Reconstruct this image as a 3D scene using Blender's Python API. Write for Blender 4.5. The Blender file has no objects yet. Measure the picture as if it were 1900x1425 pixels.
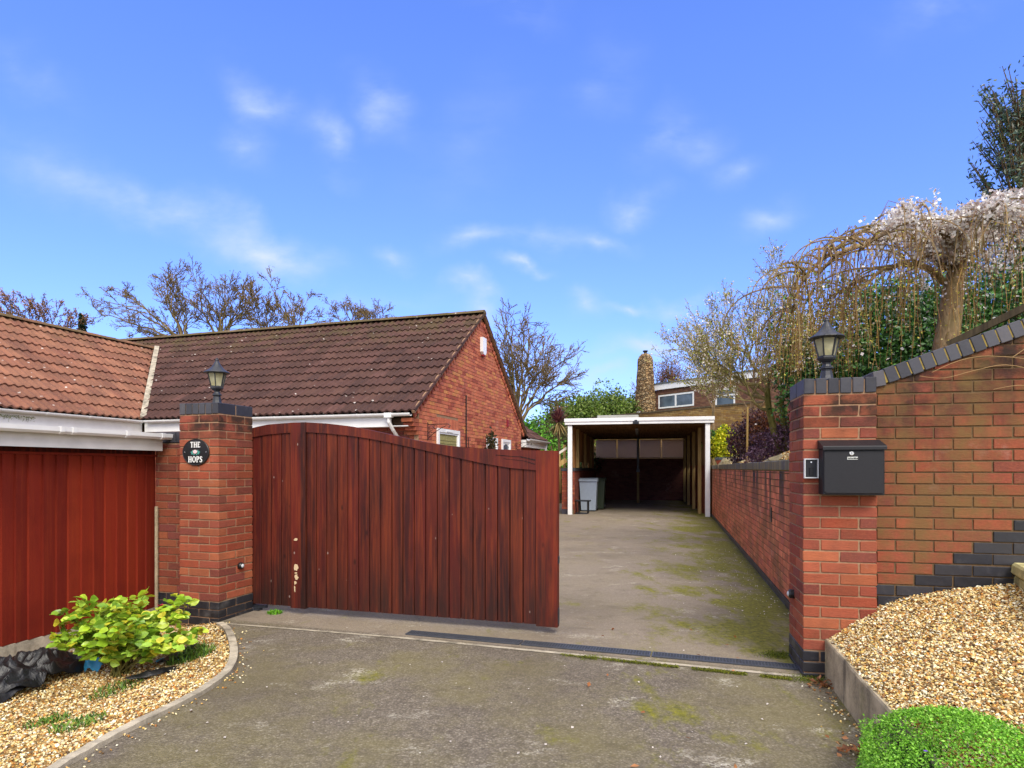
import bpy, math, random
import numpy as np
from mathutils import Vector, Matrix, noise as mnoise

random.seed(7)
RNG = np.random.default_rng(7)
R = math.radians
scene = bpy.context.scene
COL = scene.collection

# ------------------------------------------------------------------ camera
CAM_H = 1.41
cam_d = bpy.data.cameras.new("camera")
cam = bpy.data.objects.new("camera", cam_d)
COL.objects.link(cam)
cam.location = (0, 0, CAM_H)
cam.rotation_euler = (R(90), 0, 0)
cam_d.sensor_width = 36.0
cam_d.lens = 36.0 * 1134 / 1900
cam_d.shift_y = 156.0 / 1900
cam_d.clip_start = 0.05
cam_d.clip_end = 2000
scene.camera = cam

# ------------------------------------------------------------------ light
SUN_AZ, SUN_EL = 165.0, 46.0
sun_d = bpy.data.lights.new("sun", 'SUN')
sun_d.energy = 1.5
sun_d.angle = R(30)
sun_d.color = (1.0, 0.93, 0.80)
sun = bpy.data.objects.new("sun", sun_d)
COL.objects.link(sun)
S = Vector((math.cos(R(SUN_EL)) * math.sin(R(SUN_AZ)), math.cos(R(SUN_EL)) * math.cos(R(SUN_AZ)), math.sin(R(SUN_EL))))
sun.rotation_euler = S.to_track_quat('Z', 'Y').to_euler()
scene.view_settings.view_transform = 'Standard'
scene.view_settings.look = 'None'
scene.view_settings.exposure = 1.3
scene.view_settings.gamma = 1.0

world = bpy.data.worlds.new("World")
scene.world = world
world.use_nodes = True


def build_world():
    nt = world.node_tree
    N, L = nt.nodes, nt.links
    N.clear()
    out = N.new('ShaderNodeOutputWorld')
    bg = N.new('ShaderNodeBackground')
    sky = N.new('ShaderNodeTexSky')
    sky.sky_type = 'NISHITA'
    sky.sun_disc = False
    sky.sun_elevation = R(SUN_EL)
    sky.sun_rotation = R(SUN_AZ)
    sky.ozone_density = 3.0
    sky.dust_density = 0.6
    sky.air_density = 1.0
    bg.inputs[1].default_value = 0.13
    tc = N.new('ShaderNodeTexCoord')
    sep = N.new('ShaderNodeSeparateXYZ')
    L.new(tc.outputs['Generated'], sep.inputs[0])
    ab = N.new('ShaderNodeMath'); ab.operation = 'MAXIMUM'
    L.new(sep.outputs[1], ab.inputs[0]); ab.inputs[1].default_value = 0.05
    du = N.new('ShaderNodeMath'); du.operation = 'DIVIDE'
    dv = N.new('ShaderNodeMath'); dv.operation = 'DIVIDE'
    L.new(sep.outputs[0], du.inputs[0]); L.new(ab.outputs[0], du.inputs[1])
    L.new(sep.outputs[2], dv.inputs[0]); L.new(ab.outputs[0], dv.inputs[1])
    cb = N.new('ShaderNodeCombineXYZ')
    L.new(du.outputs[0], cb.inputs[0]); L.new(dv.outputs[0], cb.inputs[1])
    # warp
    nw = N.new('ShaderNodeTexNoise'); nw.inputs['Scale'].default_value = 7; nw.inputs['Detail'].default_value = 5
    L.new(cb.outputs[0], nw.inputs['Vector'])
    wsub = N.new('ShaderNodeVectorMath'); wsub.operation = 'SUBTRACT'
    L.new(nw.outputs['Color'], wsub.inputs[0]); wsub.inputs[1].default_value = (.5, .5, .5)
    wsc = N.new('ShaderNodeVectorMath'); wsc.operation = 'SCALE'; wsc.inputs['Scale'].default_value = 0.15
    L.new(wsub.outputs[0], wsc.inputs[0])
    wad = N.new('ShaderNodeVectorMath'); wad.operation = 'ADD'
    L.new(cb.outputs[0], wad.inputs[0]); L.new(wsc.outputs[0], wad.inputs[1])
    clouds = [(480, 185, 110, 50, -30, .42), (450, 270, 70, 60, -45, .26), (625, 255, 90, 55, -50, .42), (705, 180, 100, 55, -50, .34),
              (330, 390, 240, 60, -22, .42), (520, 462, 130, 50, -14, .75), (110, 310, 260, 80, -18, .22), (740, 470, 60, 25, 0, .42),
              (880, 435, 75, 42, 5, .5), (1000, 432, 110, 36, 5, .5), (1110, 442, 90, 26, 0, .42), (970, 496, 62, 20, 0, .75),
              (853, 528, 50, 26, -18, .5), (895, 570, 55, 32, 0, .5), (1185, 372, 80, 42, 15, .42), (1250, 250, 100, 70, 20, .25),
              (1350, 300, 80, 40, 28, .32), (1420, 405, 95, 48, 25, .34), (1080, 555, 45, 36, 0, .48), (1160, 566, 52, 17, 0, .62),
              (1265, 556, 75, 28, 10, .6), (1215, 640, 160, 34, 4, .7), (1090, 705, 130, 36, 0, .6), (1750, 20, 160, 60, 20, .18),
              (960, 10, 120, 50, -10, .15), (60, 150, 160, 60, -30, .12), (1120, 150, 120, 90, 60, .12), (700, 560, 200, 40, 0, .14),
              (1010, 660, 160, 30, 4, .3), (870, 260, 200, 120, 50, .08)]
    acc = None
    for cx, cy, w, h, rot, amp in clouds:
        mp = N.new('ShaderNodeMapping'); mp.vector_type = 'TEXTURE'
        mp.inputs['Location'].default_value = ((cx - 950) / 1134, (868.5 - cy) / 1134, 0)
        mp.inputs['Rotation'].default_value = (0, 0, R(rot))
        mp.inputs['Scale'].default_value = (w * 1.25 / 1134, h * 1.25 / 1134, 1)
        L.new(wad.outputs[0], mp.inputs['Vector'])
        gr = N.new('ShaderNodeTexGradient'); gr.gradient_type = 'QUADRATIC_SPHERE'
        L.new(mp.outputs[0], gr.inputs[0])
        ma = N.new('ShaderNodeMath'); ma.operation = 'MULTIPLY_ADD'
        L.new(gr.outputs['Fac'], ma.inputs[0]); ma.inputs[1].default_value = amp * 1.65
        if acc is None:
            ma.inputs[2].default_value = 0
        else:
            L.new(acc.outputs[0], ma.inputs[2])
        acc = ma
    # wisps
    mpn = N.new('ShaderNodeMapping'); mpn.inputs['Rotation'].default_value = (0, 0, R(20)); mpn.inputs['Scale'].default_value = (1, 2.2, 1)
    L.new(cb.outputs[0], mpn.inputs['Vector'])
    n2 = N.new('ShaderNodeTexNoise'); n2.inputs['Scale'].default_value = 6; n2.inputs['Detail'].default_value = 7
    n2.inputs['Roughness'].default_value = .55
    L.new(mpn.outputs[0], n2.inputs['Vector'])
    mr = N.new('ShaderNodeMapRange'); mr.inputs[1].default_value = .36; mr.inputs[2].default_value = .66
    mr.inputs[3].default_value = .12; mr.inputs[4].default_value = 1.15
    L.new(n2.outputs['Fac'], mr.inputs[0])
    mul = N.new('ShaderNodeMath'); mul.operation = 'MULTIPLY'; mul.use_clamp = True
    L.new(acc.outputs[0], mul.inputs[0]); L.new(mr.outputs[0], mul.inputs[1])
    # sky colour tweak and cloud colour
    tint = N.new('ShaderNodeMix'); tint.data_type = 'RGBA'; tint.blend_type = 'MULTIPLY'; tint.inputs[0].default_value = 1
    el = N.new('ShaderNodeMapRange'); el.inputs[1].default_value = .02; el.inputs[2].default_value = .55
    L.new(sep.outputs[2], el.inputs[0])
    tm = N.new('ShaderNodeMix'); tm.data_type = 'RGBA'; L.new(el.outputs[0], tm.inputs[0])
    tm.inputs['A'].default_value = (0.46, 0.53, 0.95, 1); tm.inputs['B'].default_value = (0.56, 0.68, 1.16, 1)
    L.new(sky.outputs[0], tint.inputs['A']); L.new(tm.outputs['Result'], tint.inputs['B'])
    mix = N.new('ShaderNodeMix'); mix.data_type = 'RGBA'
    L.new(mul.outputs[0], mix.inputs[0]); L.new(tint.outputs['Result'], mix.inputs['A'])
    mix.inputs['B'].default_value = (2.2, 2.6, 3.4, 1)
    # broken white cloud overhead and to the south, which gives the soft light
    cn = N.new('ShaderNodeTexNoise'); cn.inputs['Scale'].default_value = 2.2; cn.inputs['Detail'].default_value = 6
    L.new(tc.outputs['Generated'], cn.inputs['Vector'])
    cov = N.new('ShaderNodeMapRange'); cov.inputs[1].default_value = .36; cov.inputs[2].default_value = .56
    L.new(cn.outputs['Fac'], cov.inputs[0])
    back = N.new('ShaderNodeMapRange'); back.interpolation_type = 'SMOOTHSTEP'; back.inputs[1].default_value = .25; back.inputs[2].default_value = -.25
    L.new(sep.outputs[1], back.inputs[0])
    zen = N.new('ShaderNodeMapRange'); zen.interpolation_type = 'SMOOTHSTEP'; zen.inputs[1].default_value = .66; zen.inputs[2].default_value = .85
    L.new(sep.outputs[2], zen.inputs[0])
    mx = N.new('ShaderNodeMath'); mx.operation = 'MAXIMUM'; L.new(back.outputs[0], mx.inputs[0]); L.new(zen.outputs[0], mx.inputs[1])
    ml = N.new('ShaderNodeMath'); ml.operation = 'MULTIPLY'; L.new(mx.outputs[0], ml.inputs[0]); L.new(cov.outputs[0], ml.inputs[1])
    mix2 = N.new('ShaderNodeMix'); mix2.data_type = 'RGBA'
    L.new(ml.outputs[0], mix2.inputs[0]); L.new(mix.outputs['Result'], mix2.inputs['A']); mix2.inputs['B'].default_value = (5.6, 5.3, 4.9, 1)
    L.new(mix2.outputs['Result'], bg.inputs[0]); L.new(bg.outputs[0], out.inputs[0])
    return tint, mix


build_world()


# ------------------------------------------------------------------ helpers
def srgb(r, g, b):
    f = lambda c: (c / 255 / 12.92) if c / 255 <= .04045 else ((c / 255 + .055) / 1.055) ** 2.4
    return np.array((f(r), f(g), f(b)))


class MB:
    """collects geometry for ONE mesh object"""

    def __init__(s):
        s.v, s.t, s.fi, s.fn, s.n = [], [], [], [], 0

    def add(s, verts, faces, tint=(1, 1, 1)):
        verts = np.asarray(verts, float).reshape(-1, 3)
        s.v.append(verts)
        t = np.asarray(tint, float)
        s.t.append(np.broadcast_to(t, (len(verts), 3)) if t.ndim == 1 else t)
        for f in faces:
            s.fi.extend([i + s.n for i in f]); s.fn.append(len(f))
        s.n += len(verts)

    def add_np(s, verts, faces, tint):
        s.v.append(verts); s.t.append(tint)
        s.fi.extend((faces + s.n).ravel().tolist()); s.fn.extend([faces.shape[1]] * len(faces))
        s.n += len(verts)

    def box(s, x0, x1, y0, y1, z0, z1, tint=(1, 1, 1), bev=0.0, jit=0.0):
        if bev <= 0:
            v = [(x, y, z) for z in (z0, z1) for y in (y0, y1) for x in (x0, x1)]
            if jit: v = [tuple(c + random.uniform(-jit, jit) for c in p) for p in v]
            s.add(v, [(0, 2, 3, 1), (4, 5, 7, 6), (0, 1, 5, 4), (2, 6, 7, 3), (0, 4, 6, 2), (1, 3, 7, 5)], tint)
            return
        cx, cy, cz = (x0 + x1) / 2, (y0 + y1) / 2, (z0 + z1) / 2
        hx, hy, hz = abs(x1 - x0) / 2, abs(y1 - y0) / 2, abs(z1 - z0) / 2
        b = min(bev, hx * .9, hy * .9, hz * .9)
        vs = []; idx = {}
        for sx in (-1, 1):
            for sy in (-1, 1):
                for sz in (-1, 1):
                    j = [random.uniform(-jit, jit) for _ in range(3)] if jit else (0, 0, 0)
                    for a in range(3):
                        h = [hx - b, hy - b, hz - b]; h[a] += b
                        idx[(sx, sy, sz, a)] = len(vs)
                        vs.append((cx + sx * h[0] + j[0], cy + sy * h[1] + j[1], cz + sz * h[2] + j[2]))
        fs = []

        def q(a, b_, c, d, nrm):
            p = [Vector(vs[i]) for i in (a, b_, c, d)]
            n = (p[1] - p[0]).cross(p[2] - p[0])
            fs.append((a, b_, c, d) if n.dot(Vector(nrm)) > 0 else (d, c, b_, a))
        for a in range(3):
            o = [i for i in range(3) if i != a]
            for sg in (-1, 1):
                def k(p, r):
                    t = [0, 0, 0]; t[a] = sg; t[o[0]] = p; t[o[1]] = r
                    return idx[(*t, a)]
                nrm = [0, 0, 0]; nrm[a] = sg
                q(k(-1, -1), k(1, -1), k(1, 1), k(-1, 1), nrm)
            for s1 in (-1, 1):
                for s2 in (-1, 1):
                    def e(m, ax):
                        t = [0, 0, 0]; t[a] = m; t[o[0]] = s1; t[o[1]] = s2
                        return idx[(*t, ax)]
                    nrm = [0, 0, 0]; nrm[o[0]] = s1; nrm[o[1]] = s2
                    q(e(-1, o[0]), e(1, o[0]), e(1, o[1]), e(-1, o[1]), nrm)
        for sx in (-1, 1):
            for sy in (-1, 1):
                for sz in (-1, 1):
                    t = [idx[(sx, sy, sz, a)] for a in range(3)]
                    p = [Vector(vs[i]) for i in t]
                    n = (p[1] - p[0]).cross(p[2] - p[0])
                    fs.append(tuple(t) if n.dot(Vector((sx, sy, sz))) > 0 else tuple(t[::-1]))
        s.add(vs, fs, tint)

    def obox(s, c, ax, ay, az, tint=(1, 1, 1)):
        """oriented box: centre and three half-extent vectors"""
        c, ax, ay, az = map(Vector, (c, ax, ay, az))
        v = [tuple(c + ax * i + ay * j + az * k) for k in (-1, 1) for j in (-1, 1) for i in (-1, 1)]
        s.add(v, [(0, 2, 3, 1), (4, 5, 7, 6), (0, 1, 5, 4), (2, 6, 7, 3), (0, 4, 6, 2), (1, 3, 7, 5)], tint)

    def bar(s, p0, p1, w, h, tint=(1, 1, 1), up=(0, 0, 1)):
        p0, p1 = Vector(p0), Vector(p1)
        d = (p1 - p0); u = Vector(up)
        side = d.cross(u)
        if side.length < 1e-6: side = d.cross(Vector((1, 0, 0)))
        side.normalize(); u2 = side.cross(d).normalized()
        s.obox((p0 + p1) / 2, d / 2, side * w / 2, u2 * h / 2, tint)

    def tube(s, pts, rad, n=8, tint=(1, 1, 1), cap=True):
        P = [Vector(p) for p in pts]
        if not hasattr(rad, '__len__'): rad = [rad] * len(P)
        vs = []; fs = []
        ref = None
        for i, p in enumerate(P):
            d = (P[min(i + 1, len(P) - 1)] - P[max(i - 1, 0)])
            if d.length < 1e-9: d = Vector((0, 0, 1))
            d.normalize()
            if ref is None:
                ref = d.orthogonal().normalized()
            else:
                ref = (ref - d * ref.dot(d))
                ref = ref.normalized() if ref.length > 1e-6 else d.orthogonal().normalized()
            b = d.cross(ref)
            for k in range(n):
                a = 2 * math.pi * k / n
                vs.append(tuple(p + (ref * math.cos(a) + b * math.sin(a)) * rad[i]))
        for i in range(len(P) - 1):
            for k in range(n):
                k2 = (k + 1) % n
                fs.append((i * n + k, i * n + k2, (i + 1) * n + k2, (i + 1) * n + k))
        if cap:
            fs.append(tuple(range(n - 1, -1, -1))); fs.append(tuple((len(P) - 1) * n + k for k in range(n)))
        s.add(vs, fs, tint)

    def lathe(s, prof, n=16, c=(0, 0, 0), tint=(1, 1, 1), sx=1, sy=1, ph=0):
        vs = []; fs = []
        for r, z in prof:
            for k in range(n):
                a = 2 * math.pi * k / n + ph
                vs.append((c[0] + r * math.cos(a) * sx, c[1] + r * math.sin(a) * sy, c[2] + z))
        for i in range(len(prof) - 1):
            for k in range(n):
                k2 = (k + 1) % n
                fs.append((i * n + k, i * n + k2, (i + 1) * n + k2, (i + 1) * n + k))
        fs.append(tuple(range(n - 1, -1, -1))); fs.append(tuple((len(prof) - 1) * n + k for k in range(n)))
        s.add(vs, fs, tint)

    def prism(s, poly, f, d0, d1, tint=(1, 1, 1)):
        """poly in (u,v); f(u,v,d)->xyz; solid between d0 and d1"""
        n = len(poly)
        vs = [f(u, v, d0) for u, v in poly] + [f(u, v, d1) for u, v in poly]
        fs = [tuple(range(n - 1, -1, -1)), tuple(range(n, 2 * n))]
        fs += [(i, (i + 1) % n, n + (i + 1) % n, n + i) for i in range(n)]
        s.add(vs, fs, tint)

    def build(s, name, mat, parent=None, smooth=False, recalc=True):
        me = bpy.data.meshes.new(name)
        V = np.concatenate(s.v) if s.v else np.zeros((0, 3))
        T = np.concatenate(s.t) if s.t else np.zeros((0, 3))
        me.vertices.add(len(V)); me.vertices.foreach_set('co', V.ravel().astype(np.float32))
        me.loops.add(len(s.fi)); me.loops.foreach_set('vertex_index', np.array(s.fi, np.int32))
        me.polygons.add(len(s.fn))
        st = np.concatenate([[0], np.cumsum(s.fn)[:-1]]).astype(np.int32)
        me.polygons.foreach_set('loop_start', st)
        me.update(calc_edges=True)
        at = me.color_attributes.new('tint', 'FLOAT_COLOR', 'POINT')
        C4 = np.ones((len(V), 4), np.float32); C4[:, :3] = T
        at.data.foreach_set('color', C4.ravel())
        me.polygons.foreach_set('use_smooth', np.full(len(s.fn), bool(smooth)))
        me.materials.append(mat)
        me.validate()
        if recalc and len(V) < 60000:
            import bmesh
            bm = bmesh.new(); bm.from_mesh(me)
            bmesh.ops.recalc_face_normals(bm, faces=bm.faces)
            bm.to_mesh(me); bm.free()
        o = bpy.data.objects.new(name, me)
        COL.objects.link(o)
        if parent is not None: o.parent = parent
        return o


def tag(o, label=None, cat=None, group=None, kind=None):
    if label: o['label'] = label
    if cat: o['category'] = cat
    if group: o['group'] = group
    if kind: o['kind'] = kind
    return o


def thing(name, label, cat, loc=(0, 0, 0), rz=0.0, group=None):
    o = bpy.data.objects.new(name, None)
    o.empty_display_size = .2
    COL.objects.link(o)
    o.location = loc; o.rotation_euler = (0, 0, rz)
    return tag(o, label, cat, group)


def copy_tree(o, parent=None):
    c = o.copy(); COL.objects.link(c); c.parent = parent
    for ch in [x for x in list(COL.objects) if x.parent == o]: copy_tree(ch, c)
    return c


def struct(o, label, cat='ground'):
    o['kind'] = 'structure'; o['label'] = label; o['category'] = cat
    return o


# ------------------------------------------------------------------ materials
class NT:
    def __init__(s, name, rough=.7, spec=.3, metal=0.0):
        s.m = bpy.data.materials.new(name); s.m.use_nodes = True
        s.t = s.m.node_tree; s.N = s.t.nodes; s.L = s.t.links
        s.b = s.N['Principled BSDF']
        s.b.inputs['Roughness'].default_value = rough
        s.b.inputs['Metallic'].default_value = metal
        s.b.inputs['Specular IOR Level'].default_value = spec
        s._tc = None

    def tc(s, out='Object'):
        if s._tc is None: s._tc = s.N.new('ShaderNodeTexCoord')
        return s._tc.outputs[out]

    def map(s, scale=(1, 1, 1), rot=(0, 0, 0), src=None):
        n = s.N.new('ShaderNodeMapping'); n.inputs['Scale'].default_value = scale; n.inputs['Rotation'].default_value = rot
        s.L.new(src or s.tc(), n.inputs[0]); return n.outputs[0]

    def noise(s, scale, detail=4, rough=.5, vec=None, dist=0, col=False):
        n = s.N.new('ShaderNodeTexNoise'); n.inputs['Scale'].default_value = scale; n.inputs['Detail'].default_value = detail
        n.inputs['Roughness'].default_value = rough; n.inputs['Distortion'].default_value = dist
        s.L.new(vec or s.tc(), n.inputs['Vector']); return n.outputs['Color' if col else 'Fac']

    def voro(s, scale, vec=None, feature='F1', out='Distance', rnd=1):
        n = s.N.new('ShaderNodeTexVoronoi'); n.inputs['Scale'].default_value = scale; n.feature = feature
        n.inputs['Randomness'].default_value = rnd
        s.L.new(vec or s.tc(), n.inputs['Vector']); return n.outputs[out]

    def rng(s, fac, a, b, c=0., d=1.):
        n = s.N.new('ShaderNodeMapRange'); s.L.new(fac, n.inputs[0])
        for i, v in enumerate((a, b, c, d)): n.inputs[i + 1].default_value = v
        return n.outputs[0]

    def math(s, op, a, b=None, clamp=False):
        n = s.N.new('ShaderNodeMath'); n.operation = op; n.use_clamp = clamp
        for i, v in enumerate((a, b)):
            if v is None: continue
            if isinstance(v, (int, float)): n.inputs[i].default_value = v
            else: s.L.new(v, n.inputs[i])
        return n.outputs[0]

    def mix(s, fac, a, b, mode='MIX'):
        n = s.N.new('ShaderNodeMix'); n.data_type = 'RGBA'; n.blend_type = mode
        for k, v in (('Factor', fac), ('A', a), ('B', b)):
            i = n.inputs[0] if k == 'Factor' else n.inputs[k]
            if isinstance(v, (int, float)): i.default_value = v
            elif hasattr(v, 'is_linked') or isinstance(v, bpy.types.NodeSocket): s.L.new(v, i)
            else: i.default_value = (*[float(c) for c in v], 1)
        return n.outputs['Result']

    def attr(s, name='tint'):
        n = s.N.new('ShaderNodeAttribute'); n.attribute_name = name; return n.outputs['Color']

    def sep(s, src=None):
        n = s.N.new('ShaderNodeSeparateXYZ'); s.L.new(src or s.tc(), n.inputs[0]); return n.outputs

    def ramp(s, fac, stops):
        n = s.N.new('ShaderNodeValToRGB'); s.L.new(fac, n.inputs[0])
        e = n.color_ramp.elements
        while len(e) < len(stops): e.new(.5)
        for i, (p, c) in enumerate(stops): e[i].position = p; e[i].color = (*[float(x) for x in c], 1)
        return n.outputs[0]

    def color(s, c):
        if isinstance(c, bpy.types.NodeSocket): s.L.new(c, s.b.inputs['Base Color'])
        else: s.b.inputs['Base Color'].default_value = (*[float(x) for x in c], 1)

    def bump(s, h, strength=.3, dist=.01, prev=None):
        n = s.N.new('ShaderNodeBump'); n.inputs['Strength'].default_value = strength; n.inputs['Distance'].default_value = dist
        s.L.new(h, n.inputs['Height'])
        if prev: s.L.new(prev, n.inputs['Normal'])
        s.L.new(n.outputs[0], s.b.inputs['Normal']); return n.outputs[0]

    def rough(s, r): s.L.new(r, s.b.inputs['Roughness'])


def simple(name, c, rough=.6, var=.12, scale=12, spec=.3, bump=.0, metal=0, use_tint=False):
    t = NT(name, rough, spec, metal)
    base = t.attr() if use_tint else None
    n = t.noise(scale, 5)
    k = t.rng(n, .3, .7, 1 - var, 1 + var)
    a = t.mix(1.0, c, base, 'MULTIPLY') if use_tint else None
    vm = t.N.new('ShaderNodeVectorMath'); vm.operation = 'SCALE'
    if use_tint: t.L.new(a, vm.inputs[0])
    else: vm.inputs[0].default_value = tuple(float(x) for x in c)
    t.L.new(k, vm.inputs['Scale'])
    t.color(vm.outputs[0])
    if bump: t.bump(t.noise(scale * 4, 5), bump, .01)
    return t.m


def brick_mat(name, soot=0.0, algae=0.0, ztop=None, near=True, streak=0.0, zs=(1.2, 1.5), slope=0.0):
    """tint carries the brick colour"""
    t = NT(name, .85, .2)
    c = t.attr()
    n1 = t.noise(9, 6, .6)
    c = t.mix(t.rng(n1, .35, .75, 0, .45), c, srgb(98, 56, 46))
    n2 = t.noise(60 if near else 25, 4, .7)
    c = t.mix(t.rng(n2, .45, .8, 0, .35), c, srgb(176, 98, 70))
    n5 = t.noise(3.0, 4, .6)
    c = t.mix(t.rng(n5, .5, .75, 0, .3), c, srgb(120, 72, 62))
    ef = t.noise(1.7, 7, .7)
    c = t.mix(t.rng(ef, .60, .74, 0, .35), c, srgb(188, 168, 150))
    # drag-wire grooves: stretched noise
    g = t.noise(1, 5, .6, vec=t.map((26, 26, 110)), dist=1.2)
    c = t.mix(t.rng(g, .58, .72, 0, .35), c, srgb(70, 30, 25))
    if soot or algae or streak:
        xyz = t.sep(); z = xyz[2]
        if slope: z = t.math('SUBTRACT', z, t.math('MULTIPLY', xyz[0], slope))
        if streak:
            sn = t.noise(1, 5, .6, vec=t.map((4.5, 4.5, .55)))
            hz = t.rng(z, zs[0] - .35, zs[1] - .08, 0, 1)
            f = t.math('MULTIPLY', t.rng(sn, .50, .58, 0, 1), hz, True)
            c = t.mix(t.math('MULTIPLY', f, streak * .8, True), c, srgb(50, 42, 44))
        if soot:
            sn = t.noise(3.5, 6, .65)
            hz = t.rng(z, zs[0], zs[1], 0, 1)
            f = t.math('MULTIPLY', t.rng(sn, .38, .54, 0, 1), hz, True)
            c = t.mix(t.math('MULTIPLY', f, soot, True), c, srgb(42, 36, 32))
        if algae:
            an = t.noise(2.2, 7, .7)
            c = t.mix(t.math('MULTIPLY', t.rng(an, .42, .60, 0, 1), algae * .75, True), c, srgb(108, 88, 52))
    t.color(c)
    h = t.math('ADD', t.math('MULTIPLY', g, 1.0), t.math('MULTIPLY', n2, .5))
    if near: t.bump(h, .55, .006)
    return t.m


def mortar_mat(name, c):
    t = NT(name, .95, .1)
    n = t.noise(35, 5, .6)
    t.color(t.mix(t.rng(n, .3, .7), np.array(c) * .75, np.array(c) * 1.15))
    t.bump(n, .4, .004)
    return t.m


M = {}
M['brick'] = brick_mat('brick_red', soot=.9, algae=.15, zs=(1.60, 1.80))
M['brick_wall'] = brick_mat('brick_boundary', soot=.92, algae=1.0, zs=(1.30, 1.88), streak=.6, slope=.362)
M['brick_drive'] = brick_mat('brick_drive_wall', algae=.75, streak=1.25, zs=(.95, 1.38))
M['brick_far'] = brick_mat('brick_house', near=False)
M['mortar'] = mortar_mat('mortar', srgb(152, 122, 96))
M['mortar_dk'] = mortar_mat('mortar_dark', srgb(108, 88, 64))
M['mortar_y'] = mortar_mat('mortar_mossy', srgb(150, 130, 70))


def blue_brick():
    t = NT('blue_brick', .45, .4)
    c = t.attr()
    n = t.noise(20, 6, .65)
    c = t.mix(t.rng(n, .4, .7, 0, .3), c, srgb(60, 60, 68))
    n2 = t.noise(5, 5, .6)
    c = t.mix(t.rng(n2, .55, .72, 0, .35), c, srgb(110, 106, 104))
    t.color(c); t.bump(n, .35, .004)
    return t.m


M['blue'] = blue_brick()


def gate_wood():
    t = NT('gate_wood', .5, .25)
    c = t.attr()
    s1 = t.noise(1, 6, .6, vec=t.map((38, 38, 1.6)), dist=.4)
    s2 = t.noise(1, 5, .65, vec=t.map((120, 120, 3.2)), dist=.3)
    big = t.noise(1, 4, .6, vec=t.map((5, 5, 1.1)))
    c = t.mix(t.rng(big, .44, .62, 0, .75), c, srgb(44, 17, 15))
    c = t.mix(t.rng(s1, .46, .66, 0, .5), c, srgb(128, 56, 24))
    c = t.mix(t.rng(s2, .5, .75, 0, .38), c, srgb(46, 20, 17))
    z = t.sep()[2]
    n3 = t.noise(1, 5, .65, vec=t.map((9, 9, 1.5)))
    low = t.math('MULTIPLY', t.rng(z, .75, .18, 0, 1), t.rng(n3, .38, .6, .3, 1), True)
    c = t.mix(t.math('MULTIPLY', low, .78), c, srgb(36, 24, 20))
    # chips and bird marks
    v = t.voro(9, vec=t.map((1, 1, .55)))
    vn = t.noise(4, 2)
    chip = t.math('MULTIPLY', t.rng(v, .075, .045, 0, 1), t.rng(vn, .52, .56, 0, 1), True)
    c = t.mix(t.math('MULTIPLY', chip, .55), c, srgb(170, 150, 140))
    kn = t.voro(3.4, vec=t.map((1.6, 1.6, .8)))
    c = t.mix(t.rng(kn, .10, .04, 0, .7), c, srgb(30, 12, 10))
    t.color(c)
    t.rough(t.rng(s1, .3, .7, .48, .68))
    t.bump(t.math('ADD', s2, t.math('MULTIPLY', s1, .6)), .3, .004)
    return t.m


M['gate'] = gate_wood()


def red_fence():
    t = NT('red_stained_wood', .75, .2)
    c = t.attr()
    s1 = t.noise(1, 6, .6, vec=t.map((30, 30, 1.2)), dist=.5)
    big = t.noise(1.4, 5, .6)
    fine = t.noise(180, 3, .7)
    c = t.mix(t.rng(s1, .45, .7, 0, .4), c, srgb(148, 58, 26))
    c = t.mix(t.rng(big, .5, .72, 0, .45), c, srgb(82, 20, 14))
    c = t.mix(t.rng(fine, .4, .75, 0, .35), c, srgb(95, 28, 18))
    t.color(c); t.bump(t.math('ADD', s1, t.math('MULTIPLY', fine, .5)), .35, .004)
    return t.m


M['red_fence'] = red_fence()


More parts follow.
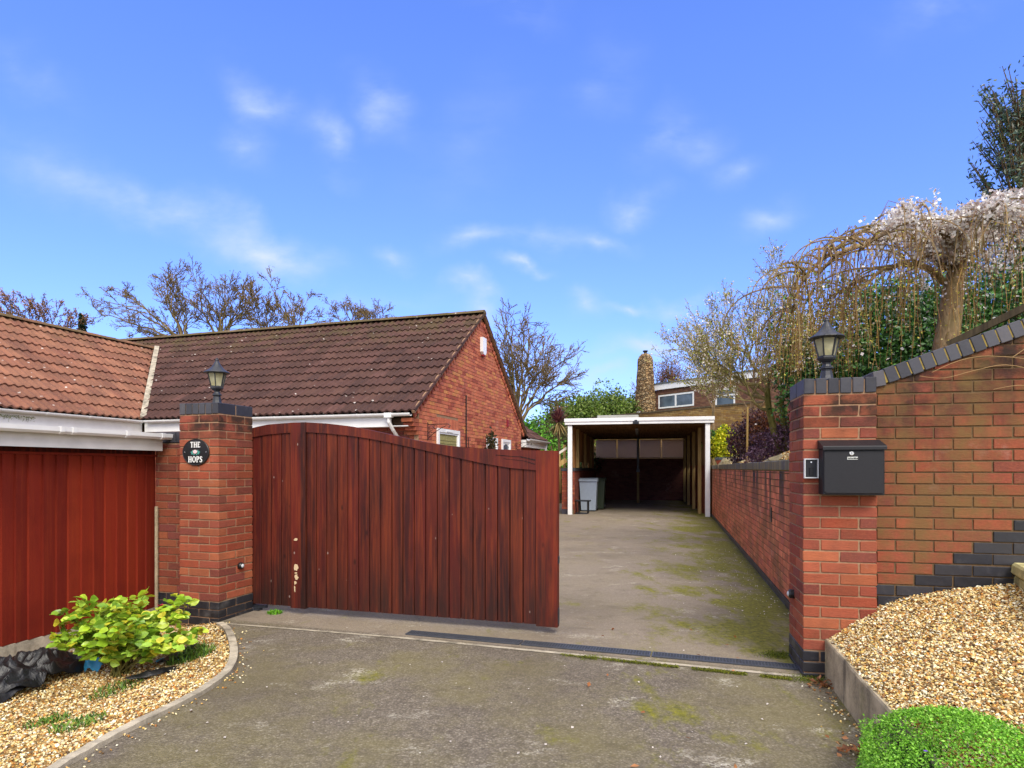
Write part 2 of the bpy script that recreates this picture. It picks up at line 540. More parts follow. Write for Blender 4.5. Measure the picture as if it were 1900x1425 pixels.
def tarmac():
    t = NT('tarmac', .92, .2)
    pos = t.sep()
    warp = t.noise(3, 4, .6, col=True)
    agg = t.voro(85, out='Color')
    ag = t.N.new('ShaderNodeSeparateColor'); t.L.new(agg, ag.inputs[0])
    vd = t.voro(85)
    fine = t.noise(170, 4, .75)
    mid = t.noise(14, 6, .7)
    base = t.mix(t.rng(ag.outputs[0], 0, 1, 0, 1), srgb(106, 98, 86), srgb(144, 134, 118))
    base = t.mix(t.rng(ag.outputs[1], .90, .94, 0, .5), base, srgb(176, 166, 148))
    base = t.mix(t.rng(vd, .35, .6, 0, .4), base, srgb(66, 58, 50))
    base = t.mix(t.rng(mid, .40, .72, 0, .5), base, srgb(84, 76, 66))
    inn = t.rng(t.math('ADD', pos[1], t.math('MULTIPLY', pos[0], .325)), 4.80, 4.86, 0, 1)
    base = t.mix(t.math('MULTIPLY', inn, .5), base, srgb(156, 142, 124))
    outm = t.math('SUBTRACT', 1.0, t.math('MULTIPLY', inn, .65))
    # olive film, darker damp areas, both with clear shapes
    a = t.noise(.9, 8, .65)
    base = t.mix(t.math('MULTIPLY', t.rng(a, .44, .60, 0, .42), outm), base, srgb(124, 116, 66))
    d = t.noise(.65, 7, .62, vec=t.map((1, 1, 1), (0, 0, .5)))
    base = t.mix(t.rng(d, .48, .66, 0, .38), base, srgb(80, 70, 64))
    d2 = t.noise(2.8, 7, .7, vec=t.map((1, 1.6, 1), (0, 0, 1.5)))
    base = t.mix(t.rng(d2, .54, .70, 0, .35), base, srgb(70, 62, 52))
    # pale worn patches where the aggregate shows through
    l = t.noise(1.5, 9, .74, vec=t.map((1, 1.5, 1), (0, 0, .3)))
    lf = t.math('MULTIPLY', t.rng(l, .575, .67, 0, 1), t.rng(ag.outputs[2], .30, .6, 0, 1), True)
    base = t.mix(t.math('MULTIPLY', lf, .75), base, srgb(196, 190, 172))
    # moss: along the right wall foot and around the drain
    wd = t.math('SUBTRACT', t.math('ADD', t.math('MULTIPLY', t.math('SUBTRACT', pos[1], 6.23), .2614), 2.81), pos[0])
    mn = t.noise(1.1, 9, .72, vec=t.map((1.5, .8, 1)))
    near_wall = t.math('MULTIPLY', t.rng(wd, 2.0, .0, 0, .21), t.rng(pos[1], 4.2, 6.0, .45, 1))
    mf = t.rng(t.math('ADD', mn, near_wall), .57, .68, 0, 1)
    base = t.mix(t.math('MULTIPLY', mf, .85), base, t.mix(t.rng(t.noise(24, 5, .7), .35, .65), srgb(76, 78, 22), srgb(138, 134, 38)))
    mn2 = t.noise(3.5, 8, .74)
    base = t.mix(t.rng(mn2, .63, .70, 0, .65), base, srgb(88, 84, 36))
    # contact shade painted as a dark band along the wall foot
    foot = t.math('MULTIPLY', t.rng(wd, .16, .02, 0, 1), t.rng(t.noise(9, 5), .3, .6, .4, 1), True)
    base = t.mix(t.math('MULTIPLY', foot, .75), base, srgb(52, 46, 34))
    pv = t.voro(11); pc = t.voro(11, out='Color')
    ps = t.N.new('ShaderNodeSeparateColor'); t.L.new(pc, ps.inputs[0])
    pf = t.math('MULTIPLY', t.rng(pv, .07, .05, 0, 1), t.rng(ps.outputs[0], .93, .94, 0, 1), True)
    base = t.mix(pf, base, srgb(214, 206, 194))
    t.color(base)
    h = t.math('ADD', t.math('MULTIPLY', vd, -.8), t.math('ADD', t.math('MULTIPLY', fine, .7), t.math('MULTIPLY', mid, .8)))
    t.bump(h, .7, .008)
    return t.m


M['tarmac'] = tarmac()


def concrete(name, c, moss=.3):
    t = NT(name, .9, .2)
    n = t.noise(6, 7, .65); f = t.noise(70, 4, .7)
    k = t.mix(t.rng(n, .35, .68), np.array(c) * .5, np.array(c) * 1.15)
    k = t.mix(t.rng(f, .4, .7, 0, .35), k, np.array(c) * 1.4)
    st = t.noise(1, 5, .6, vec=t.map((7, 7, 1.2)))
    k = t.mix(t.rng(st, .52, .68, 0, .7), k, srgb(66, 62, 54))
    m = t.noise(4, 7, .7)
    k = t.mix(t.math('MULTIPLY', t.rng(m, .55, .68), moss), k, srgb(84, 88, 36))
    t.color(k); t.bump(t.math('ADD', n, f), .5, .006)
    return t.m


M['concrete'] = concrete('concrete', srgb(176, 162, 134), .4)
M['concrete_pale'] = concrete('concrete_pale', srgb(178, 168, 148), .15)
M['sandstone'] = concrete('sandstone', srgb(190, 180, 128), .55)
M['rock'] = concrete('garden_rock', srgb(150, 138, 108), .7)


def roof_tile(name, a, b, spots=.8):
    t = NT(name, .85, .25)
    c = t.attr()
    n = t.noise(2.4, 6, .65); f = t.noise(28, 5, .7)
    k = t.mix(t.rng(n, .38, .66, 0, .7), c, b)
    k = t.mix(t.rng(f, .45, .72, 0, .45), k, a)
    # lichen
    v = t.voro(5.5); vc = t.voro(5.5, out='Color')
    s = t.N.new('ShaderNodeSeparateColor'); t.L.new(vc, s.inputs[0])
    sp = t.math('MULTIPLY', t.rng(v, .15, .09, 0, 1), t.rng(s.outputs[0], .45, .5, 0, 1), True)
    ln = t.noise(14, 4)
    sp = t.math('MULTIPLY', sp, t.rng(ln, .42, .55, 0, 1), True)
    k = t.mix(t.math('MULTIPLY', sp, spots), k, srgb(214, 206, 196))
    # moss towards the ridge
    z = t.sep()[2]
    mn = t.noise(3, 7, .7)
    mf = t.math('MULTIPLY', t.rng(z, 4.0, 5.1, 0, 1), t.rng(mn, .45, .62), True)
    k = t.mix(t.math('MULTIPLY', mf, .6), k, srgb(84, 80, 40))
    t.color(k); t.bump(f, .3, .006)
    return t.m


M['tile_brown'] = roof_tile('tile_brown', srgb(104, 74, 64), srgb(58, 38, 34), .8)
M['tile_red'] = roof_tile('tile_red', srgb(152, 108, 84), srgb(96, 68, 56), .8)
M['ridge'] = roof_tile('ridge_tile', srgb(110, 96, 66), srgb(84, 66, 50), .6)

M['upvc'] = simple('white_upvc', srgb(232, 232, 230), .35, .05, 6, .5)
M['fascia_weathered'] = simple('weathered_white_board', srgb(205, 202, 198), .5, .08, 8, .4)
M['black_metal'] = simple('black_metal', srgb(40, 42, 48), .45, .25, 22, .5, .1)
M['box_black'] = simple('powder_coat_black', srgb(29, 29, 33), .5, .12, 90, .35, .1)
M['black'] = simple('black_plastic', srgb(24, 24, 26), .4, .15, 20, .5)
M['chrome'] = simple('chrome', srgb(215, 215, 215), .25, .05, 20, .5, 0, .9)
M['grey_frame'] = simple('silver_frame', srgb(196, 198, 200), .35, .05, 20, .5)
M['grate'] = simple('grate_grey', srgb(66, 69, 76), .5, .15, 30, .5)
M['red'] = simple('red_plastic', srgb(140, 26, 34), .5, .1, 20)
M['white'] = simple('white_paint', srgb(238, 238, 234), .5, .03, 20)
M['teal'] = simple('teal_paint', srgb(78, 150, 138), .5, .1, 40, use_tint=False)
M['pink'] = simple('pink_paint', srgb(226, 190, 190), .5, .08, 40)
M['sticker'] = simple('silver_sticker', srgb(188, 190, 186), .35, .25, 60, .5)


def glass_mat(name, c=(.02, .025, .03), rough=.08):
    t = NT(name, rough, .6)
    n = t.noise(1.2, 3)
    t.color(t.mix(t.rng(n, .4, .6), np.array(c) * .7, np.array(c) * 1.5))
    return t.m


M['glass'] = glass_mat('window_glass', srgb(80, 92, 104), .08)
M['blind'] = simple('cane_blind', srgb(150, 142, 88), .7, .2, 30)
M['curtain'] = simple('net_curtain', srgb(190, 196, 200), .8, .1, 30)


def lantern_glass():
    t = NT('lantern_glass', .35, .5)
    t.b.inputs['Transmission Weight'].default_value = .55
    t.b.inputs['IOR'].default_value = 1.1
    n = t.noise(14, 4)
    t.color(t.mix(t.rng(n, .35, .65), srgb(196, 190, 150), srgb(226, 222, 190)))
    return t.m


M['lglass'] = lantern_glass()
M['bulb'] = simple('bulb_white', srgb(236, 232, 214), .4, .05, 20)


def timber(name, a, b):
    t = NT(name, .8, .2)
    s1 = t.noise(1, 6, .6, vec=t.map((25, 25, 1.5)), dist=.5)
    s0 = t.noise(.9, 3)
    c = t.mix(t.rng(s1, .35, .65), a, b)
    c = t.mix(t.rng(s0, .4, .7, 0, .4), c, np.array(a) * .6)
    c = t.mix(1.0, c, t.attr(), 'MULTIPLY')
    t.color(c); t.bump(s1, .2, .004)
    return t.m


M['timber'] = timber('treated_timber', srgb(150, 122, 70), srgb(190, 160, 104))
M['timber_dk'] = timber('brown_timber', srgb(92, 70, 46), srgb(132, 104, 74))
M['timber_old'] = timber('weathered_timber', srgb(70, 60, 46), srgb(112, 98, 72))


def bark(name, a, b, scale=14):
    t = NT(name, .9, .15)
    n = t.noise(1, 6, .65, vec=t.map((scale, scale, scale * .35)), dist=.8)
    c = t.mix(t.rng(n, .35, .65), a, b)
    m = t.noise(2.5, 5)
    c = t.mix(t.rng(m, .5, .7, 0, .45), c, srgb(98, 100, 52))
    t.color(c); t.bump(n, .5, .01)
    return t.m


M['bark'] = bark('bark_brown', srgb(70, 56, 42), srgb(118, 96, 70))
M['bark_far'] = bark('bark_far', srgb(98, 82, 56), srgb(138, 118, 84), 5)
M['bark_far_red'] = bark('bark_far_red', srgb(80, 60, 44), srgb(120, 96, 72), 5)
M['bark_cherry'] = bark('bark_cherry', srgb(96, 78, 56), srgb(156, 132, 100), 22)
M['bark_green'] = bark('bark_green', srgb(76, 74, 34), srgb(120, 112, 60))
M['bark_olive'] = bark('bark_olive', srgb(104, 92, 58), srgb(150, 136, 92), 10)
M['twig'] = simple('cherry_twig', srgb(134, 106, 66), .8, .25, 6, use_tint=True)


def leaf(name, rough=.5, trans=.25, spec=.3):
    t = NT(name, rough, spec)
    n = t.noise(18, 3)
    c = t.attr()
    vm = t.N.new('ShaderNodeVectorMath'); vm.operation = 'SCALE'
    t.L.new(c, vm.inputs[0]); t.L.new(t.rng(n, .3, .7, .8, 1.2), vm.inputs['Scale'])
    t.color(vm.outputs[0])
    # simple translucency
    tr = t.N.new('ShaderNodeBsdfTranslucent'); t.L.new(vm.outputs[0], tr.inputs[0])
    ms = t.N.new('ShaderNodeMixShader'); ms.inputs[0].default_value = trans
    out = t.N['Material Output']
    t.L.new(t.b.outputs[0], ms.inputs[1]); t.L.new(tr.outputs[0], ms.inputs[2]); t.L.new(ms.outputs[0], out.inputs[0])
    return t.m


M['leaf'] = leaf('leaf', .5, .25)
M['leaf_gloss'] = leaf('leaf_glossy', .35, .15, .5)
M['petal'] = leaf('petal', .6, .35)
M['pebble'] = simple('pebble', (1, 1, 1), .7, .18, 60, .3, 0, 0, True)


def plastic_sheet():
    t = NT('black_membrane', .42, .45)
    n = t.noise(9, 6, .6)
    t.color(t.mix(t.rng(n, .4, .7), srgb(16, 16, 17), srgb(36, 36, 38)))
    t.bump(t.noise(30, 6, .6), .5, .01)
    return t.m


M['membrane'] = plastic_sheet()
M['blue_bag'] = simple('blue_plastic', srgb(60, 150, 190), .4, .2, 20)


def earth(name, a, b):
    t = NT(name, .95, .1)
    n = t.noise(3, 8, .65); f = t.noise(60, 4, .7)
    c = t.mix(t.rng(n, .35, .65), a, b)
    c = t.mix(t.rng(f, .4, .7, 0, .5), c, np.array(a) * .5)
    t.color(c); t.bump(t.math('ADD', n, f), .6, .02)
    return t.m


M['soil'] = earth('soil', srgb(96, 84, 56), srgb(120, 112, 70))
M['gravel_base'] = earth('gravel_base', srgb(150, 120, 74), srgb(196, 168, 116))
M['grass'] = earth('grass_ground', srgb(66, 84, 36), srgb(92, 108, 48))


def stone_rubble():
    t = NT('rubble_stone', .9, .15)
    v = t.voro(5.5, vec=t.map((1, 1, 1.6)), out='Color')
    s = t.N.new('ShaderNodeSeparateColor'); t.L.new(v, s.inputs[0])
    d = t.voro(5.5, vec=t.map((1, 1, 1.6)), feature='DISTANCE_TO_EDGE')
    c = t.ramp(s.outputs[0], [(0, srgb(96, 72, 50)), (.4, srgb(150, 120, 84)), (.7, srgb(176, 150, 112)), (1, srgb(120, 104, 84))])
    c = t.mix(t.rng(d, .0, .09, .8, 0), c, srgb(70, 56, 42))
    t.color(c); t.bump(t.rng(d, 0, .15), 1.0, .08)
    return t.m


M['rubble'] = stone_rubble()


# ------------------------------------------------------------------ bricks
RED = [srgb(152, 76, 54), srgb(144, 68, 48), srgb(158, 84, 60), srgb(136, 64, 50), srgb(120, 62, 54), srgb(162, 92, 62), srgb(146, 74, 58)]
ORANGE = [srgb(200, 118, 86), srgb(194, 110, 80), srgb(190, 106, 78), srgb(204, 124, 88), srgb(178, 100, 80), srgb(198, 114, 82)]
BLUE = [srgb(52, 52, 58), srgb(60, 60, 66), srgb(44, 44, 50), srgb(68, 66, 70)]
BLUEP = [c * .55 for c in BLUE]
YELLOW = [srgb(150, 126, 78), srgb(164, 140, 84), srgb(134, 110, 70), srgb(146, 118, 60)]
BROWN = [srgb(116, 88, 70), srgb(104, 76, 62), srgb(128, 98, 76), srgb(96, 74, 64)]


def pick(p, var=.12):
    return random.choice(p) * random.uniform(1 - var, 1 + var)


def clip_poly(poly, a, b, c):
    """keep a*u+b*v<=c"""
    out = []
    n = len(poly)
    for i in range(n):
        p, q = poly[i], poly[(i + 1) % n]
        dp, dq = a * p[0] + b * p[1] - c, a * q[0] + b * q[1] - c
        if dp <= 0: out.append(p)
        if dp * dq < 0:
            t = dp / (dp - dq)
            out.append((p[0] + (q[0] - p[0]) * t, p[1] + (q[1] - p[1]) * t))
    return out


def poly_area(p):
    return abs(sum(p[i][0] * p[(i + 1) % len(p)][1] - p[(i + 1) % len(p)][0] * p[i][1] for i in range(len(p)))) / 2


def brick_face(mb, u0, u1, z0, z1, f, d=.012, pal=RED, planes=(), holes=(), cw=.225, ch=.075, j=.010, off=0, chamfer=.0022,
               skip=None, var=.12, palf=None):
    """running bond skin of bricks; f(u,z,out)->xyz"""
    row = 0
    z = z0
    while z < z1 - .01:
        o = off + (row % 2) * cw / 2
        k = math.floor((u0 - o) / cw) - 1
        while True:
            a = o + k * cw
            k += 1
            if a > u1: break
            b = a + cw
            pieces = [[max(a, u0), min(b, u1)]]
            if pieces[0][1] - pieces[0][0] < .03: continue
            za, zb = z, min(z + ch, z1)
            for (hu0, hu1, hz0, hz1) in holes:
                if zb > hz0 + .01 and za < hz1 - .01:
                    np_ = []
                    for (p, q) in pieces:
                        if q <= hu0 or p >= hu1: np_.append([p, q]); continue
                        if p < hu0: np_.append([p, hu0])
                        if q > hu1: np_.append([hu1, q])
                    pieces = np_
            for (p, q) in pieces:
                if q - p < .03: continue
                if skip and skip((p + q) / 2, (za + zb) / 2): continue
                jj = j / 2
                w = [random.uniform(-.002, .002) for _ in range(4)]
                poly = [(p + jj + w[0], za + jj + w[1]), (q - jj + w[2], za + jj + w[1]), (q - jj + w[2], zb - jj + w[3]), (p + jj + w[0], zb - jj + w[3])]
                for pl in planes:
                    poly = clip_poly(poly, *pl)
                    if len(poly) < 3: break
                if len(poly) < 3 or poly_area(poly) < .0006: continue
                cx = sum(c[0] for c in poly) / len(poly); cy = sum(c[1] for c in poly) / len(poly)
                tint = palf(cx, cy) if palf else pick(pal, var)
                dd = d + random.uniform(-.0015, .0015)
                n = len(poly)
                if chamfer:
                    inn = []
                    for (x, y) in poly:
                        inn.append((x - math.copysign(chamfer, x - cx), y - math.copysign(chamfer, y - cy)))
                    vs = [f(x, y, 0) for x, y in poly] + [f(x, y, dd - chamfer) for x, y in poly] + [f(x, y, dd) for x, y in inn]
                    fs = [(i, (i + 1) % n, n + (i + 1) % n, n + i) for i in range(n)] + \
                         [(n + i, n + (i + 1) % n, 2 * n + (i + 1) % n, 2 * n + i) for i in range(n)] + [tuple(range(2 * n, 3 * n))]
                else:
                    vs = [f(x, y, 0) for x, y in poly] + [f(x, y, dd) for x, y in poly]
                    fs = [(i, (i + 1) % n, n + (i + 1) % n, n + i) for i in range(n)] + [tuple(range(n, 2 * n))]
                mb.add(vs, fs, tint)
        z += ch
        row += 1


def pillar_bricks(mb, z0, rows, pal, w=.45, parity=0):
    for r in range(rows):
        z = z0 + r * .075
        za, zb = z + .005, z + .070
        a, h = .1025, w / 2
        def bb(x0, x1, y0, y1):
            mb.box(x0, x1, y0, y1, za, zb, pick(pal, .15), .0036, .0022)
        if (r + parity) % 2 == 0:
            for y0, y1 in ((0, a), (w - a, w)):
                bb(0, h - .005, y0, y1); bb(h + .005, w, y0, y1)
            for x0, x1 in ((0, a), (w - a, w)): bb(x0, x1, a + .01, w - a - .01)
        else:
            for x0, x1 in ((0, a), (w - a, w)):
                bb(x0, x1, 0, h - .005); bb(x0, x1, h + .005, w)
            for y0, y1 in ((0, a), (w - a, w)): bb(a + .01, w - a - .01, y0, y1)


def gate_pillar(label, loc, rz, extra=None):
    t = thing('gate_pillar', label, 'pillar', loc, rz, 'brick gate pillars')
    w = .45
    mb = MB(); pillar_bricks(mb, .18, 23, RED, w)
    mb.build('brick_shaft', M['brick'], t)
    mb = MB(); mb.box(.006, w - .006, .006, w - .006, -.05, 2.0)
    mb.build('mortar_joints', M['mortar'], t)
    mb = MB(); pillar_bricks(mb, -.045, 3, BLUEP, w + .006, 1)
    o = mb.build('plinth', M['blue'], t); o.location = (-.003, -.003, 0)
    mb = MB()
    for i in range(6):
        for k in range(2):
            mb.box(i * .075 + .004, (i + 1) * .075 - .004, k * .225 + (.003 if k else -.004), (k + 1) * .225 + (.004 if k else -.003), 1.91, 2.013,
                   pick(BLUE), .004, .0015)
    mb.build('coping', M['blue'], t)
    return t


def frame_pt(loc, rz, x, y, z=0):
    c, s = math.cos(rz), math.sin(rz)
    return (loc[0] + x * c - y * s, loc[1] + x * s + y * c, loc[2] + z)


A17 = -R(17)
LP = (-3.12, 5.7315, 0)     # left pillar front-left corner
RP = (1.967, 4.13, 0)
ARP = -R(13.5)
gate_pillar('left brick gate pillar bearing the oval black name plate', LP, A17)
gate_pillar('right brick gate pillar with the black mailbox mounted on it', RP, ARP)


# ------------------------------------------------------------------ lanterns
def lantern(label, loc, rz):
    t = thing('pillar_lantern', label, 'lantern', loc, rz, 'black lanterns on the gate pillars')
    mb = MB()
    mb.lathe([(.058, 0), (.058, .008), (.048, .012), (.040, .05), (.036, .078), (.032, .082), (.033, .090), (.044, .097), (.044, .106), (.032, .113), (.025, .128), (.028, .142)], 8, ph=R(22.5))
    mb.build('pedestal', M['black_metal'], t)
    mb = MB()
    mb.lathe([(.028, .138), (.040, .146), (.058, .160), (.062, .172), (.056, .180)], 6)
    mb.build('bowl', M['black_metal'], t)
    fr = MB()
    for k in range(6):
        a = math.pi / 3 * k
        fr.bar((.052 * math.cos(a), .052 * math.sin(a), .176), (.084 * math.cos(a), .084 * math.sin(a), .312), .009, .009)
        b = a + math.pi / 3
        fr.bar((.084 * math.cos(a), .084 * math.sin(a), .309), (.084 * math.cos(b), .084 * math.sin(b), .309), .008, .010)
        fr.bar((.053 * math.cos(a), .053 * math.sin(a), .180), (.053 * math.cos(b), .053 * math.sin(b), .180), .008, .010)
    fr.build('cage', M['black_metal'], t)
    for k in range(6):
        a = math.pi / 3 * k; b = a + math.pi / 3
        g = MB()
        q = [(.051, a, .183), (.051, b, .183), (.080, b, .306), (.080, a, .306)]
        P = [(r * math.cos(x), r * math.sin(x), z) for r, x, z in q]
        P2 = [(r * math.cos(x) * .965, r * math.sin(x) * .965, z) for r, x, z in q]
        g.add(P + P2, [(0, 1, 2, 3), (7, 6, 5, 4), (0, 4, 5, 1), (1, 5, 6, 2), (2, 6, 7, 3), (3, 7, 4, 0)])
        g.build('glass_pane', M['lglass'], t)
    mb = MB()
    mb.lathe([(.018, .18), (.018, .205), (.022, .21), (.022, .275), (.012, .285)], 10)
    mb.build('bulb', M['bulb'], t)
    mb = MB()
    prof = [(.088, .306), (.112, .308), (.118, .313), (.116, .318), (.092, .332), (.070, .347), (.050, .366), (.034, .390), (.023, .412), (.016, .424), (.013, .430)]
    mb.lathe(prof, 20)
    mb.build('cap', M['black_metal'], t, smooth=False)
    mb = MB()
    mb.lathe([(.012, .428), (.018, .434), (.016, .441), (.008, .445), (.010, .450), (.004, .460)], 10)
    mb.build('finial', M['black_metal'], t)
    return t


lantern('black lantern on the left gate pillar above the name plate', frame_pt(LP, A17, .225, .225, 2.012), A17)
lantern('black lantern on the right gate pillar, before the hedge', frame_pt(RP, ARP, .20, .225, 2.012), ARP)


# ------------------------------------------------------------------ name plate
def text_mesh(body, size, mat, parent, name, loc, thick=.0015, rz=0, sx=1.0):
    cu = bpy.data.curves.new(name, 'FONT')
    cu.body = body; cu.size = size; cu.align_x = 'CENTER'; cu.align_y = 'CENTER'; cu.extrude = thick; cu.offset = .0007
    tmp = bpy.data.objects.new('tmp', cu); COL.objects.link(tmp)
    dg = bpy.context.evaluated_depsgraph_get(); dg.update()
    me = bpy.data.meshes.new_from_object(tmp.evaluated_get(dg))
    bpy.data.objects.remove(tmp)
    me.materials.clear(); me.materials.append(mat); me.name = name
    o = bpy.data.objects.new(name, me); COL.objects.link(o)
    o.parent = parent; o.location = loc; o.rotation_euler = (R(90), 0, rz); o.scale = (sx, 1, 1)
    return o


def serif_text(word, size, parent, cx, cz, y, arc):
    """bold serif capitals built from strokes, on an arc"""
    G = {
        'T': (.62, [(.31, 0, .31, 1, .15), (0.02, .94, .60, .94, .10), (.18, .03, .44, .03, .06), (.05, .80, .05, .97, .05), (.57, .80, .57, .97, .05)]),
        'H': (.72, [(.14, 0, .14, 1, .15), (.58, 0, .58, 1, .15), (.14, .5, .58, .5, .08), (0.02, .03, .27, .03, .06), (.45, .03, .70, .03, .06), (.02, .97, .27, .97, .06), (.45, .97, .70, .97, .06)]),
        'E': (.62, [(.16, 0, .16, 1, .15), (.04, .95, .56, .95, .09), (.04, .05, .58, .05, .09), (.16, .5, .44, .5, .08), (.55, .05, .55, .25, .06), (.53, .76, .53, .95, .06)]),
        'O': (.74, 'ring'),
        'P': (.60, [(.14, 0, .14, 1, .15), (0.02, .03, .28, .03, .06), (.03, .96, .38, .96, .08), (.14, .47, .38, .47, .08), (.38, .96, .50, .86, .10), (.51, .90, .51, .54, .14), (.50, .57, .38, .47, .10)]),
        'S': (.54, [(.44, .72, .44, .92, .06), (.44, .87, .28, .96, .08), (.28, .96, .12, .88, .10), (.12, .90, .10, .68, .13), (.11, .66, .42, .38, .15), (.43, .40, .42, .14, .13), (.42, .14, .26, .04, .10), (.26, .04, .08, .12, .08), (.07, .05, .07, .28, .06)]),
    }
    gap = .10
    tot = sum(G[c][0] for c in word) + gap * (len(word) - 1)
    x = -tot / 2
    mb = MB()
    for ch in word:
        w, st = G[ch]
        ox = x + w / 2
        ang = ox * size * arc
        ca, sa = math.cos(ang), math.sin(ang)
        def T(px, pz):
            dx, dz = (px - w / 2) * size, (pz - .5) * size
            X = ox * size * (1.0) + dx * ca - dz * -sa
            Z = -abs(arc) / 2 * (ox * size) ** 2 * (1 if arc < 0 else -1) + dx * sa * -1 * -1 + dz * ca
            return (cx + X, y, cz + Z)
        if st == 'ring':
            n = 20
            vs = []; fs = []
            for k in range(n):
                a = 2 * math.pi * k / n
                for yy in (0, -.003):
                    for (rx, rz_) in ((.36, .51), (.21, .42)):
                        p = T(w / 2 + rx * math.cos(a), .5 + rz_ * math.sin(a)); vs.append((p[0], p[1] + yy, p[2]))
            for k in range(n):
                a, b = 4 * k, 4 * ((k + 1) % n)
                fs += [(a + 2, b + 2, b + 3, a + 3), (a, b, b + 2, a + 2), (a + 1, a + 3, b + 3, b + 1)]
            mb.add(vs, fs)
        else:
            for si, (x0, z0, x1, z1, th) in enumerate(st):
                p, q = Vector(T(x0, z0)), Vector(T(x1, z1))
                d = (q - p).normalized(); nrm = Vector((-d.z, 0, d.x)) * th * size / 2
                lift = -.003 - .00025 * si
                v = [p + nrm, p - nrm, q - nrm, q + nrm]
                mb.add([tuple(i) for i in v] + [(i.x, i.y + lift, i.z) for i in v],
                       [(4, 5, 6, 7), (0, 1, 5, 4), (1, 2, 6, 5), (2, 3, 7, 6), (3, 0, 4, 7)])
        x += w + gap
    return mb.build('lettering', M['white'], parent)


def name_plate():
    loc = frame_pt(LP, A17, .20, -.002, 1.557)
    t = thing('name_plate', 'oval black house name plate with white lettering and painted flower', 'sign', loc, A17)
    a, b = .153, .124
    mb = MB()
    n = 48
    def ring(s, y): return [(a * s * math.cos(2 * math.pi * k / n), y, b * s * math.sin(2 * math.pi * k / n)) for k in range(n)]
    vs = ring(1, 0) + ring(1, -.008) + ring(.975, -.012) + ring(.93, -.010)
    fs = []
    for r in range(3):
        for k in range(n): fs.append((r * n + k, r * n + (k + 1) % n, (r + 1) * n + (k + 1) % n, (r + 1) * n + k))
    fs.append(tuple(range(3 * n, 4 * n)))
    mb.add(vs, fs)
    mb.build('plate', M['black'], t)
    serif_text('THE', .052, t, 0, .070, -.0105, 0.0)
    serif_text('HOPS', .056, t, 0, -.066, -.0105, 0.0)
    mb = MB()
    rr = random.Random(3)
    for k in range(9):
        an = math.pi * 2 * k / 9 + .2
        cx, cz = .040 * math.cos(an), .018 * math.sin(an) - .003
        w = .020; l = .034
        dx, dz = math.cos(an), math.sin(an) * .7
        P = [(cx - dx * l / 2, -.0115 - .0003 * k, cz - dz * l / 2), (cx - dz * w / 2, -.0115 - .0003 * k, cz + dx * w / 2), (cx + dx * l / 2, -.0115 - .0003 * k, cz + dz * l / 2), (cx + dz * w / 2, -.0115 - .0003 * k, cz - dx * w / 2)]
        mb.add(P, [(0, 1, 2, 3)])
    mb.build('painted_leaves', M['teal'], t)
    mb = MB()
    for k in range(6):
        an = math.pi * 2 * k / 6
        mb.lathe([(.011, -.001), (.011, .001), (.005, .002)], 10, (0, 0, 0))
        vs = mb.v[-1]
        mb.v[-1] = np.stack([vs[:, 0] + .013 * math.cos(an), -.0150 - vs[:, 2] - .0002 * k, vs[:, 1] + .008 * math.sin(an) + .004], 1)
    mb.build('painted_flower', M['pink'], t)
    for sx in (-1, 1):
        mb = MB(); mb.lathe([(.005, 0), (.005, .002), (.003, .003)], 10)
        v = mb.v[0]; mb.v[0] = np.stack([v[:, 0] + sx * .122, -.0105 - v[:, 2], v[:, 1]], 1)
        mb.build('screw', M['chrome'], t)


name_plate()


# ------------------------------------------------------------------ mailbox, intercom, sensors
def mailbox():
    t = thing('mailbox', 'black metal mailbox with sloping lid and keyhole on the right pillar', 'mailbox', frame_pt(RP, ARP, .095, -.002, 1.235), ARP)
    W, D, H = .362, .125, .30
    mb = MB()
    mb.box(0, W, -D + .008, 0, 0, H, bev=.004)
    mb.build('body', M['box_black'], t)
    mb = MB()
    mb.box(.014, W - .012, -D - .001, -D + .007, .012, H - .014, bev=.002)
    mb.build('door_panel', M['box_black'], t)
    mb = MB()   # lid with sloping top
    f = lambda u, v, d: (d, u, v)
    mb.prism([(.0, H + .002), (.0, H + .062), (-D - .012, H + .018), (-D - .016, H + .012), (-D - .016, H - .006), (-D - .010, H + .002)], f, -.006, W + .006)
    mb.build('lid', M['box_black'], t)
    mb = MB(); mb.lathe([(.014, 0), (.014, .004), (.011, .006)], 16)
    v = mb.v[0]; mb.v[0] = np.stack([v[:, 0] + W * .46, -D - .001 - v[:, 2], v[:, 1] + H - .030], 1)
    lk = mb.build('lock', M['chrome'], t)
    mb = MB(); mb.box(W * .46 - .0015, W * .46 + .0015, -D - .0085, -D - .0065, H - .037, H - .023)
    mb.build('keyhole', M['black'], lk)
    mb = MB(); mb.box(W * .39, W * .56, -D - .0035, -D - .001, H - .070, H - .052)
    st = mb.build('sticker', M['sticker'], t)
    mb = MB()
    x = W * .40
    for k, (w, h) in enumerate([(.004, .008), (.006, .006), (.003, .009), (.012, .005), (.014, .009), (.010, .007)]):
        mb.box(x, x + w, -D - .0045, -D - .0033, H - .066, H - .066 + h); x += w + .002
    mb.build('print', M['black'], st)
    mb = MB(); mb.box(.006, .016, -D - .002, -D + .008, .02, H - .02)
    mb.build('hinge', M['box_black'], t)


mailbox()


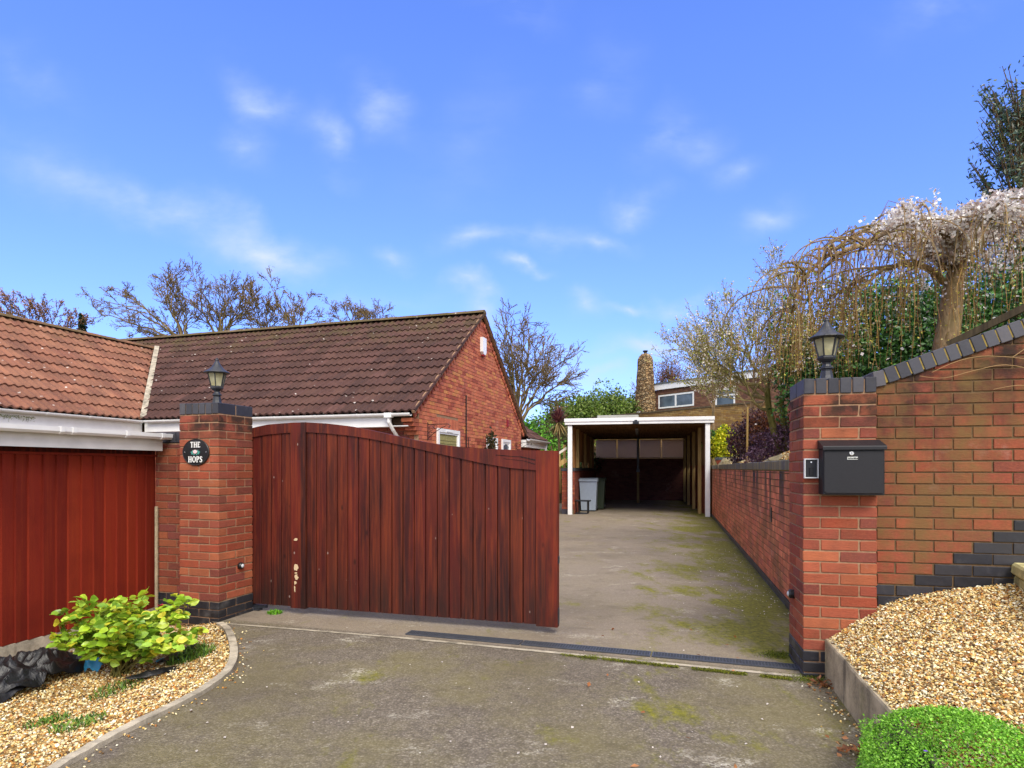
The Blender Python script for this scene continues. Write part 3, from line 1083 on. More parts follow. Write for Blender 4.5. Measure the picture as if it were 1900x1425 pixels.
def intercom():
    t = thing('intercom', 'small silver framed gate intercom beside the mailbox', 'intercom', frame_pt(RP, ARP, .002, -.002, 1.342), ARP)
    W, H = .088, .132
    mb = MB()
    for (a, b, c, d) in ((0, W, 0, .007), (0, W, H - .007, H), (0, .007, .0072, H - .0072), (W - .007, W, .0072, H - .0072)):
        mb.box(a, b, -.030, 0, c, d)
    mb.build('hood_frame', M['grey_frame'], t)
    mb = MB(); mb.box(.0075, W - .0075, -.014, -.001, .0075, H - .0075)
    mb.build('panel', M['black'], t)
    mb = MB(); mb.box(W * .36, W * .66, -.022, -.0145, .018, .072, bev=.004)
    mb.build('call_button', M['box_black'], t)
    mb = MB(); mb.lathe([(.005, 0), (.005, .004)], 12)
    v = mb.v[0]; mb.v[0] = np.stack([v[:, 0] + W / 2, -.0145 - v[:, 2], v[:, 1] + .108], 1)
    mb.build('camera_eye', M['chrome'], t)


intercom()


def sensor(label, loc, rz):
    t = thing('gate_sensor', label, 'sensor', loc, rz, 'round gate beam sensors')
    mb = MB(); mb.lathe([(.032, 0), (.032, .022), (.026, .032)], 18)
    v = mb.v[0]; mb.v[0] = np.stack([v[:, 2], v[:, 0], v[:, 1]], 1); mb.build('housing', M['black'], t)
    mb = MB(); mb.lathe([(.019, .0325), (.017, .038), (.008, .042)], 16)
    v = mb.v[0]; mb.v[0] = np.stack([v[:, 2], v[:, 0], v[:, 1]], 1); mb.build('lens', M['grey_frame'], t, smooth=True)
    return t


sensor('round black beam sensor low on the left pillar beside the gate', frame_pt(LP, A17, .452, .27, .475), A17)
sensor('round black beam sensor low on the inner side of the right pillar', frame_pt(RP, ARP, -.002, .30, .50), ARP + math.pi)


# ------------------------------------------------------------------ gate
def gate():
    P0 = Vector((-2.58, 6.07)); P1 = Vector((.394, 5.2))
    Lg = (P1 - P0).length
    rz = math.atan2((P1 - P0).y, (P1 - P0).x)
    t = thing('wooden_gate', 'tall dark red wooden sliding gate with swooping top rail', 'gate', (P0.x, P0.y, 0), rz)
    d = (P1 - P0).normalized()
    def at(px, py=None):
        r = (px - 950) / 1134
        # P0.x + d.x s = r (P0.y + d.y s)
        s = (r * P0.y - P0.x) / (d.x - r * d.y)
        Y = P0.y + d.y * s
        return (s, CAM_H - (py - 868.5) / 1134 * Y) if py is not None else s
    top = [at(440 + x * .3474, 560 + y * .3474) for x, y in [(72, 680), (120, 668), (180, 656), (300, 647), (380, 645), (490, 651), (600, 664), (700, 682), (800, 704), (900, 727), (1000, 748), (1100, 764), (1200, 776), (1350, 786), (1500, 792), (1715, 797)]]
    bot = [at(440 + x * .3474, 560 + y * .3474) for x, y in [(72, 728), (180, 709), (300, 699), (380, 697), (490, 704), (600, 715), (700, 729), (780, 744), (950, 780), (1130, 822), (1330, 865), (1460, 887), (1600, 900), (1715, 905)]]
    def ip(tab, s):
        if s <= tab[0][0]: return tab[0][1]
        for (a, b), (c, e) in zip(tab, tab[1:]):
            if s <= c: return b + (e - b) * (s - a) / (c - a)
        return tab[-1][1]
    zt = lambda s: ip(top, s)
    zb = lambda s: ip(bot, s)
    ZB = .072
    sL, sR = 0.0, Lg
    sS0, sS1 = at(440 + 297 * .3474), at(440 + 352 * .3474)
    sS2 = at(440 + 378 * .3474)
    sE = at(440 + 1601 * .3474)
    # boards
    xs_l = [0.02] + [at(440 + x * .3474) for x in (88, 137, 190, 243, 297)]
    xs_r = [at(440 + x * .3474) for x in (378, 430, 484, 540, 596, 654, 712, 772, 831, 890, 950, 1011, 1073, 1136, 1199, 1263, 1328, 1394, 1460, 1530, 1601)]
    GP = [srgb(84, 30, 18), srgb(80, 27, 17), srgb(88, 34, 19), srgb(75, 26, 18), srgb(82, 26, 19)]
    mb = MB()
    for xs in (xs_l, xs_r):
        for a, b in zip(xs, xs[1:]):
            g = .004
            tint = pick(GP, .08)
            y = -.020 + random.uniform(-.001, .001)
            n = 4
            ss = [a + g + (b - a - 2 * g) * k / n for k in range(n + 1)]
            ch = .003
            # front face profile with chamfered sides
            vs = []; fs = []
            cols = [(ss[0], y + ch), (ss[0] + ch, y)] + [(s, y) for s in ss[1:-1]] + [(ss[-1] - ch, y), (ss[-1], y + ch)]
            for (s, yy) in cols: vs += [(s, yy, ZB), (s, yy, zb(s) + .01)]
            m = len(cols)
            for k in range(m - 1): fs.append((2 * k, 2 * k + 2, 2 * k + 3, 2 * k + 1))
            base = len(vs)
            vs += [(ss[0], .0, ZB), (ss[0], .0, zb(ss[0]) + .01), (ss[-1], .0, ZB), (ss[-1], .0, zb(ss[-1]) + .01)]
            fs += [(base, 0, 1, base + 1), (2 * m - 2, base + 2, base + 3, 2 * m - 1), (base + 2, base, base + 1, base + 3), tuple([base] + [2 * k for k in range(m)] + [base + 2])]
            mb.add(vs, fs, tint)
    mb.build('vertical_boards', M['gate'], t)
    # backing
    mb = MB()
    n = 60
    ss = [.01 + (Lg - .02) * k / n for k in range(n + 1)]
    vs = []; fs = []
    for s in ss:
        for y in (.002, .018): vs += [(s, y, ZB + .004), (s, y, zb(s) + .012)]
    for k in range(n):
        a, b = 4 * k, 4 * (k + 1)
        fs += [(a, b, b + 1, a + 1), (a + 2, a + 3, b + 3, b + 2), (a, a + 2, b + 2, b), (a + 1, b + 1, b + 3, a + 3)]
    mb.add(vs, fs, srgb(46, 20, 16))
    mb.build('backing', M['gate'], t)
    # top rails (left leaf and right leaf)
    def rail(s0, s1, tint, n=40):
        mb = MB(); vs = []; fs = []
        for k in range(n + 1):
            s = s0 + (s1 - s0) * k / n
            for y in (-.034, .036):
                vs += [(s, y, zb(s)), (s, y, zt(s))]
        for k in range(n):
            a, b = 4 * k, 4 * (k + 1)
            fs += [(a, b, b + 1, a + 1), (a + 2, a + 3, b + 3, b + 2), (a, a + 2, b + 2, b), (a + 1, b + 1, b + 3, a + 3)]
        fs += [(0, 1, 3, 2), (4 * n, 4 * n + 2, 4 * n + 3, 4 * n + 1)]
        mb.add(vs, fs, tint)
        return mb.build('top_rail', M['gate'], t)
    rail(0.002, sS0 - .002, srgb(84, 30, 22))
    rail(sS2 + .001, sE - .001, srgb(90, 32, 24), 80)
    def stile(s0, s1, tint, yf=-.034):
        mb = MB(); vs = []; fs = []
        n = 3
        for k in range(n + 1):
            s = s0 + (s1 - s0) * k / n
            for y in (yf, .036): vs += [(s, y, ZB - .012), (s, y, zt(s) + .001)]
        for k in range(n):
            a, b = 4 * k, 4 * (k + 1)
            fs += [(a, b, b + 1, a + 1), (a + 2, a + 3, b + 3, b + 2), (a, a + 2, b + 2, b), (a + 1, b + 1, b + 3, a + 3)]
        fs += [(0, 1, 3, 2), (4 * n, 4 * n + 2, 4 * n + 3, 4 * n + 1)]
        mb.add(vs, fs, tint)
        return mb.build('stile', M['gate'], t)
    stile(-.012, .018, srgb(50, 22, 18))
    st1 = stile(sS0, sS1 - .003, srgb(92, 30, 22))
    stile(sS1 + .001, sS2, srgb(58, 26, 22), -.040)
    stile(sE, Lg, srgb(108, 36, 19))
    # bare wood where the stain has flaked off
    bn = NT('bare_wood', .8, .2); bn.color(bn.attr()); bw = bn.m
    for (px0, px1, py0, py1) in ((550, 557, 998, 1003), (549.5, 558, 1046, 1060), (550, 556, 1060, 1064), (550, 558, 1064, 1076), (550, 554.5, 1077, 1084), (550, 552.5, 1086, 1098)):
        s0, z1 = at(px0, py0); s1, z0 = at(px1, py1)
        pts = []
        for k in range(10):
            a = 2 * math.pi * k / 10
            r = random.uniform(.5, 1.15)
            pts.append(((s0 + s1) / 2 + (s1 - s0) / 2 * r * math.copysign(abs(math.cos(a)) ** .6, math.cos(a)), (z0 + z1) / 2 + (z1 - z0) / 2 * r * math.copysign(abs(math.sin(a)) ** .6, math.sin(a))))
        mb = MB(); mb.prism(pts, lambda u, v, dd: (u, dd, v), -.0375, -.0338, srgb(200, 176, 140))
        mb.build('flaked_patch', bw, st1)
    # split knot in the rail
    mb = MB()
    for (x0, y0, x1, y1, w) in ((1390, 818, 1470, 826, 4), (1470, 826, 1520, 828, 3), (1520, 828, 1598, 846, 6), (1430, 838, 1540, 850, 2), (1540, 850, 1598, 868, 4), (1388, 820, 1440, 822, 2)):
        s0, z0 = at(440 + x0 * .3474, 560 + y0 * .3474); s1, z1 = at(440 + x1 * .3474, 560 + y1 * .3474)
        mb.bar((s0, -.0345, z0), (s1, -.0345, z1), .003, w * .0016, srgb(26, 10, 9))
    mb.build('split', M['gate'], t)
    # fittings at the right end and bottom left
    for q in ((.006, .02, .085, .22), (.008, .015, .60, .66)):
        mb = MB(); mb.box(Lg, Lg + q[0], -q[1], q[1], q[2], q[3]); mb.build('catch', M['black_metal'], t)
    mb = MB(); mb.box(-.005, .16, -.005, .03, .028, .058); mb.box(.03, .09, -.02, .04, .004, .03)
    mb.build('bottom_bracket', M['black_metal'], t)


gate()


# ------------------------------------------------------------------ boundary wall (right)
def boundary_wall():
    w0 = frame_pt(RP, ARP, .445, .10)
    t = thing('boundary_wall', 'tall brick boundary wall with blue brick coping sloping up to the right', 'wall', (w0[0], w0[1], 0), ARP)
    base = .05
    # coping line from the photo: height above ground by distance along the wall
    def top(u): return 1.875 + .335 * u + .05 * math.exp(-u * 8)
    L = 2.3
    f = lambda u, z, o: (u, -o, z)
    mb = MB()
    def stair(u, z):
        r = round((z - .0375 - .18) / .075)
        # blue rows climb half a brick per course
        return u > (.26 + (r - 6) * .1145) if r >= 6 else True
    k = .362
    brick_face(mb, 0, L, .18, 3.0, f, planes=[(-k, 1, 1.950)], pal=[srgb(140, 74, 52), srgb(132, 68, 50), srgb(144, 80, 56), srgb(122, 66, 52), srgb(136, 70, 50)], off=.03, skip=stair, var=.12)
    mb.build('brick_face', M['brick_wall'], t)
    mb = MB()
    brick_face(mb, 0, L, -.045, 3.0, f, planes=[(-k, 1, 1.950)], pal=BLUEP, off=.03 + .1125, d=.0135, skip=lambda u, z: not stair(u, z))
    mb.build('stepped_plinth', M['blue'], t)
    mb = MB()
    mb.prism([(0, -.1), (L, -.1), (L, 1.950 + k * L), (0, 1.950)], lambda u, v, d: (u, d, v), -.0045, .21)
    mb.build('mortar_joints', M['mortar_dk'], t)
    # coping bricks on edge, tilted with the slope
    mb = MB()
    ang = math.atan(k)
    s = .0
    for i in range(31):
        u = .012 + i * .0765 * math.cos(ang)
        z = 1.953 + k * u + .052 + random.uniform(-.002, .002)
        c, sn = math.cos(ang), math.sin(ang)
        tint = pick(BLUE) * 1.35
        b = MB(); b.box(-.034, .034, -.030, .222, -.052, .052, tint, .004, .0012)
        v = b.v[0]
        if i == 0: c, sn = math.cos(ang * .5), math.sin(ang * .5)
        b.v[0] = np.stack([v[:, 0] * c - v[:, 2] * sn + u + .03, v[:, 1], v[:, 0] * sn + v[:, 2] * c + z], 1)
        mb.v.append(b.v[0]); mb.t.append(b.t[0]); mb.fi += [q + mb.n for q in b.fi]; mb.fn += b.fn; mb.n += b.n
    mb.build('coping', M['blue'], t)
    mb = MB()
    a = (0.03, 1.950 + .01); b_ = (L, 1.950 + k * L + .01)
    mb.prism([a, b_, (b_[0], b_[1] + .088), (a[0], a[1] + .088)], lambda u, v, d: (u, d, v), -.024, .216)
    mb.build('coping_mortar', M['mortar_y'], t)


boundary_wall()

# ------------------------------------------------------------------ driveway retaining wall
WD = Vector((.2527, .9675)); WN = Vector((.9675, -.2527)); W0 = Vector((2.81, 6.23))
RWZ = math.atan2(-.2527, .9675)


def drive_wall():
    L0, L1 = -1.9, 12.2
    t = thing('retaining_wall', 'long low brick retaining wall along the driveway with soot streaks', 'wall', (W0.x, W0.y, 0), RWZ)
    f = lambda u, z, o: (-o, u, z)
    mb = MB(); brick_face(mb, L0, L1, .08, 1.38, f, pal=[c * 1.2 for c in ORANGE] + [srgb(196, 116, 80), srgb(180, 100, 74)], var=.13)
    mb.build('brick_face', M['brick_drive'], t)
    mb = MB(); brick_face(mb, L0, L1, -.045, .03, f, pal=BLUE, d=.020)
    mb.box(-.020, .0, L0, L1, .022, .075, srgb(56, 54, 56))
    mb.build('plinth', M['blue'], t)
    mb = MB(); mb.box(-.004, .21, L0, L1, -.1, 1.385)
    mb.build('mortar_joints', M['mortar_dk'], t)
    mb = MB()
    y = L0
    while y < L1 - .05:
        mb.box(-.018, .224, y + .004, y + .071, 1.39, 1.49, pick([srgb(108, 102, 76), srgb(90, 86, 70), srgb(120, 110, 76), srgb(84, 82, 76)]), .004, .001)
        y += .075
    mb.build('coping', M['blue'], t)
    mb = MB(); mb.box(-.012, .218, L0, L1, 1.386, 1.484)
    mb.build('coping_mortar', M['mortar_y'], t)
    mb = MB(); mb.box(-.020, -.005, .92, 1.0, .78, .95)
    mb.build('vent_slot', M['black'], t)


drive_wall()


# ------------------------------------------------------------------ brick stub, fence, low store on the left
F0 = (-3.55, 6.10, 0)


def left_side():
    t = thing('wing_wall', 'narrow brick wall joining the left pillar and the red boards', 'wall', F0, A17)
    f = lambda u, z, o: (u, -o, z)
    mb = MB(); brick_face(mb, 0.0, .515, .18, 1.65, f, pal=[c * .8 for c in RED] + [srgb(120, 62, 58)], off=.04)
    mb.build('brick_face', M['brick'], t)
    mb = MB(); brick_face(mb, 0.0, .515, -.12, .18, f, pal=BLUEP, d=.0135, off=.02)
    mb.build('plinth', M['blue'], t)
    mb = MB(); mb.box(0, .517, -.004, .2, -.2, 1.655)
    mb.build('mortar_joints', M['mortar'], t)
    mb = MB()
    for i in range(6): mb.box(.004 + i * .085, .082 + i * .085, -.014, .21, 1.66, 1.765, pick(BLUE), .003)
    mb.build('coping', M['blue'], t)

    # store clad with red boards
    t = thing('garden_store', 'low store clad in red stained boards under a white gutter', 'shed', F0, A17)
    mb = MB()
    y = -.02
    while y > -3.2:
        w = random.uniform(.108, .132)
        tint = pick([srgb(134, 43, 25), srgb(124, 38, 23), srgb(142, 49, 27), srgb(114, 34, 21)], .08)
        # feather edged board: thin at far edge, thick near
        vs = [(.0, y, .03), (.004, y, .03), (.028, y - w, .03), (0, y - w, .03), (.0, y, 1.52), (.004, y, 1.52), (.028, y - w, 1.52), (0, y - w, 1.52)]
        mb.add(vs, [(0, 1, 2, 3), (4, 7, 6, 5), (0, 4, 5, 1), (1, 5, 6, 2), (2, 6, 7, 3), (3, 7, 4, 0)], tint)
        y -= w - .012
    mb.build('board_cladding', M['red_fence'], t)
    mb = MB(); mb.box(.0, .026, -3.2, -.01, 1.522, 1.542, srgb(120, 36, 24)); mb.build('capping_rail', M['red_fence'], t)
    mb = MB(); mb.box(-.05, -.002, -3.2, -.01, -.2, 1.6, srgb(60, 22, 18)); mb.build('frame', M['red_fence'], t)
    mb = MB(); mb.box(-.03, .022, -3.3, -.02, -.5, .026); mb.build('gravel_board', M['concrete_pale'], t)
    mb = MB(); mb.box(.13, .148, -3.4, -.065, 1.578, 1.72); mb.build('fascia', M['fascia_weathered'], t)
    mb = MB(); mb.box(-2.6, .128, -3.4, -.06, 1.60, 1.715); mb.build('roof_deck', M['fascia_weathered'], t)
    # square line gutter
    g = MB()
    prof = [(.150, 1.745), (.150, 1.700), (.160, 1.690), (.205, 1.690), (.222, 1.710), (.226, 1.745), (.221, 1.745), (.216, 1.712), (.203, 1.696), (.162, 1.696), (.155, 1.703), (.155, 1.745)]
    g.prism(prof, lambda u, v, d: (u, d, v), -3.4, .0)
    gt = g.build('gutter', M['upvc'], t)
    for yy in (-.14, -.52, -1.02, -1.12, -2.0):
        m = MB(); m.prism([(.149, 1.748), (.149, 1.697), (.158, 1.686), (.208, 1.686), (.226, 1.706), (.230, 1.748)], lambda u, v, d: (u, d, v), yy, yy + .035)
        m.build('bracket', M['upvc'], gt)
    m = MB(); m.prism([(.149, 1.748), (.149, 1.697), (.158, 1.686), (.208, 1.686), (.226, 1.706), (.230, 1.748)], lambda u, v, d: (u, d, v), -.002, .012)
    m.build('end_cap', M['upvc'], gt)
    # corner post strip
    p = frame_pt(F0, A17, .045, -.04)
    mb = MB(); mb.box(-.012, .012, -.012, .012, -.1, 1.03, (.9, .9, .85), .003)
    o = mb.build('timber_stake', M['concrete'], None); o.location = p; o.rotation_euler = (0, 0, A17)
    tag(o, 'thin grey weathered stake standing where the red boards meet brick', 'stake')


left_side()

# ------------------------------------------------------------------ bungalow
HL = (-1.788, 10.96, 0)
SL = .709   # roof rise
EZ = 2.41


def tiled_slope(mb, umin, umax, n_rows, P, period=.1525, gauge=.346, amp=.024, thick=.034, pal=None, lift=.0):
    """P(u, s, h): point at u along the eave, s up the slope, h off the slope.
       umin(s), umax(s): limits"""
    for r in range(n_rows):
        s0, s1 = r * gauge, (r + 1) * gauge + .03
        a0, b0 = umin(s0), umax(s0); a1, b1 = umin(s1), umax(s1)
        k0 = math.floor(min(a0, a1) / period); k1 = math.ceil(max(b0, b1) / period)
        off = (r % 2) * 0.0
        step = 6
        us = [(k0 * step + i) * period / step for i in range((k1 - k0) * step + 1)]
        rowv = []
        for u in us:
            ph = (u / period) % 1.0
            w = math.sin(ph * 2 * math.pi)
            h = amp * (w if w > -.2 else -.2 + (w + .2) * .35)
            ua = min(max(u, a0), b0); ub = min(max(u, a1), b1)
            rowv.append((ua, ub, h))
        vs = []; ts = []; fs = []
        tile_t = {}
        for i, (ua, ub, h) in enumerate(rowv):
            key = int(us[i] // (period * 2))
            if key not in tile_t: tile_t[key] = pick(pal, .13)
            jt = (hash((key, r)) % 7 - 3) * .0012
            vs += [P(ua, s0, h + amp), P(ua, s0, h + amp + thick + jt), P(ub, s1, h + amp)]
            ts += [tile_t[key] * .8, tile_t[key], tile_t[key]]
        for i in range(len(rowv) - 1):
            a, b = 3 * i, 3 * (i + 1)
            if rowv[i][0] == rowv[i + 1][0] and rowv[i][1] == rowv[i + 1][1]: continue
            fs += [(a, b, b + 1, a + 1), (a + 1, b + 1, b + 2, a + 2)]
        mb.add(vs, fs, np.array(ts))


TB = [srgb(80, 54, 48), srgb(72, 50, 44), srgb(86, 60, 52), srgb(66, 46, 42), srgb(90, 62, 56)]
TR = [srgb(138, 92, 72), srgb(128, 84, 66), srgb(146, 100, 78), srgb(118, 76, 62)]


def ridge_tiles(mb, p0, p1, w=.13, pal=TB, seg=.45):
    p0, p1 = Vector(p0), Vector(p1)
    n = max(1, int((p1 - p0).length / seg))
    d = (p1 - p0) / n; dn = d.normalized()
    side = dn.cross(Vector((0, 0, 1))).normalized()
    for i in range(n):
        a = p0 + d * i; b = p0 + d * (i + 1) + dn * .02
        vs = []
        for q, sc in ((a, 1.0), (b, .93)):
            for k in range(7):
                an = math.pi * k / 6
                vs.append(tuple(q + side * math.cos(an) * w * sc + Vector((0, 0, 1)) * (math.sin(an) * w * .62 * sc - .03)))
        fs = [(k, k + 1, 8 + k, 7 + k) for k in range(6)] + [tuple(range(6, -1, -1)), tuple(range(7, 14))]
        mb.add(vs, fs, pick(pal, .1))


def gutter_round(mb, p0, p1, r=.056, out=Vector((0, 0, 0))):
    p0, p1 = Vector(p0), Vector(p1)
    d = (p1 - p0).normalized(); side = d.cross(Vector((0, 0, 1))).normalized()
    n = 9
    vs = []
    for q in (p0, p1):
        for rr in (r, r - .006):
            for k in range(n):
                an = math.pi * k / (n - 1)
                vs.append(tuple(q + side * math.cos(an) * rr - Vector((0, 0, 1)) * math.sin(an) * rr))
    fs = []
    for k in range(n - 1):
        fs.append((k, k + 1, 2 * n + k + 1, 2 * n + k)); fs.append((n + k, 3 * n + k, 3 * n + k + 1, n + k + 1))
        fs.append((k, n + k, n + k + 1, k + 1)); fs.append((2 * n + k, 2 * n + k + 1, 3 * n + k + 1, 3 * n + k))
    fs.append((0, 2 * n, 3 * n, n)); fs.append((n - 1, 2 * n - 1, 4 * n - 1, 3 * n - 1))
    mb.add(vs, fs)


def window(parent, y0, y1, z0, z1, x=.0, blind=False, arch=False):
    fr = MB(); w = .07
    for (a, b, c, d) in ((y0, y1, z1 - w, z1), (y0, y1, z0, z0 + w), (y0, y0 + w, z0 + w, z1 - w), (y1 - w, y1, z0 + w, z1 - w)):
        fr.box(x - .06, x + .012, a, b, c, d)
    w2 = w + .035
    for (a, b, c, d) in ((y0 + w, y1 - w, z1 - w2, z1 - w), (y0 + w, y1 - w, z0 + w, z0 + w2), (y0 + w, y0 + w2, z0 + w2, z1 - w2), (y1 - w2, y1 - w, z0 + w2, z1 - w2)):
        fr.box(x - .05, x - .004, a, b, c, d)
    f = fr.build('window', M['upvc'], parent)
    g = MB(); g.box(x - .032, x - .026, y0 + w2, y1 - w2, z0 + w2, z1 - w2); g.build('pane', M['glass'] if not blind else M['blind'], f)
    if arch:
        m = MB()
        n = 10
        for k in range(n):
            a0, a1 = k / n, (k + 1) / n
            ya, yb = y0 + w2 + (y1 - y0 - 2 * w2) * a0, y0 + w2 + (y1 - y0 - 2 * w2) * a1
            ha = .09 * (2 * abs((a0 + a1) / 2 - .5)) ** 2 + .015
            m.box(x - .025, x - .012, ya, yb, z1 - w2 - ha, z1 - w2)
        m.build('arched_head', M['upvc'], f)
    if blind:
        m = MB()
        for k in range(14):
            z = z0 + w2 + k * .062
            if z > z1 - w2: break
            m.box(x - .0255, x - .022, y0 + w2, y1 - w2, z, z + .006, srgb(80, 76, 44))
        tt = NT('blind_line', .8); tt.color(tt.attr()); m.build('blind_slats', tt.m, f)
        m = MB(); m.box(x + .0125, x + .02, (y0 + y1) / 2 - .17, (y0 + y1) / 2 + .17, z1 - .055, z1 - .025); m.build('trickle_vent', M['upvc'], f)
    return f


def bungalow():
    t = thing('bungalow', 'red brick bungalow with brown pantile roof and white gutters', 'house', HL, A17)
    # ---- gable wall (plane x=-0.03 facing +x)
    gx = -.03
    W = 7.42
    holes = [(1.11, 2.25, 1.05, 2.20), (4.06, 4.84, 1.25, 2.17), (5.23, 5.97, 1.25, 2.17)]
    f = lambda u, z, o: (gx + o, u, z)
    planes = [(-SL, 1, EZ - .10), (SL, 1, EZ - .10 + SL * W)]
    mb = MB()
    brick_face(mb, .32, W - .32, 0, 5.1, f, planes=planes, holes=[(h[0] - 0, h[1], h[2], h[3] + (.225 if h[0] < 2 else 0)) for h in holes], pal=ORANGE + [srgb(206, 138, 84), srgb(160, 80, 62)], chamfer=0, d=.010, var=.07)
    # soldier course over the first window
    for i in range(16):
        a = 1.08 + i * .075
        mb.box(gx, gx + .012, a + .004, a + .071, 2.21, 2.42, pick(ORANGE))
    # kneeler corbel at the front corner and raking brick course under the verge
    for i in range(4):
        mb.box(gx - .2, gx + .012, .32 - .075 * (i + 1), .32, 2.02 + i * .075 + .004, 2.02 + (i + 1) * .075 - .004, pick(RED))
    ln = math.hypot(1, SL)
    for side in (0, 1):
        k = 0
        s = .12
        while s < 3.62:
            y = s if side == 0 else W - s
            z = EZ - .075 + SL * s
            dy = 1 if side == 0 else -1
            ax = Vector((0, dy * .034, SL * .034)); az = Vector((0, -SL * dy, 1)).normalized() * .052
            out = .030 if k % 2 == 0 else .012
            mb.obox((gx + out / 2, y, z - .03), (out / 2 + .004, 0, 0), ax, az, pick(ORANGE + RED, .15))
            s += .0745 / ln * 1.0
            k += 1
    mb.build('gable_bricks', M['brick_far'], t)
    mb = MB()
    mb.prism([(.3, 0), (W - .3, 0), (W - .3, EZ - .10 + SL * .3), (W / 2, EZ - .10 + SL * W / 2), (.3, EZ - .10 + SL * .3)], lambda u, v, d: (d, u, v), gx - .08, gx + .0005)
    mb.build('gable_mortar', M['mortar'], t)
    # front and rear walls
    mb = MB()
    f2 = lambda u, z, o: (u, .34 - o, z)
    brick_face(mb, -6.5, gx - .02, 0, 2.2, f2, pal=RED, chamfer=0, d=.010)
    f3 = lambda u, z, o: (-6.58 + o, u, z)
    brick_face(mb, -9, .32, 0, 2.2, f3, pal=RED, chamfer=0, d=.010)
    mb.build('front_bricks', M['brick_far'], t)
    mb = MB(); mb.box(-6.56, gx - .09, .345, .42, 0, 2.35); mb.box(-6.66, -6.585, -9, .42, 0, 2.35); mb.box(-12.0, gx - .1, W - .42, W - .34, 0, 2.35)
    mb.build('wall', M['mortar'], t)
    for h in holes: window(t, *h, x=gx + .036, blind=(h[0] < 2), arch=(h[0] > 2))
    # ---- roofs
    cs = math.cos(math.atan(SL)); sn = math.sin(math.atan(SL))
    Lr = (W / 2) / cs
    rows = int(Lr / .346)
    gauge = Lr / rows
    def Pm(u, s, h): return (-u, s * cs - h * sn, EZ + s * sn + h * cs)   # u to the left
    wing_k = (9.3 - 6.24) / 3.117
    def vmax(s):
        d = s * cs
        return 6.24 + wing_k * d if d < 3.117 else 16.0
    mb = MB()
    tiled_slope(mb, lambda s: -.05, vmax, rows, Pm, gauge=gauge, pal=TB)
    mb.build('main_roof', M['tile_brown'], t)
    # rear slope (simple waves too)
    def Pr(u, s, h): return (-u, W - s * cs + h * sn, EZ + s * sn + h * cs)
    mb = MB(); tiled_slope(mb, lambda s: -.05, lambda s: 16.0, rows, Pr, gauge=gauge, pal=TB, period=.305)
    mb.build('rear_roof', M['tile_brown'], t)
    # wing: eave at x=-6.24, ridge x=-9.3, runs towards -y
    SW = (3.21 + CAM_H - EZ) / 3.06
    csw, snw = math.cos(math.atan(SW)), math.sin(math.atan(SW))
    Lw = 3.06 / csw
    rw = int(Lw / .346); gw = Lw / rw
    def Pw(u, s, h): return (-6.24 - s * csw + h * snw, u, EZ + s * snw + h * csw)
    mb = MB(); tiled_slope(mb, lambda s: -9.0, lambda s: s * csw / wing_k, rw, Pw, gauge=gw, pal=TR)
    mb.build('wing_roof', M['tile_red'], t)
    mb = MB(); mb.add([(-9.3, -9, EZ + 2.15), (-9.3, 3.2, EZ + 2.15), (-12.4, -9, EZ - .05), (-12.4, 3.2, EZ - .05)], [(0, 1, 3, 2)], TR[0]); mb.build('wing_far_roof', M['tile_red'], t)
    mb = MB()
    rz = EZ + 2.63 + .07
    ridge_tiles(mb, (.06, W / 2, rz), (-16, W / 2, rz), pal=[srgb(104, 88, 66), srgb(92, 80, 58), srgb(116, 100, 76)])
    mb.build('ridge', M['ridge'], t)
    mb = MB(); ridge_tiles(mb, (-9.3, 3.3, EZ + 2.2 + .06), (-9.3, -9, EZ + 2.2 + .06), pal=[srgb(150, 104, 78), srgb(136, 96, 70), srgb(120, 96, 66)])
    mb.build('wing_ridge', M['ridge'], t)
    # under-roof slabs so nothing shows through
    mb = MB()
    for (a, b) in ((0.0, 1), (W, -1)):
        mb.add([(-.0, a, EZ - .03), (-15.9, a, EZ - .03), (-15.9, W / 2, EZ - .03 + SL * W / 2), (0, W / 2, EZ - .03 + SL * W / 2)], [(0, 1, 2, 3)])
    mb.build('roof_underlay', M['black'], t)
    # valley mortar strip
    mb = MB()
    p0 = Vector((-6.24 + .05, .0, EZ + .06)); p1 = Vector((-9.3 + .12, 3.117, EZ + SL * 3.117 + .09))
    mb.bar(p0, p1, .11, .05)
    mb.build('valley', M['concrete_pale'], t)
    # verge: pale mortar edge under the tiles
    mb = MB()
    for side in (0, 1):
        y0, y1 = (-.02, W / 2) if side == 0 else (W + .02, W / 2)
        mb.bar((.028, y0, EZ + .005), (.028, y1, EZ + SL * W / 2 + .02), .06, .045)
    mb.build('verge', M['mortar'], t)
    mb = MB()
    n = rows
    for side in (0, 1):
        for k in range(n):
            s0, s1 = k * gauge, (k + 1) * gauge + .03
            P = Pm if side == 0 else Pr
            a, b = Vector(P(-.055, s0, .045)), Vector(P(-.055, s1, .022))
            mb.bar(a, b, .03, .045, pick(TB))
    mb.build('verge_tiles', M['tile_brown'], t)
    # fascia, soffit, gutters
    mb = MB(); mb.box(-6.2, -.45, .045, .065, EZ - .245, EZ - .03); mb.build('fascia', M['upvc'], t)
    mb = MB(); mb.box(-6.2, -.12, .066, .335, EZ - .24, EZ - .225); mb.build('soffit', M['upvc'], t)
    mb = MB(); mb.box(-6.285, -6.265, -9, .04, EZ - .26, EZ - .03); mb.build('wing_fascia', M['upvc'], t)
    mb = MB(); mb.box(-6.56, -6.286, -9, .3, EZ - .255, EZ - .24); mb.build('wing_soffit', M['upvc'], t)
    mb = MB(); gutter_round(mb, (-6.1, -.02, EZ - .01), (-.02, -.02, EZ - .01)); g = mb.build('gutter', M['upvc'], t)
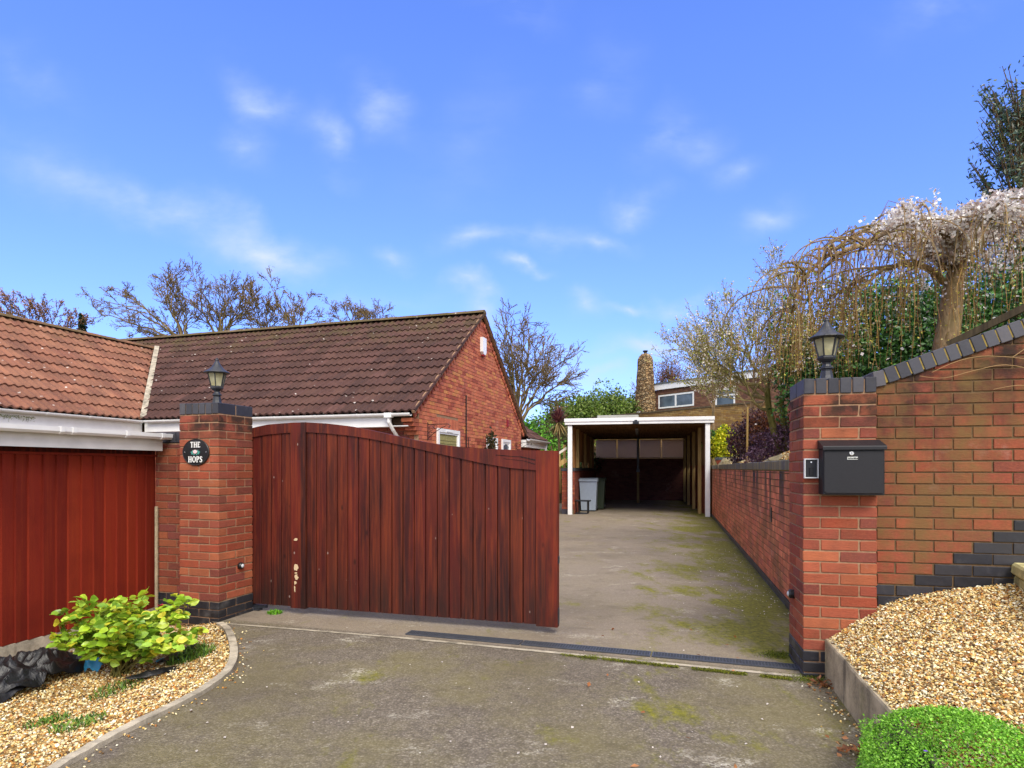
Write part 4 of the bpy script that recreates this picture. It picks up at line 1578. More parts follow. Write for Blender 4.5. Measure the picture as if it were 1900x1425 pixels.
    for x in (-5.6, -4.7, -3.8, -2.9, -2.0, -1.1):
        m = MB(); gutter_round(m, (x, -.02, EZ - .008), (x + .04, -.02, EZ - .008), .062); m.build('bracket', M['upvc'], g)
    mb = MB(); gutter_round(mb, (-6.19, -9, EZ - .01), (-6.19, -.02, EZ - .01)); g = mb.build('wing_gutter', M['upvc'], t)
    for y in (-.4, -1.2, -2.0, -2.8):
        m = MB(); gutter_round(m, (-6.19, y, EZ - .008), (-6.19, y + .04, EZ - .008), .062); m.build('bracket', M['upvc'], g)
    # downpipe with swan neck
    mb = MB()
    mb.box(-.53, -.39, -.075, .035, EZ - .085, EZ + .0)
    mb.tube([(-.46, -.02, EZ - .08), (-.46, -.02, EZ - .16), (-.44, .10, EZ - .30), (-.43, .26, EZ - .42), (-.43, .29, EZ - .52), (-.43, .29, .05)], .034, 8)
    mb.build('downpipe', M['upvc'], t)
    # moss on the wing fascia top, small
    mb = MB()
    for k in range(420):
        y = -2.75 + random.random() * .62; z = EZ - .10 - abs(random.gauss(0, .035))
        s = .012
        mb.add([(-6.262 + random.random() * .012, y + random.uniform(-s, s), z + random.uniform(-s, s)) for _ in range(3)], [(0, 1, 2)], srgb(120, 128, 36) * random.uniform(.6, 1.3))
    tag(mb.build('moss', M['leaf'], t), kind='stuff')
    # alarm box, pipe, vent
    mb = MB()
    mb.prism([(3.60, 4.16), (3.66, 4.10), (3.78, 4.10), (3.84, 4.16), (3.84, 4.50), (3.60, 4.50)], lambda u, v, d: (d, u, v), gx + .014, gx + .09)
    al = mb.build('alarm_box', M['upvc'], t)
    mb = MB(); mb.box(gx + .02, gx + .085, 3.65, 3.79, 4.06, 4.098, bev=.01); mb.build('strobe', M['red'], al)
    mb = MB(); mb.tube([(gx + .03, 2.66, 3.02), (gx + .03, 2.66, .1)], .014, 6); mb.tube([(gx + .03, 2.80, 2.1), (gx + .03, 2.80, .1)], .007, 5); mb.build('cable_pipe', M['black'], t)
    mb = MB(); mb.box(gx + .012, gx + .03, 5.68, 5.82, 2.52, 2.70); mb.build('air_vent', M['red'], t)
    # rear extension
    y0, y1 = W + .02, W + 2.4
    mb = MB()
    f = lambda u, z, o: (-.12 + o, u, z)
    brick_face(mb, W - .3, y1 - .1, 0, 2.05, f, pal=RED, chamfer=0, d=.010)
    mb.build('rear_bricks', M['brick_far'], t)
    mb = MB(); mb.box(-3, -.121, W - .3, y1 - .1, 0, 2.15); mb.build('rear_wall', M['mortar'], t)
    mb = MB()
    def Pe(u, s, h): return (.10 - s * cs + h * sn, W + u, 2.27 + s * sn + h * cs)
    tiled_slope(mb, lambda s: -.1, lambda s: 2.40 - s * cs * .9, 6, Pe, gauge=.346, pal=TB)
    mb.add([(.10, y1 + .0, 2.28), (-1.62, y1 - 1.55, 3.49), (-3.2, y1, 2.28)], [(0, 1, 2)], TB[0])
    mb.build('rear_extension_roof', M['tile_brown'], t)
    mb = MB(); mb.box(-.1, .06, W - .1, y1, 2.03, 2.24); mb.build('rear_fascia', M['upvc'], t)
    mb = MB(); gutter_round(mb, (.14, W - .1, 2.27), (.14, y1 + .03, 2.27), .06); mb.tube([(.10, y1 - .1, 2.22), (.06, y1 - .1, 2.0), (-.03, y1 - .1, 1.9), (-.03, y1 - .1, 0)], .035, 8); mb.build('rear_gutter', M['upvc'], t)


bungalow()


def hanging_bracket(label, y, z):
    o = thing('basket_bracket', label, 'bracket', frame_pt(HL, A17, -.015, y, z), A17, 'hanging basket brackets')
    mb = MB()
    mb.bar((0, 0, -.30), (0, 0, .04), .02, .008)
    mb.tube([(0, 0, .0), (.2, 0, .002), (.42, 0, .0), (.46, 0, -.03), (.44, 0, -.07), (.41, 0, -.05)], .008, 5)
    mb.tube([(0, 0, -.27), (.08, 0, -.20), (.18, 0, -.13), (.28, 0, -.07), (.38, 0, -.03)], .007, 5)
    for (cx, cz, r) in ((.07, -.07, .045), (.16, -.05, .035), (.05, -.16, .03)):
        mb.tube([(cx + r * math.cos(a), 0, cz + r * math.sin(a)) for a in [k * .7 for k in range(9)]], .005, 4)
    mb.build('scroll_arm', M['black'], o)
    return o


hanging_bracket('black scrolled bracket beside the large gable window', .69, 2.24)
hanging_bracket('black scrolled bracket at the far corner of the gable', 6.55, 2.12)


# ------------------------------------------------------------------ ground
def px_ground(px, py, z=0.0):
    Y = (CAM_H - z) * 1134 / (py - 868.5)
    return ((px - 950) / 1134 * Y, Y)


KERB = [(408, 1156), (421, 1166), (430, 1185), (434, 1210), (428, 1234), (411, 1254), (372, 1281), (304, 1316), (224, 1355), (150, 1395), (88, 1432), (0, 1490), (-200, 1640)]
kerb_pts = [Vector(px_ground(*p, .02)) for p in KERB]


def smooth_curve(pts, n=6):
    out = []
    for i in range(len(pts) - 1):
        p0 = pts[max(i - 1, 0)]; p1 = pts[i]; p2 = pts[i + 1]; p3 = pts[min(i + 2, len(pts) - 1)]
        for k in range(n):
            t = k / n
            out.append(.5 * ((2 * p1) + (-p0 + p2) * t + (2 * p0 - 5 * p1 + 4 * p2 - p3) * t * t + (-p0 + 3 * p1 - 3 * p2 + p3) * t ** 3))
    out.append(pts[-1]); return out


KC = smooth_curve(kerb_pts)


def ground():
    mb = MB(); mb.add([(-400, -50, -.55), (400, -50, -.55), (400, 700, -.55), (-400, 700, -.55)], [(0, 1, 2, 3)])
    struct(mb.build('ground', M['grass']), 'rough green ground beyond the gardens')
    # driveway: polygon with the kerb cut out, filled as strips
    mb = MB()
    vs = []; fs = []
    left = [(v.x + .012, v.y) for v in KC]           # from pillar toward the camera
    left = [(x, y) for x, y in left]
    # region in front: between kerb curve and right limit
    for (x, y) in left:
        xr = 2.13 + (y - 4.05) * .262 if y < 4.3 else 2.9
        vs += [(x, y, 0), (xr + .02, y, 0)]
    for i in range(len(left) - 1):
        a = 2 * i; fs.append((a + 1, a, a + 2, a + 3))
    mb.add(vs, fs)
    y0 = left[0][1]
    x0 = left[0][0]
    xs0 = 2.9
    # behind
    mb.add([(x0, y0, 0), (xs0, y0, 0), (3.4, 8, 0), (-3.6, 8, 0), (-3.6, 6.25, 0), (-3.0, 5.9, 0), (-2.7, 5.55, 0)], [tuple(range(7))])
    mb.add([(-3.6, 8, 0), (3.4, 8, 0), (9.5, 31, 0), (-2, 31, 0), (-8, 8, 0)], [(0, 1, 2, 3, 4)])
    bx = left[-1]
    mb.add([(bx[0], bx[1], 0), (2.0, bx[1], 0), (2.0, -4, 0), (-8, -4, 0), (-8, bx[1], 0)], [(0, 1, 2, 3, 4)])
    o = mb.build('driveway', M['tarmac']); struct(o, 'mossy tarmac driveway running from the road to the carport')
    # kerb edging
    mb = MB(); vs = []; fs = []
    n = len(KC)
    for i, p in enumerate(KC):
        d = (KC[min(i + 1, n - 1)] - KC[max(i - 1, 0)]).normalized(); s = Vector((-d.y, d.x))
        a, b = p + s * .028, p - s * .028
        jz = random.uniform(-.003, .003)
        for q in (a, b): vs += [(q.x, q.y, -.25), (q.x, q.y, .028 + jz)]
    for i in range(n - 1):
        a, b = 4 * i, 4 * (i + 1)
        fs += [(a, b, b + 1, a + 1), (a + 2, a + 3, b + 3, b + 2), (a + 1, b + 1, b + 3, a + 3)]
    mb.add(vs, fs)
    struct(mb.build('kerb', M['concrete_pale']), 'curved concrete kerb edging round the left gravel bed')
    # concrete strip across
    a = Vector(px_ground(414, 1157)); b = Vector(px_ground(745, 1184)); c = Vector(px_ground(1488, 1256))
    mb = MB()
    for p, q, w in ((a, b, .035), (b, c, .045)):
        d = (q - p).normalized(); s = Vector((-d.y, d.x)) * w / 2
        mb.add([(*(p - s), .004), (*(q - s), .004), (*(q + s), .004), (*(p + s), .004)], [(0, 1, 2, 3)])
    struct(mb.build('path', M['concrete_pale']), 'thin concrete strip laid across the driveway in front of the gate')


ground()


def drain():
    a = Vector(px_ground(752, 1178)); b = Vector(px_ground(1487, 1245))
    d = (b - a).normalized(); rz = math.atan2(d.y, d.x)
    Ls = (b - a).length / 3
    mbc = MB(); 
    proto = None
    names = ['black drain grate at the left end nearest the gate', 'middle black drain grate between its two neighbours', 'black drain grate at the right end beside the right pillar']
    for i in range(3):
        p = a + d * Ls * i
        if proto is None:
            t = thing('drain_grate', names[0], 'drain', (p.x, p.y, 0), rz, 'drain grates across the driveway')
            mb = MB(); W = .115; L = Ls - .012
            mb.box(0, L, 0, .010, .003, .012); mb.box(0, L, W - .010, W, .003, .012)
            mb.box(0, .012, .0102, W - .0102, .003, .0118); mb.box(L - .012, L, .0102, W - .0102, .003, .0118)
            mb.build('frame', M['grate'], t)
            mb = MB()
            n = 46
            for k in range(1, n):
                x = L * k / n; mb.box(x - .0024, x + .0024, .0104, W - .0104, .004, .0105)
            for k in range(1, 5):
                y = W * k / 5; mb.box(.0122, L - .0122, y - .0024, y + .0024, .0042, .0112)
            mb.build('grid', M['grate'], t)
            mb = MB(); mb.box(.001, L - .001, .001, W - .001, .0015, .0029, srgb(14, 13, 12)); 
            k = NT('channel_dark', .9); k.color(k.attr()); mb.build('channel', k.m, t)
            proto = t
        else:
            c = copy_tree(proto); c.location = (p.x, p.y, 0); c['label'] = names[i]


drain()


# ------------------------------------------------------------------ gravel
def scatter(mb, tv, tf, pos, size, tints, squash=(1, 1, 1), normal_up=False, tilt=.5):
    n = len(pos); k = len(tv)
    tv = np.asarray(tv, float); tf = np.asarray(tf, int)
    q = RNG.normal(size=(n, 4))
    if normal_up:
        yaw = RNG.uniform(0, 2 * np.pi, n)
        ax = RNG.normal(size=(n, 2)) * tilt
        cz, sz = np.cos(yaw), np.sin(yaw)
        Rm = np.zeros((n, 3, 3))
        Rm[:, 0, 0] = cz; Rm[:, 0, 1] = -sz; Rm[:, 1, 0] = sz; Rm[:, 1, 1] = cz; Rm[:, 2, 2] = 1
        cx, sx = np.cos(ax[:, 0]), np.sin(ax[:, 0]); cy, sy = np.cos(ax[:, 1]), np.sin(ax[:, 1])
        Rx = np.zeros((n, 3, 3)); Rx[:, 0, 0] = 1; Rx[:, 1, 1] = cx; Rx[:, 1, 2] = -sx; Rx[:, 2, 1] = sx; Rx[:, 2, 2] = cx
        Ry = np.zeros((n, 3, 3)); Ry[:, 1, 1] = 1; Ry[:, 0, 0] = cy; Ry[:, 0, 2] = sy; Ry[:, 2, 0] = -sy; Ry[:, 2, 2] = cy
        Rm = Rx @ Ry @ Rm
    else:
        q /= np.linalg.norm(q, axis=1)[:, None]
        w, x, y, z = q.T
        Rm = np.stack([1 - 2 * (y * y + z * z), 2 * (x * y - z * w), 2 * (x * z + y * w), 2 * (x * y + z * w), 1 - 2 * (x * x + z * z), 2 * (y * z - x * w), 2 * (x * z - y * w), 2 * (y * z + x * w), 1 - 2 * (x * x + y * y)], 1).reshape(n, 3, 3)
    V = np.einsum('nij,kj->nki', Rm, tv) * np.asarray(size)[:, None, None] * np.asarray(squash)[None, None, :]
    V = V + np.asarray(pos)[:, None, :]
    F = tf[None] + (np.arange(n) * k)[:, None, None]
    T = np.repeat(np.asarray(tints)[:, None, :], k, 1)
    mb.add_np(V.reshape(-1, 3), F.reshape(-1, tf.shape[1]), T.reshape(-1, 3))


_oct_v = [(1, 0, 0), (-.9, .1, 0), (0, .8, .1), (.1, -.7, 0), (0, .1, .5), (.05, 0, -.5), (.6, .55, .25), (-.6, -.5, .2)]
PEB_V = [(1, .1, 0), (.45, .75, .05), (-.5, .7, 0), (-1, 0, .05), (-.45, -.7, 0), (.55, -.65, 0), (.1, .05, .55), (-.1, 0, -.5)]
PEB_F = [(0, 1, 6), (1, 2, 6), (2, 3, 6), (3, 4, 6), (4, 5, 6), (5, 0, 6), (1, 0, 7), (2, 1, 7), (3, 2, 7), (4, 3, 7), (5, 4, 7), (0, 5, 7)]
PEB_C = np.array([srgb(240, 218, 172), srgb(226, 188, 122), srgb(206, 154, 84), srgb(246, 236, 212), srgb(190, 144, 86), srgb(236, 212, 160), srgb(160, 104, 58), srgb(220, 196, 150), srgb(130, 100, 64), srgb(236, 224, 196), srgb(96, 74, 52), srgb(190, 128, 58), srgb(222, 182, 100), srgb(244, 226, 176), srgb(232, 200, 132)]) * np.array((.92, .96, .92))


def pip(pt, poly):
    x, y = pt; c = False
    for i in range(len(poly)):
        a, b = poly[i], poly[i - 1]
        if (a[1] > y) != (b[1] > y) and x < (b[0] - a[0]) * (y - a[1]) / (b[1] - a[1]) + a[0]: c = not c
    return c


def dist_curve(p, curve):
    return min((Vector(p) - c).length for c in curve)


def left_height(x, y):
    d = dist_curve((x, y), KC[::2])
    return .005 - .17 * min(1, max(0, (d - .05) / .9)) + .018 * mnoise.noise(Vector((x * 3, y * 3, 0)))


def gravel_left():
    fl = lambda t: frame_pt(F0, A17, .01, -t)
    poly = [(v.x, v.y) for v in KC] + [(-8, .3), (fl(3.4)[0], fl(3.4)[1]), (fl(0.02)[0], fl(.02)[1]), (-3.1, 5.98), (-2.7, 5.6)]
    # base
    mb = MB(); vs = []; fs = []; idx = {}
    xs = np.arange(-5.6, -1.6, .06); ys = np.arange(1.5, 6.1, .06)
    for i, x in enumerate(xs):
        for j, y in enumerate(ys):
            idx[i, j] = len(vs); vs.append((x, y, left_height(x, y) - .012))
    for i in range(len(xs) - 1):
        for j in range(len(ys) - 1):
            if all(pip((xs[i + a], ys[j + b]), poly) for a in (0, 1) for b in (0, 1)):
                fs.append((idx[i, j], idx[i + 1, j], idx[i + 1, j + 1], idx[i, j + 1]))
    mb.add(vs, fs)
    struct(mb.build('gravel_bed_ground', M['gravel_base']), 'sandy earth beneath the left gravel')
    pos = []
    while len(pos) < 34000:
        y = random.uniform(1.8, 6.05)
        x = random.uniform(-4.9, -1.9)
        if x < -1.15 * y - .1: continue
        if not pip((x, y), poly): continue
        if dist_curve((x, y), KC) < .035: continue
        pos.append((x, y, left_height(x, y) + random.uniform(-.010, .006)))
    mb = MB()
    n = len(pos)
    size = RNG.uniform(.004, .0105, n) * RNG.choice([.8, 1, 1.25], n)
    scatter(mb, PEB_V, PEB_F, pos, size, PEB_C[RNG.integers(0, len(PEB_C), n)] * RNG.uniform(.75, 1.15, n)[:, None], normal_up=True)
    tag(mb.build('gravel', M['pebble'], recalc=False), 'golden gravel in the left bed below the red boards', 'gravel', kind='stuff')


gravel_left()

E0 = Vector((2.115, 4.10)); ED = Vector((-.254, -.967)); EN = Vector((.967, -.254))


def right_height(x, y):
    v = Vector((x, y)) - E0
    l = v.dot(ED); e = max(0, v.dot(EN))
    h = .262 + .45 * (1 - math.exp(-2 * e)) * max(.45, min(1, 1 - .32 * l))
    return h + .018 * mnoise.noise(Vector((x * 3, y * 3, 5)))


def gravel_right():
    mb = MB(); vs = []; fs = []
    nl, ne = 60, 50
    for i in range(nl):
        for j in range(ne):
            p = E0 + ED * (-.15 + i * .065) + EN * (.0 + j * .06)
            vs.append((p.x, p.y, right_height(p.x, p.y) - .012))
    for i in range(nl - 1):
        for j in range(ne - 1):
            a = i * ne + j; fs.append((a, a + 1, a + ne + 1, a + ne))
    mb.add(vs, fs)
    struct(mb.build('raised_bed_ground', M['gravel_base']), 'sandy earth beneath the raised right gravel')
    pos = []
    wall_o = Vector(frame_pt(RP, ARP, .45, 0)[:2]); wd = Vector((math.cos(ARP), math.sin(ARP))); wn = Vector((-wd.y, wd.x))
    while len(pos) < 62000:
        p = E0 + ED * random.uniform(-.2, 2.9) + EN * random.uniform(.0, 2.4)
        if p.x > 1.15 * p.y + .1: continue
        q = (p - wall_o)
        if q.dot(wn) > .08: continue
        if q.dot(wd) < 0.01 and q.dot(wn) > -.01: continue
        pos.append((p.x, p.y, right_height(p.x, p.y) + random.uniform(-.010, .007)))
    mb = MB(); n = len(pos)
    scatter(mb, PEB_V, PEB_F, pos, RNG.uniform(.0038, .0095, n) * RNG.choice([.8, 1, 1.3], n), PEB_C[RNG.integers(0, len(PEB_C), n)] * RNG.uniform(.75, 1.2, n)[:, None], normal_up=True)
    tag(mb.build('gravel', M['pebble'], recalc=False), 'golden gravel heaped in the raised right bed', 'gravel', kind='stuff')
    # concrete edging
    t = thing('bed_edging', 'weathered concrete edging wall holding back the right gravel bed', 'edging', (E0.x, E0.y, 0), math.atan2(EN.y, EN.x))
    mb = MB()
    # slightly irregular slab: local x = EN, local y = -ED
    n = 26; vs = []; fs = []
    for k in range(n + 1):
        y = .04 - 3.2 * k / n
        w = lambda s: .006 * mnoise.noise(Vector((y * 3, s, 0)))
        prof = [(-.016 + w(1), -.05), (-.016 + w(2), .255), (-.010, .266 + w(3)), (.045, .268 + w(4)), (.052, .262), (.052, -.05)]
        for (x, z) in prof: vs.append((x, y, z))
    m = 6
    for k in range(n):
        for q in range(m - 1):
            a = k * m + q; fs.append((a, a + 1, a + m + 1, a + m))
    fs += [tuple(range(m)), tuple(n * m + q for q in range(m - 1, -1, -1))]
    mb.add(vs, fs); mb.build('slab', M['concrete'], t)
    # sandstone block
    mb = MB()
    t = thing('sandstone_step', 'pale mossy sandstone slabs lying at the top of the right gravel', 'stone', (3.24, 4.0, 0), -R(27))
    for z0, z1, o in ((.66, .725, .02), (.732, .80, 0)):
        mb = MB(); mb.box(o, 1.1, -1.0, -.02 - o, z0, z1, bev=.014, jit=.008)
        mb.build('slab', M['sandstone'], t)


gravel_right()


# ------------------------------------------------------------------ foliage helpers
LEAF4 = ([(0, 0, 0), (.5, -.32, .08), (1, 0, 0), (.5, .32, .08)], [(0, 1, 2, 3)])
LEAF_OV = ([(0, 0, 0), (.22, -.26, .05), (.62, -.30, .05), (1, 0, -.04), (.62, .30, .05), (.22, .26, .05), (.45, 0, -.02)],
           [(0, 1, 6), (1, 2, 6), (2, 3, 6), (3, 4, 6), (4, 5, 6), (5, 0, 6)])


def crown_points(n, c, r, shell=.45, lump=.35, freq=1.6, seed=0, cut=None, gaps=0.0):
    out = []
    while len(out) < n:
        v = RNG.normal(size=3); v /= np.linalg.norm(v)
        k = 1 + lump * mnoise.noise(Vector(v * freq) + Vector((seed * 7.3, seed, 0)))
        k += lump * .5 * mnoise.noise(Vector(v * freq * 2.7) + Vector((seed * 3.3, 0, seed)))
        rad = (shell + (1 - shell) * RNG.random() ** .6) * k
        p = np.array(c) + v * rad * np.array(r)
        if cut and not cut(p): continue
        if gaps and mnoise.noise(Vector(p * 2.6 / max(r)) + Vector((seed, 0, 0))) < -gaps: continue
        out.append(p)
    return np.array(out)


def leaf_tints(n, pal, var=.25):
    pal = np.array(pal)
    return pal[RNG.integers(0, len(pal), n)] * RNG.uniform(1 - var, 1 + var, n)[:, None]


def bush(name, label, cat, loc, r, n, size, pal, mat='leaf', tmpl=LEAF4, stems=6, stem_mat='bark', lumps=None, group=None, shell=.4, lump=.4, gaps=0., seed=None):
    """leafy shrub: stems + foliage, loc is the base"""
    t = thing(name, label, cat, loc, 0, group)
    mb = MB()
    seed = seed if seed is not None else random.random() * 50
    for k in range(stems):
        a = random.uniform(0, 6.28); q = random.uniform(.3, .7)
        mb.tube([(0, 0, 0), (r[0] * q * .4 * math.cos(a), r[1] * q * .4 * math.sin(a), r[2] * .7), (r[0] * q * math.cos(a), r[1] * q * math.sin(a), r[2] * 1.4)],
                [max(.012, r[2] * .03), r[2] * .018, r[2] * .008], 5)
    mb.build('stems', M[stem_mat], t)
    mb = MB()
    lumps = lumps or [(0, 0, r[2], 1.0)]
    tot = sum(l[3] ** 2 for l in lumps)
    for i, (x, y, z, s) in enumerate(lumps):
        m = int(n * s * s / tot)
        P = crown_points(m, (x, y, z), [a * s for a in r], shell, lump, seed=seed + i, cut=lambda p: p[2] > -.02, gaps=gaps)
        m = len(P)
        scatter(mb, tmpl[0], tmpl[1], P, RNG.uniform(size * .7, size * 1.3, m), leaf_tints(m, pal))
    mb.build('foliage', M[mat], t, recalc=False)
    return t


# ------------------------------------------------------------------ terrain behind the walls
def bank_h(e, l):
    return 1.40 + min(.42 * e, 2.2) + .05 * mnoise.noise(Vector((e * 1.3, l * .9, 2)))


def terrain():
    mb = MB(); vs = []; fs = []
    es = [.2, .5, 1, 1.5, 2, 3, 4, 5, 7, 10, 14]
    ls = np.arange(-.9, 24, .6)
    for l in ls:
        for e in es:
            p = W0 + WD * float(l) + WN * e
            vs.append((p.x, p.y, bank_h(e, float(l))))
    m = len(es)
    for i in range(len(ls) - 1):
        for j in range(m - 1):
            a = i * m + j; fs.append((a, a + 1, a + m + 1, a + m))
    mb.add(vs, fs)
    struct(mb.build('garden_bank', M['soil'], smooth=True), 'raised garden bank behind the retaining wall')
    mb = MB(); vs = []; fs = []
    xs = np.arange(-30, 60, 1.0); ys = np.arange(22, 80, 1.0)
    sm = lambda v: max(0, min(1, v)) ** 2 * (3 - 2 * max(0, min(1, v)))
    for x in xs:
        for y in ys:
            dd = (x - 4.66) * .8 + (y - 32) * .6
            h = -.5 + 4.5 * sm((dd - .3) / 1.2) * sm((x + 3) / 6.5)
            vs.append((x, y, h))
    m = len(ys)
    for i in range(len(xs) - 1):
        for j in range(m - 1):
            a = i * m + j; fs.append((a, a + m, a + m + 1, a + 1))
    mb.add(vs, fs)
    struct(mb.build('terrain', M['grass'], smooth=True), 'higher ground where the neighbouring house stands')


terrain()


# ------------------------------------------------------------------ carport
CP = (1.76, 18.5, 0); ACP = -R(12)


def carport():
    t = thing('carport', 'open fronted carport with white posts and flat roof at the drive end', 'carport', CP, ACP)
    Wd, D, Hc = 3.98, 9.0, 2.72
    def part(name, mat, *boxes, bev=0, tint=(1, 1, 1)):
        mb = MB()
        for b in boxes: mb.box(*b, tint, bev)
        return mb.build(name, M[mat], t)
    part('post', 'upvc', (-.07, .06, -.02, .10, 0, Hc - .02), bev=.004)
    part('post', 'upvc', (Wd - .06, Wd + .07, -.02, .10, 0, Hc - .02), bev=.004)
    part('fascia_board', 'upvc', (-.17, Wd + .19, -.10, -.075, 2.80, 2.90), bev=.004)
    part('fascia_board', 'upvc', (-.155, Wd + .175, -.073, -.045, 2.715, 2.81), bev=.004)
    part('ceiling', 'timber_dk', (-.15, Wd + .17, -.044, D + .1, Hc, Hc + .03))
    mb = MB()
    for k in range(11):
        y = .4 + k * .82
        mb.box(.0, Wd, y, y + .045, Hc - .055, Hc - .002, (.9, .8, .7))
    mb.build('ceiling_joists', M['timber_dk'], t)
    part('roof_deck', 'fascia_weathered', (-.16, Wd + .18, -.07, D + .1, Hc + .032, Hc + .15))
    part('roof_light', 'slate_light', (.72, 2.02, 1.3, 2.8, Hc + .152, Hc + .38), bev=.01)
    # left brick dwarf wall with timber above
    mb = MB(); f = lambda u, z, o: (.10 + o, u, z)
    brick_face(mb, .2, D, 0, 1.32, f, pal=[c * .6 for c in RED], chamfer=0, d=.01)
    f = lambda u, z, o: (u, .2 - o, z)
    brick_face(mb, -.28, .12, .15, 1.32, f, pal=RED, chamfer=0, d=.01)
    f = lambda u, z, o: (u, D - o, z)
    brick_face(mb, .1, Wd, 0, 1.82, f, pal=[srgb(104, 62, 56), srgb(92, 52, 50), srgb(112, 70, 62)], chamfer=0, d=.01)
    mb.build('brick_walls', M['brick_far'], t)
    part('mortar_joints', 'mortar_dk', (-.28, .099, .201, D, -.05, 1.32), (.1, Wd + .1, D + .001, D + .12, 0, 1.83))
    part('wall_coping', 'blue', (-.31, .13, .17, D, 1.322, 1.41), tint=srgb(60, 58, 60))
    part('plinth', 'blue', (-.282, -.0, .185, .199, 0, .15), tint=srgb(60, 58, 66))
    mb = MB()
    y = .15
    while y < D - .2:
        w = .14
        if not (3.0 < y < 3.75 or 4.6 < y < 5.3) or True:
            z0 = 1.42 if not (2.4 < y < 3.6 or 4.5 < y < 5.8) else 1.62
            mb.box(.02, .045, y, y + w, z0, Hc - .01, np.array((2.4, 1.9, 1.5)) * random.uniform(.8, 1.15))
        y += w + .012
    mb.build('left_cladding', M['timber_dk'], t)
    for y in (1.25, 3.9, 6.6):
        part('stud', 'timber', (.05, .14, y, y + .09, 1.42, Hc - .06))
    # right side: posts against the retaining wall
    for y in (1.2, 3.4, 5.8, 8.0):
        part('stud', 'timber', (Wd - .16, Wd - .06, y, y + .10, 0, Hc - .06))
    mb = MB()
    y = .4
    while y < D:
        mb.box(Wd - .045, Wd - .02, y, y + .14, 1.5, Hc - .01, np.array((1, .9, .8)) * random.uniform(.7, 1.05)); y += .155
    mb.build('right_cladding', M['timber_dk'], t)
    mb = MB(); f = lambda u, z, o: (Wd + .02 - o, u, z)
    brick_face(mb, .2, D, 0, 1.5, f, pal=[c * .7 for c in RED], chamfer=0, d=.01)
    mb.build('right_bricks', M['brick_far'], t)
    part('right_mortar', 'mortar_dk', (Wd + .0205, Wd + .12, .2, D, 0, 1.52))
    # back panels, four pale sheets
    for k in range(4):
        a = .12 + k * .955
        part('back_panel', 'panel', (a, a + .90, D - .05, D - .035, 1.87, Hc - .07))
    part('panel_rail', 'timber_dk', (.1, Wd, D - .06, D - .01, 1.84, 1.868), (.1, Wd, D - .06, D - .01, Hc - .068, Hc - .058))
    part('centre_post', 'timber', (1.92, 2.02, 6.9, 7.0, 0, Hc - .06), tint=(.7, .66, .6))
    mb = MB(); mb.tube([(1.97, 6.85, Hc - .08), (1.97, 6.85, 1.35)], .05, 8); mb.box(1.90, 2.04, 6.78, 6.90, 1.25, 1.36); mb.build('downpipe', M['grey_plastic'], t)
    mb = MB(); mb.box(1.92, 2.0, 1.2, 2.4, Hc - .12, Hc - .06); mb.box(1.92, 2.0, 3.2, 4.4, Hc - .12, Hc - .06); mb.build('strip_light', M['grey_plastic'], t)
    # floodlight on the fascia
    mb = MB(); mb.box(1.86, 2.04, -.20, -.11, 2.70, 2.78, bev=.01); mb.box(1.91, 1.99, -.13, -.09, 2.77, 2.83)
    mb.build('floodlight', M['black'], t)


M['grey_plastic'] = simple('grey_plastic', srgb(120, 122, 124), .5, .08, 10)
M['slate_light'] = simple('roof_light_grey', srgb(150, 150, 142), .6, .1, 8)
M['panel'] = simple('pale_sheet', srgb(236, 216, 200), .6, .06, 6)
tr_ = M['panel'].node_tree
_t = tr_.nodes.new('ShaderNodeBsdfTranslucent'); _t.inputs[0].default_value = (.80, .68, .60, 1)
_m = tr_.nodes.new('ShaderNodeMixShader'); _m.inputs[0].default_value = .6
tr_.links.new(tr_.nodes['Principled BSDF'].outputs[0], _m.inputs[1]); tr_.links.new(_t.outputs[0], _m.inputs[2])
tr_.links.new(_m.outputs[0], tr_.nodes['Material Output'].inputs[0])
carport()


def wheelie_bin(label, loc, rz, mat, lidmat):
    t = thing('wheelie_bin', label, 'bin', loc, rz, 'wheelie bins in the carport')
    def taper(w0, d0, w1, d1, z0, z1, name, m):
        mb = MB()
        vs = [(sx * w / 2, sy * d / 2, z) for (w, d, z) in ((w0, d0, z0), (w1, d1, z1)) for sx, sy in ((-1, -1), (1, -1), (1, 1), (-1, 1))]
        mb.add(vs, [(3, 2, 1, 0), (4, 5, 6, 7), (0, 1, 5, 4), (1, 2, 6, 5), (2, 3, 7, 6), (3, 0, 4, 7)])
        return mb.build(name, m, t)
    taper(.46, .52, .56, .70, .04, .96, 'body', mat)
    mb = MB(); mb.box(-.30, .30, -.38, .37, .962, 1.0, bev=.012); mb.build('rim', mat, t)
    mb = MB(); mb.prism([(-.40, 1.002), (-.38, 1.03), (.0, 1.085), (.34, 1.075), (.40, 1.03), (.40, 1.002)], lambda u, v, d: (d, u, v), -.30, .30); mb.build('lid', lidmat, t)
    mb = MB(); mb.tube([(-.24, .43, 1.02), (.24, .43, 1.02)], .016, 8); mb.build('handle', M['black'], t)
    for sx in (-1, 1):
        mb = MB(); mb.lathe([(.1, -.025), (.1, .025)], 16)
        v = mb.v[0]; mb.v[0] = np.stack([v[:, 2] + sx * .25, v[:, 0] + .24, v[:, 1] + .1], 1); mb.build('wheel', M['black'], t)
    return t


M['bin_grey'] = simple('bin_grey', srgb(150, 162, 176), .45, .05, 10, .4)
M['bin_green'] = simple('bin_green', srgb(52, 62, 44), .5, .08, 10, .4)
wheelie_bin('grey wheelie bin just inside the carport', frame_pt(CP, ACP, .42, 1.75), ACP, M['bin_grey'], M['bin_grey'])
wheelie_bin('dark green wheelie bin behind the grey one', frame_pt(CP, ACP, .62, 2.65), ACP, M['bin_green'], M['bin_green'])


